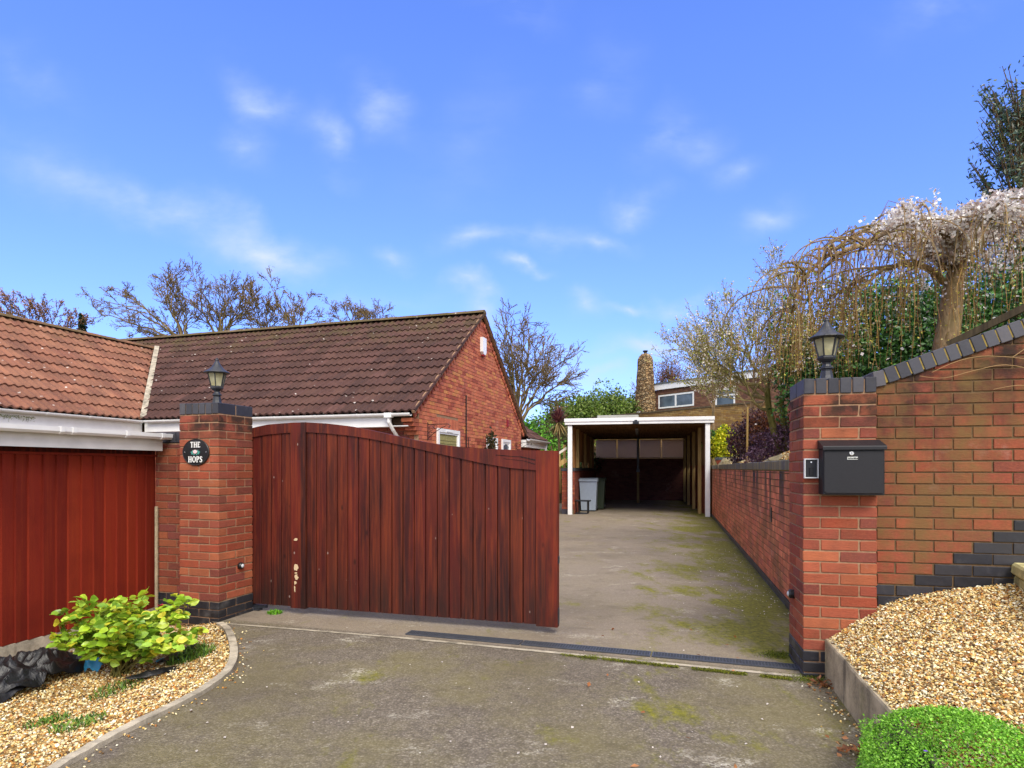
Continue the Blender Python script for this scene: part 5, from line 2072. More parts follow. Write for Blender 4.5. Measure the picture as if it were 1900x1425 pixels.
def stool():
    t = thing('step_stool', 'low dark step stool standing before the grey bin', 'stool', frame_pt(CP, ACP, .34, .5), ACP)
    mb = MB(); mb.box(-.24, .24, -.16, .16, .38, .42, bev=.01); mb.build('seat', M['black'], t)
    for x, y in ((-.12, 0), (.16, .1), (.16, -.1)):
        mb = MB(); mb.tube([(x, y, .02), (x, y, .38)], .025, 8); mb.build('leg', M['black'], t)
    mb = MB(); mb.lathe([(.26, 0), (.26, .02), (.1, .035)], 20, (-.1, 0, 0)); mb.build('base', M['black'], t)


stool()


def steps_rail():
    p = frame_pt(CP, ACP, -.40, .1)
    t = thing('stair_handrail', 'pale timber stair handrail with newel post left of the carport', 'handrail', p, ACP)
    def bar(n, a, b, w, h, m='timber'):
        mb = MB(); mb.bar(a, b, w, h); mb.build(n, M[m], t)
    bar('newel_post', (0, 0, 0), (0, 0, 1.12), .10, .10, 'timber')
    bar('newel_post', (-.06, 2.2, 0), (-.06, 2.2, 2.2), .09, .09)
    bar('post', (-.06, 1.1, .6), (-.06, 1.1, 1.75), .07, .07)
    bar('handrail', (-.30, -.15, 1.62), (.26, .1, 2.02), .07, .06, 'timber_pale')
    bar('lower_rail', (-.30, -.15, 1.30), (.26, .1, 1.66), .05, .14, 'timber')
    bar('baluster', (-.16, -.08, 1.36), (-.16, -.08, 1.74), .06, .05)
    bar('baluster', (.06, .02, 1.5), (.06, .02, 1.9), .06, .05)
    bar('low_handrail', (-.30, -.15, .96), (.02, .02, 1.16), .07, .06, 'timber_pale')


M['timber_pale'] = timber('pale_timber', srgb(196, 188, 170), srgb(220, 212, 196))
steps_rail()


# ------------------------------------------------------------------ neighbour's house, chimney, walls behind
def neighbour():
    rz = math.atan2(-.8, .6)
    t = thing('brown_brick_house', 'flat roofed brown brick house on the rise behind the carport', 'house', (8.0, 34, 0), rz)
    holes = [(.20, 2.54, 4.68, 5.42), (3.84, 4.95, 4.5, 5.38)]
    mb = MB(); f = lambda u, z, o: (u, -o, z)
    brick_face(mb, -.3, 11, 3.9, 5.72, f, pal=BROWN, chamfer=0, d=.01, holes=holes)
    mb.build('brick_face', M['brick_far'], t)
    mb = MB(); mb.box(-.3, 11, .0, 7, 3.5, 5.71); mb.build('wall', M['mortar_dk'], t)
    mb = MB(); mb.box(-.35, 11.1, -.12, -.09, 5.72, 6.02); mb.build('fascia', M['upvc'], t)
    mb = MB(); mb.box(-.4, 11.2, -.16, 7.1, 6.021, 6.10); mb.build('roof', M['slate'], t)
    for (a, b, c, d), split in zip(holes, (True, False)):
        fr = MB(); w = .08
        for q in ((a, b, d - w, d), (a, b, c, c + w), (a, a + w, c + w, d - w), (b - w, b, c + w, d - w)):
            fr.box(q[0], q[1], -.03, -.002, q[2], q[3])
        if split: fr.box((a + b) / 2 - .05, (a + b) / 2 + .05, -.03, -.002, c + w, d - w)
        else: fr.box(a + w, b - w, -.03, -.002, (c + d) / 2 + .05, (c + d) / 2 + .13)
        wn = fr.build('window', M['upvc'], t)
        g = MB(); g.box(a + w, b - w, -.012, -.003, c + w, d - w); g.build('pane', M['glass'], wn)
    # rubble chimney
    ch = MB()
    vs = []; fs = []
    prof = [(-.1, .62, .46), (.9, .56, .44), (1.9, .47, .40), (3.0, .40, .36), (3.45, .37, .34), (3.62, .30, .28), (3.74, .18, .18)]
    n = 14
    rows = []
    zz = np.linspace(-.1, 3.74, 26)
    for z in zz:
        w = np.interp(z, [p[0] for p in prof], [p[1] for p in prof]); d = np.interp(z, [p[0] for p in prof], [p[2] for p in prof])
        for k in range(n):
            a = 2 * math.pi * k / n
            cx = math.copysign(abs(math.cos(a)) ** .55, math.cos(a)); sy = math.copysign(abs(math.sin(a)) ** .55, math.sin(a))
            j = 1 + .07 * mnoise.noise(Vector((a * 2.1, z * 3.1, 1)))
            vs.append((cx * w * j, sy * d * j, z))
    for i in range(len(zz) - 1):
        for k in range(n):
            fs.append((i * n + k, i * n + (k + 1) % n, (i + 1) * n + (k + 1) % n, (i + 1) * n + k))
    fs.append(tuple((len(zz) - 1) * n + k for k in range(n)))
    ch.add([(v[0] - .45, v[1] - .35, v[2] + 4.05) for v in vs], fs)
    c = ch.build('chimney', M['rubble'], t)
    mb = MB(); mb.lathe([(.10, 7.78), (.08, 7.86), (.14, 7.92), (.14, 7.97)], 10, (-.45, -.35, 0)); mb.build('chimney_pot', M['black'], c)
    mb = MB(); mb.box(-.62, -.42, -.86, -.80, 4.2, 4.55); mb.build('meter_box', M['upvc'], t)
    # yellow brick wall
    t = thing('yellow_brick_wall', 'weathered yellow brick garden wall rising behind the carport roof', 'wall', (4.66, 32, 0), math.atan2(-.8, .6))
    mb = MB(); brick_face(mb, -2.5, 9.5, 2.4, 4.05, f, pal=YELLOW, chamfer=0, d=.01); mb.build('brick_face', M['brick_yellow'], t)
    mb = MB(); mb.box(-2.5, 9.5, 0, .2, 0, 4.06); mb.build('mortar_joints', M['mortar_dk'], t)
    mb = MB(); mb.box(-2.52, 9.52, -.05, .25, 4.061, 4.13); mb.build('coping', M['timber_old'], t)
    # orange brick wall on the right, in the garden
    p = W0 + WD * 4.3 + WN * 1.75
    t = thing('garden_wall', 'orange brick garden wall half hidden behind the budding tree', 'wall', (p.x, p.y, 0), RWZ)
    mb = MB(); f = lambda u, z, o: (-o, u, z)
    brick_face(mb, 0, 6.0, 1.6, 3.3, f, pal=ORANGE, chamfer=0, d=.01); mb.build('brick_face', M['brick_far'], t)
    mb = MB(); mb.box(0, .2, 0, 6, 1.2, 3.31); mb.build('mortar_joints', M['mortar'], t)
    # sloping old board behind the coping
    mb = MB(); mb.bar((3.72, 5.22, 2.46), (4.75, 4.33, 3.09), .05, .055, (.6, .6, .6))
    tag(mb.build('edging_board', M['timber_old'], None), 'dark weathered board sloping up behind the wall coping', 'board')


M['slate'] = simple('slate_grey', srgb(84, 90, 92), .6, .1, 8)
M['brick_yellow'] = brick_mat('brick_yellow', near=False, algae=.5)
neighbour()


# ------------------------------------------------------------------ bare trees
def rot_vec(v, ang, az):
    o = v.orthogonal().normalized()
    o.rotate(Matrix.Rotation(az, 3, v))
    w = v.copy(); w.rotate(Matrix.Rotation(ang, 3, v.cross(o)))
    return w.normalized()


def grow(mb, rnd, p, d, L, r, lev, maxlev, up=.12, spread=.6, kids=(3, 5), wig=.16, tips=None, minr=.006, sides=(7, 5, 4, 3, 3, 3), ratio=.62, tint=(1, 1, 1), first=.35):
    n = 5 if lev < 2 else 4
    pts = [Vector(p)]; rr = [r]
    dirs = []
    dd = Vector(d)
    for i in range(n):
        dd = (dd + Vector((rnd.gauss(0, wig), rnd.gauss(0, wig), rnd.gauss(0, wig) + up))).normalized()
        pts.append(pts[-1] + dd * L / n); dirs.append(dd.copy())
        rr.append(max(minr, r * (1 - .62 * (i + 1) / n)))
    mb.tube(pts, rr, sides[min(lev, 5)], tint, cap=False)
    if lev >= maxlev:
        if tips is not None: tips.extend(pts[1:])
        return
    k = rnd.randint(*kids)
    for i in range(k):
        t = first + (1 - first) * (i + rnd.random() * .7) / k
        t = min(t, .99)
        j = min(n - 1, int(t * n)); f = t * n - j
        q = pts[j].lerp(pts[j + 1], f)
        nd = rot_vec(dirs[j], rnd.uniform(spread * .6, spread * 1.25), rnd.uniform(0, 6.283))
        grow(mb, rnd, q, nd, L * ratio * rnd.uniform(.75, 1.15), max(minr, rr[j] * .62), lev + 1, maxlev, up, spread, kids, wig, tips, minr, sides, ratio, tint, .2)
    # leader
    grow(mb, rnd, pts[-1], dirs[-1], L * ratio * rnd.uniform(.8, 1.1), rr[-1], lev + 1, maxlev, up, spread, kids, wig, tips, minr, sides, ratio, tint, .2)


def bare_tree(label, loc, h, seed, mat='bark_far', maxlev=4, lean=(0, 0, 1), minr=.012, forks=3, trunk=.28, spread=.55, group=None, name='bare_tree', wig=.16, up=.10, r0=None, kids=(3, 4), budpal=None, budn=0, buds=.05):
    rnd = random.Random(seed)
    t = thing(name, label, 'tree', loc, 0, group)
    r0 = r0 or h * .022
    ht = h * trunk
    mb = MB()
    d = Vector(lean).normalized()
    mb.tube([(0, 0, -.3), tuple(d * ht * .5), tuple(d * ht)], [r0 * 1.2, r0 * .95, r0 * .85], 8)
    mb.build('trunk', M[mat], t)
    mb = MB(); tips = []
    for k in range(forks):
        nd = rot_vec(d, rnd.uniform(.25, .75) if k else .1, 6.28 * k / forks + rnd.random())
        grow(mb, rnd, d * ht * rnd.uniform(.8, 1), nd, h * .34 * rnd.uniform(.85, 1.1), r0 * .62, 1, maxlev, up, spread, kids, wig, tips, minr, ratio=.66)
    mb.build('branches', M[mat], t, recalc=False)
    if budn and tips:
        mb = MB()
        idx = RNG.integers(0, len(tips), budn)
        P = np.array([tuple(tips[i]) for i in idx]) + RNG.normal(size=(budn, 3)) * buds * 1.2
        scatter(mb, LEAF4[0], LEAF4[1], P, RNG.uniform(buds * .6, buds * 1.3, budn), leaf_tints(budn, budpal))
        mb.build('buds', M['leaf'], t, recalc=False)
    return t


def wp(px, Y): return ((px - 950) / 1134 * Y, Y)


GB = 'bare trees beyond the bungalow roof'
BUDC = [srgb(140, 112, 76), srgb(120, 98, 60), srgb(106, 84, 58)]


def fan_tree(label, base, Yd, targets, seed, zb, mat='bark_far', r0=.2, group=None, nsub=9, sub=1.3, bud=3000, pal=None, fork=.35, bsz=.075):
    """bare tree with its main limbs fanning out to the given crown points"""
    rnd = random.Random(seed)
    P = lambda px, py, Y_: Vector(((px - 950) / 1134 * Y_, Y_, CAM_H - (py - 868.5) / 1134 * Y_))
    bx = (base[0] - 950) / 1134 * Yd
    B = Vector((bx, Yd, zb))
    t = thing('bare_tree', label, 'tree', B, 0, group)
    F = P(base[0], base[1], Yd) - B
    mb = MB(); mb.tube([(0, 0, -.3), tuple(F * .5), tuple(F)], [r0 * 1.15, r0, r0 * .85], 8); mb.build('trunk', M[mat], t)
    mb = MB(); tips = []
    for k, (tx, ty) in enumerate(targets):
        T = P(tx, ty + 16, Yd) - B + Vector((0, rnd.uniform(-1.6, 1.6), 0))
        L = (T - F).length
        mid = F.lerp(T, .45) + Vector((rnd.gauss(0, .05) * L, rnd.gauss(0, .06) * L, .10 * L))
        pts = smooth_curve([F + Vector((0, 0, -fork * rnd.random())), F.lerp(mid, .5) + Vector((0, 0, .04 * L)), mid, mid.lerp(T, .55) + Vector((rnd.gauss(0, .03) * L, 0, .04 * L)), T], 4)
        pts = [q + Vector((rnd.gauss(0, .035), rnd.gauss(0, .035), rnd.gauss(0, .035))) * (1 if 0 < n_ else 0) for n_, q in enumerate(pts)]
        m = len(pts)
        rr = [max(.014, r0 * .27 * (1 - .9 * q / m)) for q in range(m)]
        mb.tube(pts, rr, 5, cap=False)
        for q in range(nsub):
            f = .28 + .72 * (q + rnd.random()) / nsub
            n_ = min(m - 2, int(f * (m - 1)))
            p = pts[n_].lerp(pts[n_ + 1], rnd.random()); d = (pts[n_ + 1] - pts[n_]).normalized()
            nd = rot_vec(d, rnd.uniform(.35, .8), rnd.uniform(0, 6.28))
            nd = (nd + Vector((0, 0, .12))).normalized()
            grow(mb, rnd, p, nd, sub * .85 * rnd.uniform(.6, 1.1) * (1.25 - .6 * f), max(.02, rr[n_] * .55), 3, 5, .03, .55, (2, 3), .16, tips, .014, ratio=.6)
    mb.build('branches', M[mat], t, recalc=False)
    mb = MB(); idx = RNG.integers(0, len(tips), bud)
    Q = np.array([tuple(tips[i]) for i in idx]) + RNG.normal(size=(bud, 3)) * .06
    scatter(mb, LEAF4[0], LEAF4[1], Q, RNG.uniform(bsz * .6, bsz * 1.3, bud), leaf_tints(bud, pal or BUDC))
    mb.build('buds', M['leaf'], t, recalc=False)


fan_tree('wide bare tree leaning left over the roof valley', (345, 648), 34, [(188, 572), (215, 598), (212, 555), (245, 532), (268, 512), (292, 494), (318, 498), (338, 520), (352, 560), (290, 590)], 11, -.5, r0=.26, group=GB, bud=4200)
fan_tree('broad bare tree behind the left lantern with a rounded crown', (405, 650), 35, [(362, 500), (378, 545), (395, 508), (418, 515), (442, 512), (462, 530), (478, 540), (482, 570), (440, 560), (375, 575)], 12, -.5, r0=.24, group=GB, bud=4200)
fan_tree('low twiggy bare tree between the broad one and the upright one', (500, 640), 33, [(478, 560), (492, 552), (510, 560), (525, 575), (486, 590), (470, 600)], 13, -.5, r0=.14, group=GB, nsub=8, sub=1.0, bud=3000)
fan_tree('slender upright bare tree rising behind the middle of the ridge', (548, 632), 32, [(512, 515), (522, 560), (532, 530), (556, 512), (560, 560), (582, 578), (592, 572)], 14, -.5, r0=.13, group=GB, nsub=5, sub=.8, bud=1200)
fan_tree('small bare tree behind the ridge left of the gable peak', (648, 620), 36, [(624, 565), (634, 556), (648, 550), (662, 560), (672, 575)], 16, -.5, r0=.14, group=GB, nsub=7, sub=.9, bud=1500)
fan_tree('lowest bare tree behind the ridge nearest the gable peak', (702, 615), 36, [(678, 572), (692, 578), (712, 566), (728, 576), (742, 588)], 17, -.5, r0=.13, group=GB, nsub=7, sub=.9, bud=1500)
fan_tree('birch like tree with russet twigs at the far left', (80, 640), 30, [(42, 572), (60, 562), (78, 556), (100, 560), (118, 575), (96, 590)], 31, -.5, 'bark_far_red', r0=.12, group=GB, nsub=7, sub=.9, bud=2600, pal=[srgb(176, 130, 92), srgb(150, 110, 84)])
fan_tree('thin bare tree cut by the left edge above the red roof', (-10, 640), 30, [(-30, 560), (-8, 570), (12, 540), (24, 585)], 32, -.5, 'bark_far_red', r0=.12, group=GB, nsub=6, sub=.8, bud=1400, pal=[srgb(176, 130, 92)])
fan_tree('large bare tree right of the gable with fanned brown twigs', (958, 790), 30, [(912, 650), (918, 612), (938, 598), (955, 590), (972, 598), (990, 604), (1004, 640), (1026, 645), (1046, 658), (1058, 690), (1036, 705), (980, 650), (940, 660), (1010, 690)], 41, -.5, 'bark_far', r0=.26, nsub=10, sub=1.5, bud=4200, fork=1.2, bsz=.06, pal=[srgb(120, 94, 74), srgb(104, 82, 62)])
x, y = wp(1240, 44)
bare_tree('bare tree with reddish buds behind the stone chimney', (x, y, 3.5), 6.9, 42, 'bark_far_red', maxlev=4, forks=7, spread=.38, trunk=.15, budpal=[srgb(136, 84, 76), srgb(120, 90, 70)], budn=4000, buds=.10)


def conifer(label, loc, h, r, pal, seed, n=4000, size=.09, group=None):
    t = thing('conifer', label, 'tree', loc, 0, group)
    mb = MB(); mb.tube([(0, 0, -.3), (0, 0, h * .95)], [h * .02, .01], 6); mb.build('trunk', M['bark'], t)
    mb = MB()
    z = RNG.random(n) ** .8
    a = RNG.uniform(0, 6.283, n)
    rr = (1 - z) * r * (.35 + .65 * np.abs(np.sin(z * 40 + np.cos(a * 3)))) * RNG.uniform(.4, 1.1, n) + .03
    P = np.stack([rr * np.cos(a), rr * np.sin(a), h * (.1 + .9 * z)], 1)
    scatter(mb, LEAF4[0], LEAF4[1], P, RNG.uniform(size * .6, size * 1.4, n), leaf_tints(n, pal))
    mb.build('foliage', M['leaf'], t, recalc=False)


x, y = wp(152, 32)
conifer('small dark conifer tip above the red roof', (x, y, -.5), 9.9, 1.9, [srgb(44, 66, 50), srgb(36, 56, 46)], 1, 6000, .14)

# green backdrop bushes
DG = [srgb(58, 88, 30), srgb(78, 112, 38), srgb(46, 72, 28), srgb(98, 128, 44)]
x, y = wp(1000, 25)
bush('evergreen_shrub', 'bright green leafy shrub between the gable and the carport', 'shrub', (x, y, 0), (1.25, 1.0, 1.65), 9000, .13, [srgb(84, 140, 40), srgb(108, 168, 48), srgb(62, 110, 36), srgb(128, 180, 66)], lumps=[(-.3, 0, 1.7, 1), (.5, .2, 1.2, .75), (-.7, 0, 2.45, .55)])
for i, (px, Yb, base, r, lab) in enumerate([
    (1062, 33, 2.7, (1.7, 1.4, 1.75), 'olive green bush left of the tall bushes behind the cordyline'),
    (1112, 34, 3.1, (1.8, 1.5, 1.75), 'tall loose green bush above the carport roof light'),
    (1158, 35, 3.4, (1.5, 1.4, 1.55), 'olive bush with twiggy top beside the stone chimney')]):
    x, y = wp(px, Yb)
    bush('background_bush', lab, 'bush', (x, y, base - 1.0), r, 9000, .15, [srgb(98, 124, 48), srgb(122, 148, 60), srgb(76, 98, 42), srgb(138, 152, 84)], lumps=[(0, 0, r[2] * 1.1, 1), (r[0] * .4, 0, r[2] * 1.5, .6), (-r[0] * .5, 0, r[2] * 1.2, .65)], group='green bushes behind the carport', lump=.6)
x, y = wp(1040, 27)
bush('ivy_bush', 'dark green ivy mass on the bank left of the carport', 'shrub', (x - .1, y, 0), (1.3, 1.0, .95), 8000, .11, [srgb(44, 66, 26), srgb(64, 88, 32), srgb(36, 50, 24), srgb(84, 84, 48)], lumps=[(-.4, 0, .9, 1), (.5, 0, 1.2, .8), (1.2, .5, 1.6, .7)])
x, y = wp(1022, 29)
bush('background_bush', 'brownish green bush under the large bare tree', 'bush', (x, y, 0), (2.0, 1.2, 1.6), 9000, .13, [srgb(96, 92, 52), srgb(84, 76, 48), srgb(74, 90, 40)], lumps=[(0, 0, 2.2, 1), (-1.2, 0, 2.4, .8)], group='green bushes behind the carport')


def cordyline():
    x, y = wp(1037, 22.4)
    t = thing('cordyline', 'purple cordyline palm with straw coloured drooping lower leaves', 'plant', (x, y, .12))
    mb = MB(); mb.tube([(0, 0, 0), (.03, 0, 1.5), (-.02, 0, 3.0)], [.07, .06, .05], 7); mb.tube([(0, 0, .6), (-.2, 0, 1.4), (-.28, 0, 2.1)], [.04, .03, .03], 6); mb.build('trunk', M['bark'], t)
    for nm, pal, n, e0, e1, Ln in (('purple_leaves', [srgb(112, 58, 62), srgb(88, 46, 52), srgb(134, 86, 74)], 190, -5, 88, .72), ('straw_leaves', [srgb(186, 166, 108), srgb(160, 136, 84), srgb(140, 120, 62)], 70, -78, -25, .72)):
        mb = MB()
        for k in range(n):
            az = random.uniform(0, 6.283); el = R(random.uniform(e0, e1)); L = Ln * random.uniform(.7, 1.1)
            d = Vector((math.cos(az) * math.cos(el), math.sin(az) * math.cos(el), math.sin(el)))
            s = d.cross(Vector((0, 0, 1))).normalized() * .022
            p0 = Vector((-.02, 0, 2.98)); p1 = p0 + d * L * .5; p2 = p0 + d * L + Vector((0, 0, -.10 if el > 0 else -.02))
            mb.add([tuple(p0 - s * .6), tuple(p0 + s * .6), tuple(p1 + s), tuple(p2), tuple(p1 - s)], [(0, 1, 2, 4), (4, 2, 3)], pick(pal, .2))
        mb.build(nm, M['leaf'], t, recalc=False)


cordyline()

# climbing plant by the gable windows
p = frame_pt(HL, A17, .22, 3.75, 0)
bush('climbing_shrub', 'dark twiggy climbing shrub between the gable windows', 'shrub', p, (.16, .42, .75), 520, .085, [srgb(62, 66, 36), srgb(84, 70, 44), srgb(48, 50, 30)], lumps=[(0, 0, 1.55, .9), (0, -.12, 2.0, .45)], lump=.7, stems=9)


# ------------------------------------------------------------------ right garden
def on_bank(px, Yd):
    x, y = wp(px, Yd)
    e = (Vector((x, y)) - W0).dot(WN)
    l = (Vector((x, y)) - W0).dot(WD)
    return (x, y, bank_h(max(e, 0), l))


x, y, z = on_bank(1337, 18.0)
bush('golden_shrub', 'bright yellow green shrub beside the carport post', 'shrub', (x + .05, y, 1.60), (.38, .34, .48), 2600, .075, [srgb(206, 206, 28), srgb(176, 186, 30), srgb(224, 216, 60), srgb(130, 150, 30)], lumps=[(0, 0, .45, 1), (.08, 0, .72, .7)])
t = thing('plant_pot', 'terracotta pot with dark rim at the end of the retaining wall', 'pot', (x - .10, y - .55, 1.44))
mb = MB(); mb.lathe([(.15, 0), (.21, .16), (.20, .20)], 18); mb.build('body', simple('terracotta', srgb(176, 92, 64), .8, .15, 12), t)
mb = MB(); mb.lathe([(.22, .195), (.235, .20), (.235, .27), (.21, .275), (.19, .25)], 18); mb.build('rim', M['slate'], t)
PUR = [srgb(82, 58, 72), srgb(62, 40, 54), srgb(108, 84, 98), srgb(74, 44, 50)]
x, y, z = on_bank(1418, 10.0)
bush('purple_shrub', 'low spreading purple leaved shrub nearest the right pillar', 'shrub', (x + .12, y - .35, z - .02), (.46, .42, .29), 11000, .032, [c * 1.5 for c in PUR], lumps=[(.05, 0, .30, 1), (-.30, 0, .08, .6), (.42, .1, .24, .8), (.1, .1, .44, .55)], group='purple shrubs above the retaining wall')
x, y, z = on_bank(1375, 13.0)
bush('purple_shrub', 'taller dark purple shrub behind, next to the golden shrub', 'shrub', (x + .1, y, z), (.40, .38, .46), 8000, .045, [c * .7 for c in PUR] + [srgb(92, 50, 44)], lumps=[(0, 0, .42, 1), (.2, 0, .82, .7), (.55, .1, .75, .7)], group='purple shrubs above the retaining wall')
x, y, z = on_bank(1430, 12.5)
bush('russet_shrub', 'russet brown shrub at the foot of the budding tree', 'shrub', (x, y, z), (.5, .4, .42), 3000, .05, [srgb(120, 74, 40), srgb(92, 52, 40), srgb(84, 60, 54)], lumps=[(0, 0, .5, 1)])
x, y, z = on_bank(1352, 17)
bush('green_shrub', 'small fresh green shrub behind the golden shrub', 'shrub', (x + .25, y + 1.6, z), (.4, .4, .5), 1800, .07, [srgb(84, 128, 50), srgb(66, 104, 44)], lumps=[(0, 0, .6, 1)])


def rock(label, px, Yd, s, seed, dz=0.0):
    x, y, z = on_bank(px, Yd)
    mb = MB(); n = 10; vs = []; fs = []
    rnd = random.Random(seed)
    import bmesh
    bm = bmesh.new(); bmesh.ops.create_icosphere(bm, subdivisions=2, radius=1)
    for v in bm.verts:
        q = v.co * 1.3 + Vector((seed, 0, 0))
        k = 1 + .35 * mnoise.cell(q * 1.1) * .6 + .25 * mnoise.noise(q)
        v.co = Vector((v.co.x * s[0] * k, v.co.y * s[1] * k, v.co.z * s[2] * k))
    mb.add([tuple(v.co) for v in bm.verts], [tuple(v.index for v in f.verts) for f in bm.faces])
    bm.free()
    o = mb.build('garden_rock', M['rock']); o.location = (x, y, z + dz); o.rotation_euler = (0, 0, rnd.random() * 6)
    tag(o, label, 'rock', 'rocks above the retaining wall')


rock('large mossy angular rock nearest the right pillar', 1432, 8.4, (.17, .12, .09), 2.1, -.02)
rock('low pale rock tucked right of the large mossy rock', 1446, 8.2, (.17, .12, .06), 3.4, .0)
rock('pale rock left of the purple shrubs near the pot', 1352, 15, (.26, .2, .17), 4.6, .02)
rock('small rock between the two purple shrubs', 1372, 13.3, (.2, .15, .09), 6.6, .0)
# gravel on the bank edge
pos = []
for k in range(5000):
    l = random.uniform(.5, 11.5); e = .23 + abs(random.gauss(0, .25))
    p_ = W0 + WD * l + WN * e
    pos.append((p_.x, p_.y, bank_h(e, l) + .02 + random.uniform(-.01, .01)))
mb = MB(); n = len(pos)
scatter(mb, PEB_V, PEB_F, pos, RNG.uniform(.012, .022, n), PEB_C[RNG.integers(0, len(PEB_C), n)], normal_up=True)
tag(mb.build('gravel', M['pebble'], recalc=False), 'pale gravel strewn on the bank top behind the retaining wall', 'gravel', kind='stuff')

# budding tree, several stems
x, y, z = on_bank(1450, 9.6)
BB = [srgb(160, 162, 66), srgb(140, 150, 58), srgb(212, 200, 184), srgb(176, 160, 104), srgb(226, 214, 200), srgb(120, 116, 60)]


def budding_tree():
    rnd = random.Random(5)
    t = thing('budding_tree', 'multi stemmed budding tree leaning over the retaining wall', 'tree', (x, y, z - .1))
    mb = MB()
    mb.tube([(0, 0, 0), (-.10, 0, .40), (-.20, 0, .85), (-.22, .02, 1.15)], [.075, .058, .050, .045], 8)
    mb.tube([(.10, .02, 0), (.07, .02, .45), (.0, .0, .9), (.02, 0, 1.3)], [.055, .045, .040, .035], 8)
    mb.build('trunk', M['bark_green'], t)
    mb = MB(); tips = []
    for (p, d, L, r) in [((-.22, .02, 1.1), (-.8, .1, .5), 1.0, .035), ((-.22, .02, 1.15), (-.35, -.2, 1), 1.1, .035), ((-.15, .02, .8), (-1, .2, .15), .9, .028),
                         ((.02, 0, 1.25), (.1, .1, 1), 1.2, .032), ((.02, 0, 1.2), (.6, .0, .7), .9, .026), ((-.2, 0, .95), (-.7, .6, .5), 1.0, .028),
                         ((0, 0, 1.0), (-.1, -.7, .6), .7, .024), ((-.2, 0, 1.15), (-.6, .2, .9), 1.25, .030), ((-.2, .1, 1.0), (-1, .4, .45), 1.2, .026)]:
        grow(mb, rnd, Vector(p), Vector(d).normalized(), L * .98, r, 1, 4, .10, .7, (4, 5), .24, tips, .0040, ratio=.60)
    mb.build('branches', M['bark_olive'], t, recalc=False)
    mb = MB(); m = 18000
    idx = RNG.integers(0, len(tips), m)
    P = np.array([tuple(tips[i]) for i in idx]) + RNG.normal(size=(m, 3)) * .022
    scatter(mb, LEAF4[0], LEAF4[1], P, RNG.uniform(.018, .042, m), leaf_tints(m, BB))
    mb.build('buds', M['leaf'], t, recalc=False)


budding_tree()
x2, y2, z2 = on_bank(1327, 20)
bare_tree('thin sapling with fresh green tips rising beside the carport roof', (6.75, 20.5, 1.8), 3.6, 51, 'bark_cherry', maxlev=3, forks=4, trunk=.45, spread=.5, minr=.008, r0=.05, budpal=[srgb(140, 158, 60), srgb(150, 140, 110), srgb(190, 170, 150)], budn=1300, buds=.05, name='sapling')
x3, y3, z3 = on_bank(1395, 15)
bare_tree('taller twiggy sapling between the neighbour windows and the budding tree', (x3, y3, z3), 3.9, 53, 'bark_cherry', maxlev=4, forks=5, trunk=.28, spread=.6, minr=.006, r0=.05, budpal=BB, budn=3600, buds=.045, name='sapling')
mb = MB(); mb.tube([(0, 0, -.1), (.01, 0, 1.1)], [.022, .020], 6)
xs_, ys_, zs_ = on_bank(1386, 12.2)
o = mb.build('garden_stake', M['timber'], None); o.location = (xs_, ys_, zs_); tag(o, 'thin upright garden stake before the dark purple shrub', 'stake')

# laurel hedge behind the right lantern and evergreens
HG = [srgb(46, 84, 36), srgb(64, 108, 44), srgb(34, 62, 30), srgb(84, 130, 56)]
bush('laurel_hedge', 'dense dark green hedge behind the right lantern', 'hedge', (5.75, 9.3, 1.9), (1.45, .8, 1.3), 30000, .062, HG, 'leaf_gloss', lumps=[(-.35, -.2, 1.05, 1), (.5, 0, 1.15, .95), (-1.0, -.2, .7, .6), (.1, 0, 1.75, .6)], seed=3)
bush('laurel_hedge', 'dark green hedge behind the cherry trunk at the right edge', 'hedge', (7.9, 9.4, 2.4), (1.5, .9, 1.4), 24000, .062, HG, 'leaf_gloss', lumps=[(0, 0, 1.1, 1), (-.9, 0, .9, .8), (.8, 0, 1.2, .9)], seed=9)


def tall_evergreen():
    t = thing('tall_evergreen', 'tall blue green evergreen with loose upright sprays at the top right', 'tree', (8.7, 10.4, 2.25))
    rnd = random.Random(8)
    mb = MB(); mb.tube([(0, 0, -.3), (.0, 0, 3), (0, 0, 5.6)], [.16, .11, .03], 8); mb.build('trunk', M['bark'], t)
    st = MB(); P = []; 
    for k in range(250):
        z = rnd.uniform(1.2, 5.4)
        a = rnd.uniform(0, 6.283)
        out = (1.35 - .85 * (z - 1.2) / 4.2) * rnd.uniform(.4, 1.0)
        p0 = Vector((0, 0, z - .3)); p1 = Vector((out * math.cos(a) * .7, out * math.sin(a) * .7, z)); p2 = p1 + Vector((.28 * math.cos(a), .28 * math.sin(a), .55))
        st.tube([p0, p1, p2], [.02, .012, .004], 4, cap=False)
        for j in range(34):
            f = rnd.random()
            q = p1.lerp(p2, f) if rnd.random() < .72 else p0.lerp(p1, .4 + .6 * f)
            P.append(tuple(q + Vector((rnd.gauss(0, .045), rnd.gauss(0, .045), rnd.gauss(0, .045)))))
    st.build('branches', M['bark'], t, recalc=False)
    P = np.array(P); n = len(P)
    mb = MB()
    scatter(mb, [(0, 0, 0), (.5, -.17, .05), (1, 0, 0), (.5, .17, .05)], [(0, 1, 2, 3)], P, RNG.uniform(.07, .12, n), leaf_tints(n, [srgb(62, 86, 70), srgb(80, 104, 82), srgb(46, 66, 54), srgb(96, 108, 74)]))
    mb.build('foliage', M['leaf_gloss'], t, recalc=False)


tall_evergreen()


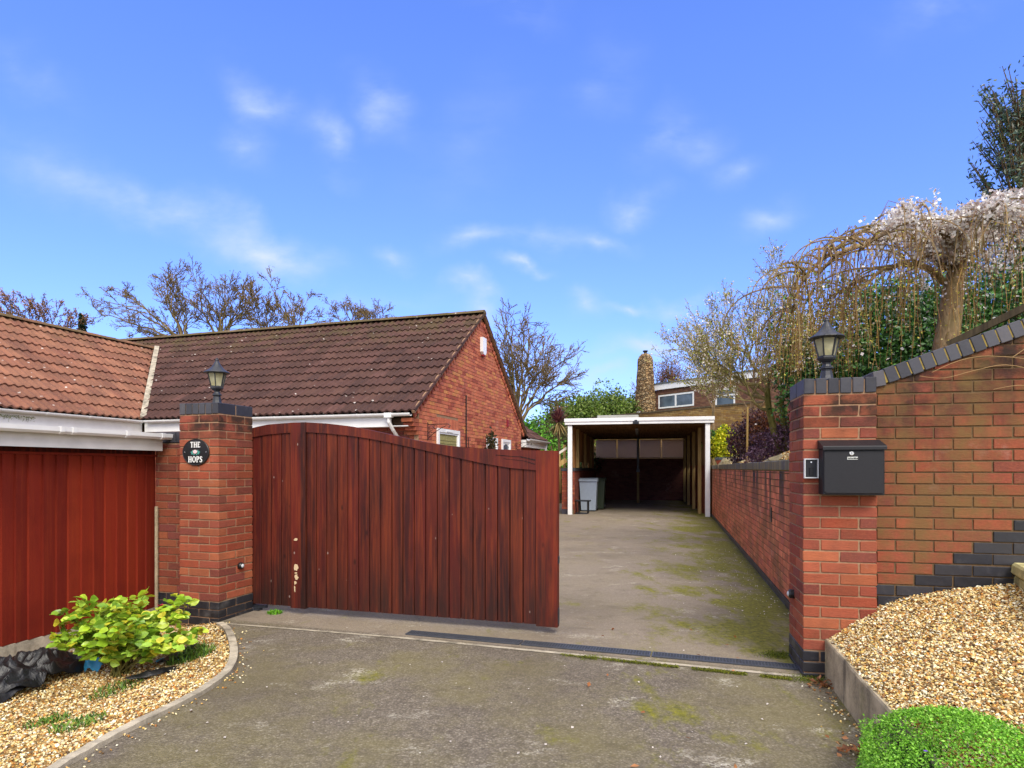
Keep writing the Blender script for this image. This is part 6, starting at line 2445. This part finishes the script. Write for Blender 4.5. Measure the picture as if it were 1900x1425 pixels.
def weeping_cherry():
    rnd = random.Random(21)
    B = Vector((4.55, 6.5, 2.0))
    t = thing('weeping_cherry', 'weeping cherry with drooping budded twigs and white blossom on top', 'tree', B)
    mb = MB()
    mb.tube([(0, 0, -.2), (.03, 0, .25), (.04, 0, .6), (.10, 0, .95), (.14, 0, 1.3), (.20, 0, 1.62)], [.155, .130, .118, .112, .100, .075], 12)
    mb.build('trunk', M['bark_cherry'], t, smooth=True)
    def P(px, py, Yd): return Vector(((px - 950) / 1134 * Yd, Yd, CAM_H - (py - 868.5) / 1134 * Yd)) - B
    limbs = []
    mainl = [
        ([P(1765, 490, 6.5), P(1730, 450, 6.5), P(1680, 440, 6.45), P(1620, 447, 6.4), P(1560, 470, 6.3), P(1520, 505, 6.2)], .048),
        ([P(1760, 500, 6.5), P(1700, 455, 6.7), P(1640, 425, 7.0), P(1580, 440, 7.2), P(1530, 480, 7.3)], .045),
        ([P(1765, 480, 6.5), P(1800, 440, 6.5), P(1850, 420, 6.4), P(1910, 412, 6.2), P(1990, 430, 6.0)], .050),
        ([P(1765, 490, 6.5), P(1760, 440, 6.2), P(1700, 415, 5.9), P(1640, 430, 5.7), P(1600, 465, 5.6)], .045),
        ([P(1770, 480, 6.5), P(1790, 430, 6.8), P(1830, 400, 7.2), P(1900, 400, 7.4)], .045),
        ([P(1768, 485, 6.5), P(1780, 430, 6.1), P(1820, 400, 5.6), P(1870, 410, 5.4)], .045),
        ([P(1750, 520, 6.5), P(1700, 490, 6.3), P(1640, 500, 6.2), P(1590, 545, 6.1)], .035),
        ([P(1560, 470, 6.3), P(1530, 480, 6.2), P(1490, 520, 6.2), P(1470, 580, 6.2)], .022),
    ]
    mb = MB()
    for pts, r in mainl:
        c = smooth_curve([Vector(p) for p in pts], 4)
        c = [q + Vector((rnd.gauss(0, .012), rnd.gauss(0, .012), rnd.gauss(0, .012))) for q in c]
        mb.tube(c, [r * (1 - .7 * i / len(c)) for i in range(len(c))], 7)
        limbs.append(c)
    # secondary arching branches
    sec = []
    for c in limbs:
        for k in range(13):
            i = rnd.randrange(3, len(c))
            p = c[i]
            a = rnd.uniform(0, 6.283); L = rnd.uniform(.25, .75)
            d = Vector((math.cos(a) - .35, math.sin(a), 0)).normalized()
            pts = [p, p + d * L * .35 + Vector((0, 0, .05)), p + d * L * .75 + Vector((0, 0, .0)), p + d * L + Vector((0, 0, -.16)), p + d * L * 1.12 + Vector((0, 0, -.45))]
            s = smooth_curve(pts, 3)
            mb.tube(s, [.012 * (1 - .7 * j / len(s)) for j in range(len(s))], 4, cap=False)
            sec.append(s)
    mb.build('limbs', M['bark_cherry'], t, recalc=False)
    # hanging twigs
    mb = MB(); bp = []
    allc = [(c, 1) for c in limbs] + [(c, 2) for c in sec]
    for c, kd in allc:
        n = (14 if kd == 1 else 4)
        for k in range(n):
            i = rnd.randrange(2, len(c)); p = c[i]
            pw = p + B; ppx = 950 + 1134 * pw.x / pw.y
            if ppx > 1600 and rnd.random() < .55: continue
            L = rnd.uniform(.2, .75) if rnd.random() < .8 else rnd.uniform(.75, 1.35)
            if ppx < 1580: L = rnd.uniform(.4, 1.2)
            a = rnd.uniform(0, 6.283); o = rnd.uniform(.05, .28)
            dx, dy = math.cos(a) * o, math.sin(a) * o
            floor = 2.25 - B.z
            pts = [p, p + Vector((dx * .6, dy * .6, .04)), p + Vector((dx, dy, -.12))]
            m = max(2, int(L / .14)); q = pts[-1]
            for j in range(m):
                q = q + Vector((rnd.gauss(0, .012) + dx * .04, rnd.gauss(0, .012) + dy * .04, -L / m))
                if q.z < floor: break
                pts.append(q)
            tint = np.array(rnd.choice([(1, 1, 1), (.8, .7, .6), (1.15, 1.1, .85), (.7, .55, .5)]))
            mb.tube(pts, [.0034 * (1 - .5 * j / len(pts)) for j in range(len(pts))], 3, tint, cap=False)
            for j in range(1, len(pts)):
                for _ in range(3):
                    f = rnd.random(); bp.append(tuple(pts[j - 1].lerp(pts[j], f) + Vector((rnd.gauss(0, .006), rnd.gauss(0, .006), 0))))
    mb.build('hanging_twigs', M['twig'], t, recalc=False)
    bp = np.array(bp); n = len(bp); mb = MB()
    scatter(mb, LEAF4[0], LEAF4[1], bp, RNG.uniform(.012, .028, n), leaf_tints(n, [srgb(186, 176, 70), srgb(166, 158, 60), srgb(150, 112, 70), srgb(200, 188, 124)]))
    mb.build('buds', M['leaf'], t, recalc=False)
    # blossom on the upper right part
    bl = []
    for c, kd in allc:
        for k in range(260 if kd == 1 else 30):
            p = c[rnd.randrange(0, len(c))]
            pw = p + B
            px = 950 + 1134 * pw.x / pw.y
            if rnd.random() > min(1, max(.0, (px - 1590) / 130)): continue
            if p.z < 1.55: continue
            cc = p + Vector((rnd.gauss(0, .06), rnd.gauss(0, .06), rnd.gauss(0, .035) + .02))
            for _ in range(9): bl.append(tuple(cc + Vector((rnd.gauss(0, .028), rnd.gauss(0, .028), rnd.gauss(0, .02)))))
    for _ in range(420):
        c = limbs[rnd.randrange(len(limbs))]; p = c[rnd.randrange(len(c))]
        bl.append(tuple(p + Vector((rnd.gauss(0, .3), rnd.gauss(0, .3), -abs(rnd.gauss(0, .5))))))
    bl = np.array(bl); n = len(bl); mb = MB()
    scatter(mb, [(0, 0, 0), (.5, -.45, .12), (1, 0, .05), (.5, .45, .12)], [(0, 1, 2, 3)], bl, RNG.uniform(.022, .042, n), leaf_tints(n, [srgb(232, 228, 220), srgb(216, 206, 200), srgb(240, 236, 230), srgb(180, 160, 148)], .12))
    mb.build('blossom', M['petal'], t, recalc=False)


weeping_cherry()

# dry creeper stems on the boundary wall face
mb = MB()
for pts in ([(1900, 700), (1840, 685), (1790, 693), (1740, 705), (1700, 700)], [(1900, 682), (1850, 672), (1800, 668), (1760, 676), (1720, 694)], [(1900, 730), (1860, 722), (1820, 728)], [(1900, 655), (1868, 620), (1850, 590), (1840, 560)], [(1850, 672), (1880, 640), (1900, 632)]):
    c = []
    for (px, py) in pts:
        Yd = 4.08 if py > 640 else 4.25
        c.append(Vector(((px - 950) / 1134 * Yd, Yd, CAM_H - (py - 868.5) / 1134 * Yd)))
    c = smooth_curve(c, 4)
    # keep stems just proud of the brick face
    o_ = Vector(frame_pt(RP, ARP, .445, .10)[:2]); n_ = Vector((math.sin(ARP), -math.cos(ARP)))
    c = [Vector((*(Vector((q.x, q.y)) + n_ * (.035 - (Vector((q.x, q.y)) - o_).dot(n_))), q.z)) for q in c]
    mb.tube(c, [.0028 * (1 - .5 * i / len(c)) for i in range(len(c))], 5, srgb(150, 122, 84) / srgb(134, 106, 66))
tag(mb.build('creeper', M['twig'], None), 'dry bare creeper stems trailing over the right boundary wall', 'creeper')


# ------------------------------------------------------------------ left bed objects
def left_shrub():
    x, y = -2.93, 4.55
    t = thing('camellia_shrub', 'yellow green leafy shrub with pink buds in the left gravel bed', 'shrub', (x, y, -.13))
    rnd = random.Random(4)
    mb = MB(); tips = []
    for k in range(36):
        a = rnd.uniform(0, 6.283); o = rnd.uniform(.05, .56)
        top = Vector((o * math.cos(a) * 1.02, o * math.sin(a) * .75, rnd.uniform(.22, .58) * (1 - .35 * o)))
        if top.x > .3: top.z += .03
        mid = top * .5 + Vector((0, 0, .06))
        pts = smooth_curve([Vector((rnd.gauss(0, .03), rnd.gauss(0, .03), 0)), mid, top], 4)
        mb.tube(pts, [.007 * (1 - .6 * i / len(pts)) for i in range(len(pts))], 5, cap=False)
        for i in range(3, len(pts)):
            tips.append((pts[i], (pts[i] - pts[i - 1]).normalized()))
            for _ in range(2):
                d = Vector((rnd.gauss(0, 1), rnd.gauss(0, 1), rnd.uniform(-.1, .9))).normalized() * rnd.uniform(.04, .13)
                mb.tube([pts[i], pts[i] + d], [.003, .002], 4, cap=False)
                tips.append((pts[i] + d, d.normalized()))
    mb.build('stems', M['bark_green'], t, recalc=False)
    mb = MB()
    pal = [srgb(160, 190, 48), srgb(140, 178, 44), srgb(184, 204, 66), srgb(112, 152, 40), srgb(200, 192, 56), srgb(150, 186, 66)]
    for (p, d) in tips:
        for _ in range(4):
            az = rnd.uniform(0, 6.283)
            ld = Vector((math.cos(az), math.sin(az), rnd.uniform(-.25, .45))).normalized()
            side = ld.cross(Vector((0, 0, 1))).normalized(); side.rotate(Matrix.Rotation(rnd.gauss(0, .75), 3, ld)); up = side.cross(ld)
            if up.z < 0: up = -up
            s = rnd.uniform(.055, .09)
            q = p + Vector((rnd.gauss(0, .012), rnd.gauss(0, .012), rnd.gauss(0, .012)))
            fold = .06; w = .38
            tv = [(0, 0, 0), (.18, -w * .7, fold), (.5, -w, fold), (.8, -w * .6, fold * .6), (1, 0, -.08), (.8, w * .6, fold * .6), (.5, w, fold), (.18, w * .7, fold), (.5, 0, 0)]
            vs = [tuple(q + (ld * a + side * b + up * c) * s) for a, b, c in tv]
            tint = pick(pal, .15)
            tints = np.array([tint] * 9); tints[8] = tint * .85
            mb.add(vs, [(0, 1, 8), (1, 2, 8), (2, 3, 8), (3, 4, 8), (4, 5, 8), (5, 6, 8), (6, 7, 8), (7, 0, 8)], tints)
    mb.build('foliage', M['leaf_gloss'], t, recalc=False)
    mb = MB()
    for c in ((.34, -.05, .52), (-.44, -.05, .30)):
        for k in range(12):
            az = rnd.uniform(0, 6.283); d = Vector((math.cos(az), math.sin(az), .8)).normalized()
            s = d.cross(Vector((0, 0, 1))).normalized() * .010; cc = Vector(c)
            mb.add([tuple(cc), tuple(cc + d * .014 + s), tuple(cc + d * .028), tuple(cc + d * .014 - s)], [(0, 1, 2, 3)], srgb(214, 30, 90) * rnd.uniform(.8, 1.1))
    mb.build('flower_buds', M['petal'], t, recalc=False)


left_shrub()


def crumpled(name, label, cat, mat, c, sx, sy, hgt, seed, n=46, rz=0., drape=None, shape=1.0):
    mb = MB(); vs = []; fs = []
    for i in range(n):
        for j in range(n):
            u, v = i / (n - 1) * 2 - 1, j / (n - 1) * 2 - 1
            # rounded irregular outline
            k = 1 + .22 * mnoise.noise(Vector((u * 1.3 + seed, v * 1.3, 0)))
            x = u * math.sqrt(1 - v * v / 2) * sx * k; y_ = v * math.sqrt(1 - u * u / 2) * sy * k
            e = max(0, 1 - (u * u + v * v) * .55)
            q = Vector((x * 5 + seed, y_ * 5, 0))
            rd = 1 - abs(mnoise.noise(q)) * 2
            rd2 = 1 - abs(mnoise.noise(q * 2.3 + Vector((4, 4, 0)))) * 2
            z = hgt * e * (.45 + .45 * rd + .25 * rd2)
            z = max(z, .006)
            x += .02 * mnoise.noise(q * 1.7); y_ += .02 * mnoise.noise(q * 1.7 + Vector((9, 0, 0)))
            if drape: z += drape(x, y_)
            vs.append((x, y_, z))
    for i in range(n - 1):
        for j in range(n - 1):
            a = i * n + j; fs.append((a, a + n, a + n + 1, a + 1))
    m = len(vs)
    vs += [(a, b, z - .004) for a, b, z in vs]
    fs += [tuple(q + m for q in reversed(f)) for f in fs]
    mb.add(vs, fs)
    o = mb.build(name, M[mat], recalc=False)
    o.location = c; o.rotation_euler = (0, 0, rz)
    return tag(o, label, cat)


def lh(c, dz=.0): return (c[0], c[1], left_height(c[0], c[1]) + dz)


GM = 'black membrane scraps'
crumpled('plastic_membrane', 'large crumpled black membrane heaped against the red boards', 'plastic sheet', 'membrane', lh((-3.60, 4.42)), .50, .27, .22, 1.3, rz=R(75), n=56)
crumpled('plastic_membrane', 'crumpled black membrane trailing at the left edge of the bed', 'plastic sheet', 'membrane', lh((-3.72, 4.02)), .40, .22, .12, 6.3, rz=R(35))
crumpled('plastic_membrane', 'small folded black membrane flap near the left pillar foot', 'plastic sheet', 'membrane', lh((-2.83, 5.08)), .17, .07, .06, 2.7, n=30, rz=R(20))
crumpled('plastic_membrane', 'black membrane scrap lying along the curved kerb', 'plastic sheet', 'membrane', lh((-2.60, 4.78)), .06, .22, .05, 8.7, n=30, rz=R(-10))
crumpled('plastic_membrane', 'thin black membrane edge sticking out beside the lower kerb', 'plastic sheet', 'membrane', lh((-2.53, 4.42)), .05, .24, .035, 12.7, n=30, rz=R(-48))
crumpled('plastic_bag', 'pale blue plastic bag caught under the yellow green shrub', 'bag', 'blue_bag', lh((-3.24, 4.74)), .07, .05, .15, 3.3, n=24)
crumpled('plastic_bag', 'flattened blue plastic scrap under the shrub nearer the pillar', 'bag', 'blue_bag', lh((-2.62, 4.70)), .10, .04, .03, 5.3, n=20, rz=.4)


def weeds(label, c, r, n, h, pal, hf=lambda x, y: 0., name='weed'):
    mb = MB()
    for k in range(n):
        a = random.uniform(0, 6.283); d = r * math.sqrt(random.random())
        x, y_ = c[0] + d * math.cos(a), c[1] + d * math.sin(a)
        z = hf(x, y_)
        az = random.uniform(0, 6.283); L = h * random.uniform(.4, 1.1)
        tip = Vector((x + math.cos(az) * L * .7, y_ + math.sin(az) * L * .7, z + L * .75))
        s = Vector((-math.sin(az), math.cos(az), 0)) * .004
        p = Vector((x, y_, z)); m = p.lerp(tip, .55) + Vector((0, 0, L * .15))
        mb.add([tuple(p - s), tuple(p + s), tuple(m + s), tuple(tip), tuple(m - s)], [(0, 1, 2, 4), (4, 2, 3)], pick(pal, .25))
    o = mb.build(name, M['leaf'], recalc=False)
    return tag(o, label, 'weeds', kind='stuff')


WG = [srgb(92, 128, 46), srgb(112, 146, 52), srgb(76, 104, 44)]
weeds('feathery green weeds against the inside of the kerb bend', (-2.48, 4.72), .17, 420, .075, WG, left_height)
weeds('green weeds growing near the front of the left gravel', (-2.52, 3.55), .14, 200, .04, WG, left_height)
weeds('small weeds in the middle of the left gravel', (-2.85, 3.75), .12, 160, .04, WG, left_height)
weeds('low green weeds at the foot of the yellow green shrub', (-2.75, 4.25), .16, 180, .05, [c * .8 for c in WG], left_height)
weeds('bright green tuft in the tarmac below the gate hinge end', (px_ground(510, 1138)), .07, 160, .045, [srgb(116, 176, 40), srgb(96, 150, 40)])


def aubrieta():
    c = (1.93, 2.42, .24)
    t = thing('aubrieta_cushion', 'bright green cushion plant spilling over the concrete edging', 'plant', (c[0], c[1], 0))
    mb = MB(); vs = []
    def hgt(x, y):
        r2 = (x / .50) ** 2 + (y / .50) ** 2
        return None if r2 > 1 else .20 + .24 * (1 - r2) ** .5 * (1 + .25 * mnoise.noise(Vector((x * 4, y * 4, 1)))) - (.0 if x > -.2 else (-.2 - x) * .5)
    P = []; Tt = []
    pal = [srgb(114, 174, 44), srgb(138, 198, 58), srgb(90, 146, 38), srgb(156, 208, 84)]
    while len(P) < 30000:
        x, y = random.uniform(-.55, .55), random.uniform(-.5, .5)
        h = hgt(x, y)
        if h is None: continue
        h -= .05
        q = mnoise.noise(Vector((x * 22, y * 22, 3)))
        P.append((x, y, h + .012 * q + random.uniform(-.022, .006)))
        Tt.append(pick(pal, .12))
    # skirt at the rim
    for k in range(16000):
        a = random.uniform(0, 6.283)
        r = .48 * (1 + .04 * math.sin(a * 9))
        P.append((r * math.cos(a) * random.uniform(.9, 1.02), r * math.sin(a) * random.uniform(.9, 1.02), random.uniform(.04, .27))); Tt.append(pick(pal, .2) * .8)
    P = np.array(P); n = len(P)
    scatter(mb, LEAF4[0], LEAF4[1], P, RNG.uniform(.009, .016, n), np.array(Tt), normal_up=True, tilt=.6)
    mb.build('foliage', M['leaf'], t, recalc=False)
    mb = MB()
    for k in range(6):
        a = k * 1.047; d = Vector((math.cos(a), math.sin(a), .3)) * .008; s = Vector((-math.sin(a), math.cos(a), 0)) * .004
        q = Vector((-.36, -.10, .335))
        mb.add([tuple(q), tuple(q + d * .5 + s), tuple(q + d), tuple(q + d * .5 - s)], [(0, 1, 2, 3)], srgb(130, 90, 210))
    mb.build('flower', M['petal'], t)
    mb = MB(); v = []
    # earthy core
    mb.lathe([(.44, .0), (.42, .12), (.36, .20), (.24, .27), (.10, .29)], 20, tint=srgb(50, 66, 26)); mb.build('woody_core', M['leaf'], t)


aubrieta()


def litter():
    # petals on the drive along the wall
    P = []; Tt = []
    for k in range(230):
        l = abs(random.gauss(0, 2.6)) - .6
        e = -abs(random.gauss(0, .40)) - .05
        q = W0 + WD * l + WN * e
        if q.y > 17: continue
        P.append((q.x, q.y, .008)); Tt.append(srgb(232, 222, 218) * random.uniform(.8, 1.05))
    for k in range(60):
        x, y = random.uniform(-2, 2), random.uniform(2.4, 4.8)
        P.append((x, y, .008)); Tt.append(srgb(222, 212, 204) * random.uniform(.7, 1.05))
    mb = MB(); n = len(P)
    scatter(mb, [(0, 0, 0), (.5, -.45, .12), (1, 0, .05), (.5, .45, .12)], [(0, 1, 2, 3)], np.array(P), RNG.uniform(.010, .020, n), np.array(Tt), normal_up=True, tilt=.25)
    tag(mb.build('fallen_petals', M['petal'], recalc=False), 'fallen white petals scattered over the driveway', 'petals', kind='stuff')
    P = []; Tt = []
    for k in range(170):
        f = random.random(); q = E0 + ED * (f * 2.0) - EN * (.03 + abs(random.gauss(0, .07))); P.append((q.x, q.y, .006))
        q = KC[random.randrange(0, len(KC))]; d_ = abs(random.gauss(0, .05)) + .03; a_ = Vector((q.x + 3.2, q.y - 4.0)).normalized()
        P.append((q.x + a_.x * d_ * 1.2, q.y + a_.y * d_, .006))
    mb = MB(); n = len(P)
    scatter(mb, PEB_V, PEB_F, P, RNG.uniform(.004, .010, n), PEB_C[RNG.integers(0, len(PEB_C), n)], normal_up=True)
    tag(mb.build('spilled_gravel', M['pebble'], recalc=False), 'loose golden stones spilled from the beds onto the tarmac', 'gravel', kind='stuff')
    P = []; Tt = []
    for k in range(150):
        l_, e_ = random.uniform(0, 2.2), random.uniform(.05, 1.4); q = E0 + ED * l_ + EN * e_
        if (q - Vector(frame_pt(RP, ARP, .45, 0)[:2])).dot(Vector((-math.sin(ARP), math.cos(ARP)))) > 0: continue
        P.append((q.x, q.y, right_height(q.x, q.y) + .008)); Tt.append(random.choice([srgb(150, 96, 56), srgb(110, 72, 46), srgb(170, 126, 80)]))
    mb = MB(); n = len(P)
    scatter(mb, LEAF4[0], LEAF4[1], np.array(P), RNG.uniform(.015, .04, n), np.array(Tt), normal_up=True, tilt=.4)
    tag(mb.build('dry_leaves', M['leaf'], recalc=False), 'dry brown leaves scattered on the right gravel', 'leaves', kind='stuff')
    P = []; Tt = []
    for k in range(130):
        if k < 60: q = Vector(px_ground(1530, 1275)) + Vector((random.gauss(0, .05), random.gauss(0, .04)))
        elif k < 110: q = Vector(px_ground(1590, 1400)) + Vector((random.gauss(0, .05), random.gauss(0, .05)))
        else: q = Vector((random.uniform(.5, 2), random.uniform(2.6, 5.5)))
        P.append((q.x, q.y, random.uniform(.008, .03))); Tt.append(random.choice([srgb(150, 96, 56), srgb(120, 76, 46), srgb(176, 122, 78)]))
    mb = MB(); n = len(P)
    scatter(mb, LEAF4[0], LEAF4[1], np.array(P), RNG.uniform(.02, .045, n), np.array(Tt), normal_up=True, tilt=.5)
    tag(mb.build('dry_leaves', M['leaf'], recalc=False), 'dry brown leaves gathered at the foot of the right edging', 'leaves', kind='stuff')
    # moss line along drain strip
    P = []; Tt = []
    a = Vector(px_ground(1040, 1216)); b = Vector(px_ground(1470, 1262))
    for k in range(5200):
        f = random.random() ** .8; q = a.lerp(b, f) + Vector((0, random.gauss(0, .012)))
        if mnoise.noise(Vector((q.x * 7, q.y * 7, 0))) < -.30: continue
        P.append((q.x, q.y, random.uniform(.004, .014))); Tt.append(random.choice([srgb(136, 138, 34), srgb(104, 112, 28), srgb(84, 90, 26)]))
    for cx, cy, r, m in ((1445, 1217, .07, 1400), (1095, 1222, .05, 300), (500, 1122, .10, 300), (1500, 1262, .06, 700)):
        g = px_ground(cx, cy)
        for k in range(m): P.append((g[0] + random.gauss(0, r), g[1] + random.gauss(0, r * .6), random.uniform(.004, .02))); Tt.append(random.choice([srgb(112, 122, 30), srgb(84, 94, 26)]))
    mb = MB(); n = len(P)
    scatter(mb, LEAF4[0], LEAF4[1], np.array(P), RNG.uniform(.006, .013, n), np.array(Tt), normal_up=True, tilt=.8)
    tag(mb.build('moss', M['leaf'], recalc=False), 'yellow green moss growing along the drain and concrete strip', 'moss', kind='stuff')


litter()
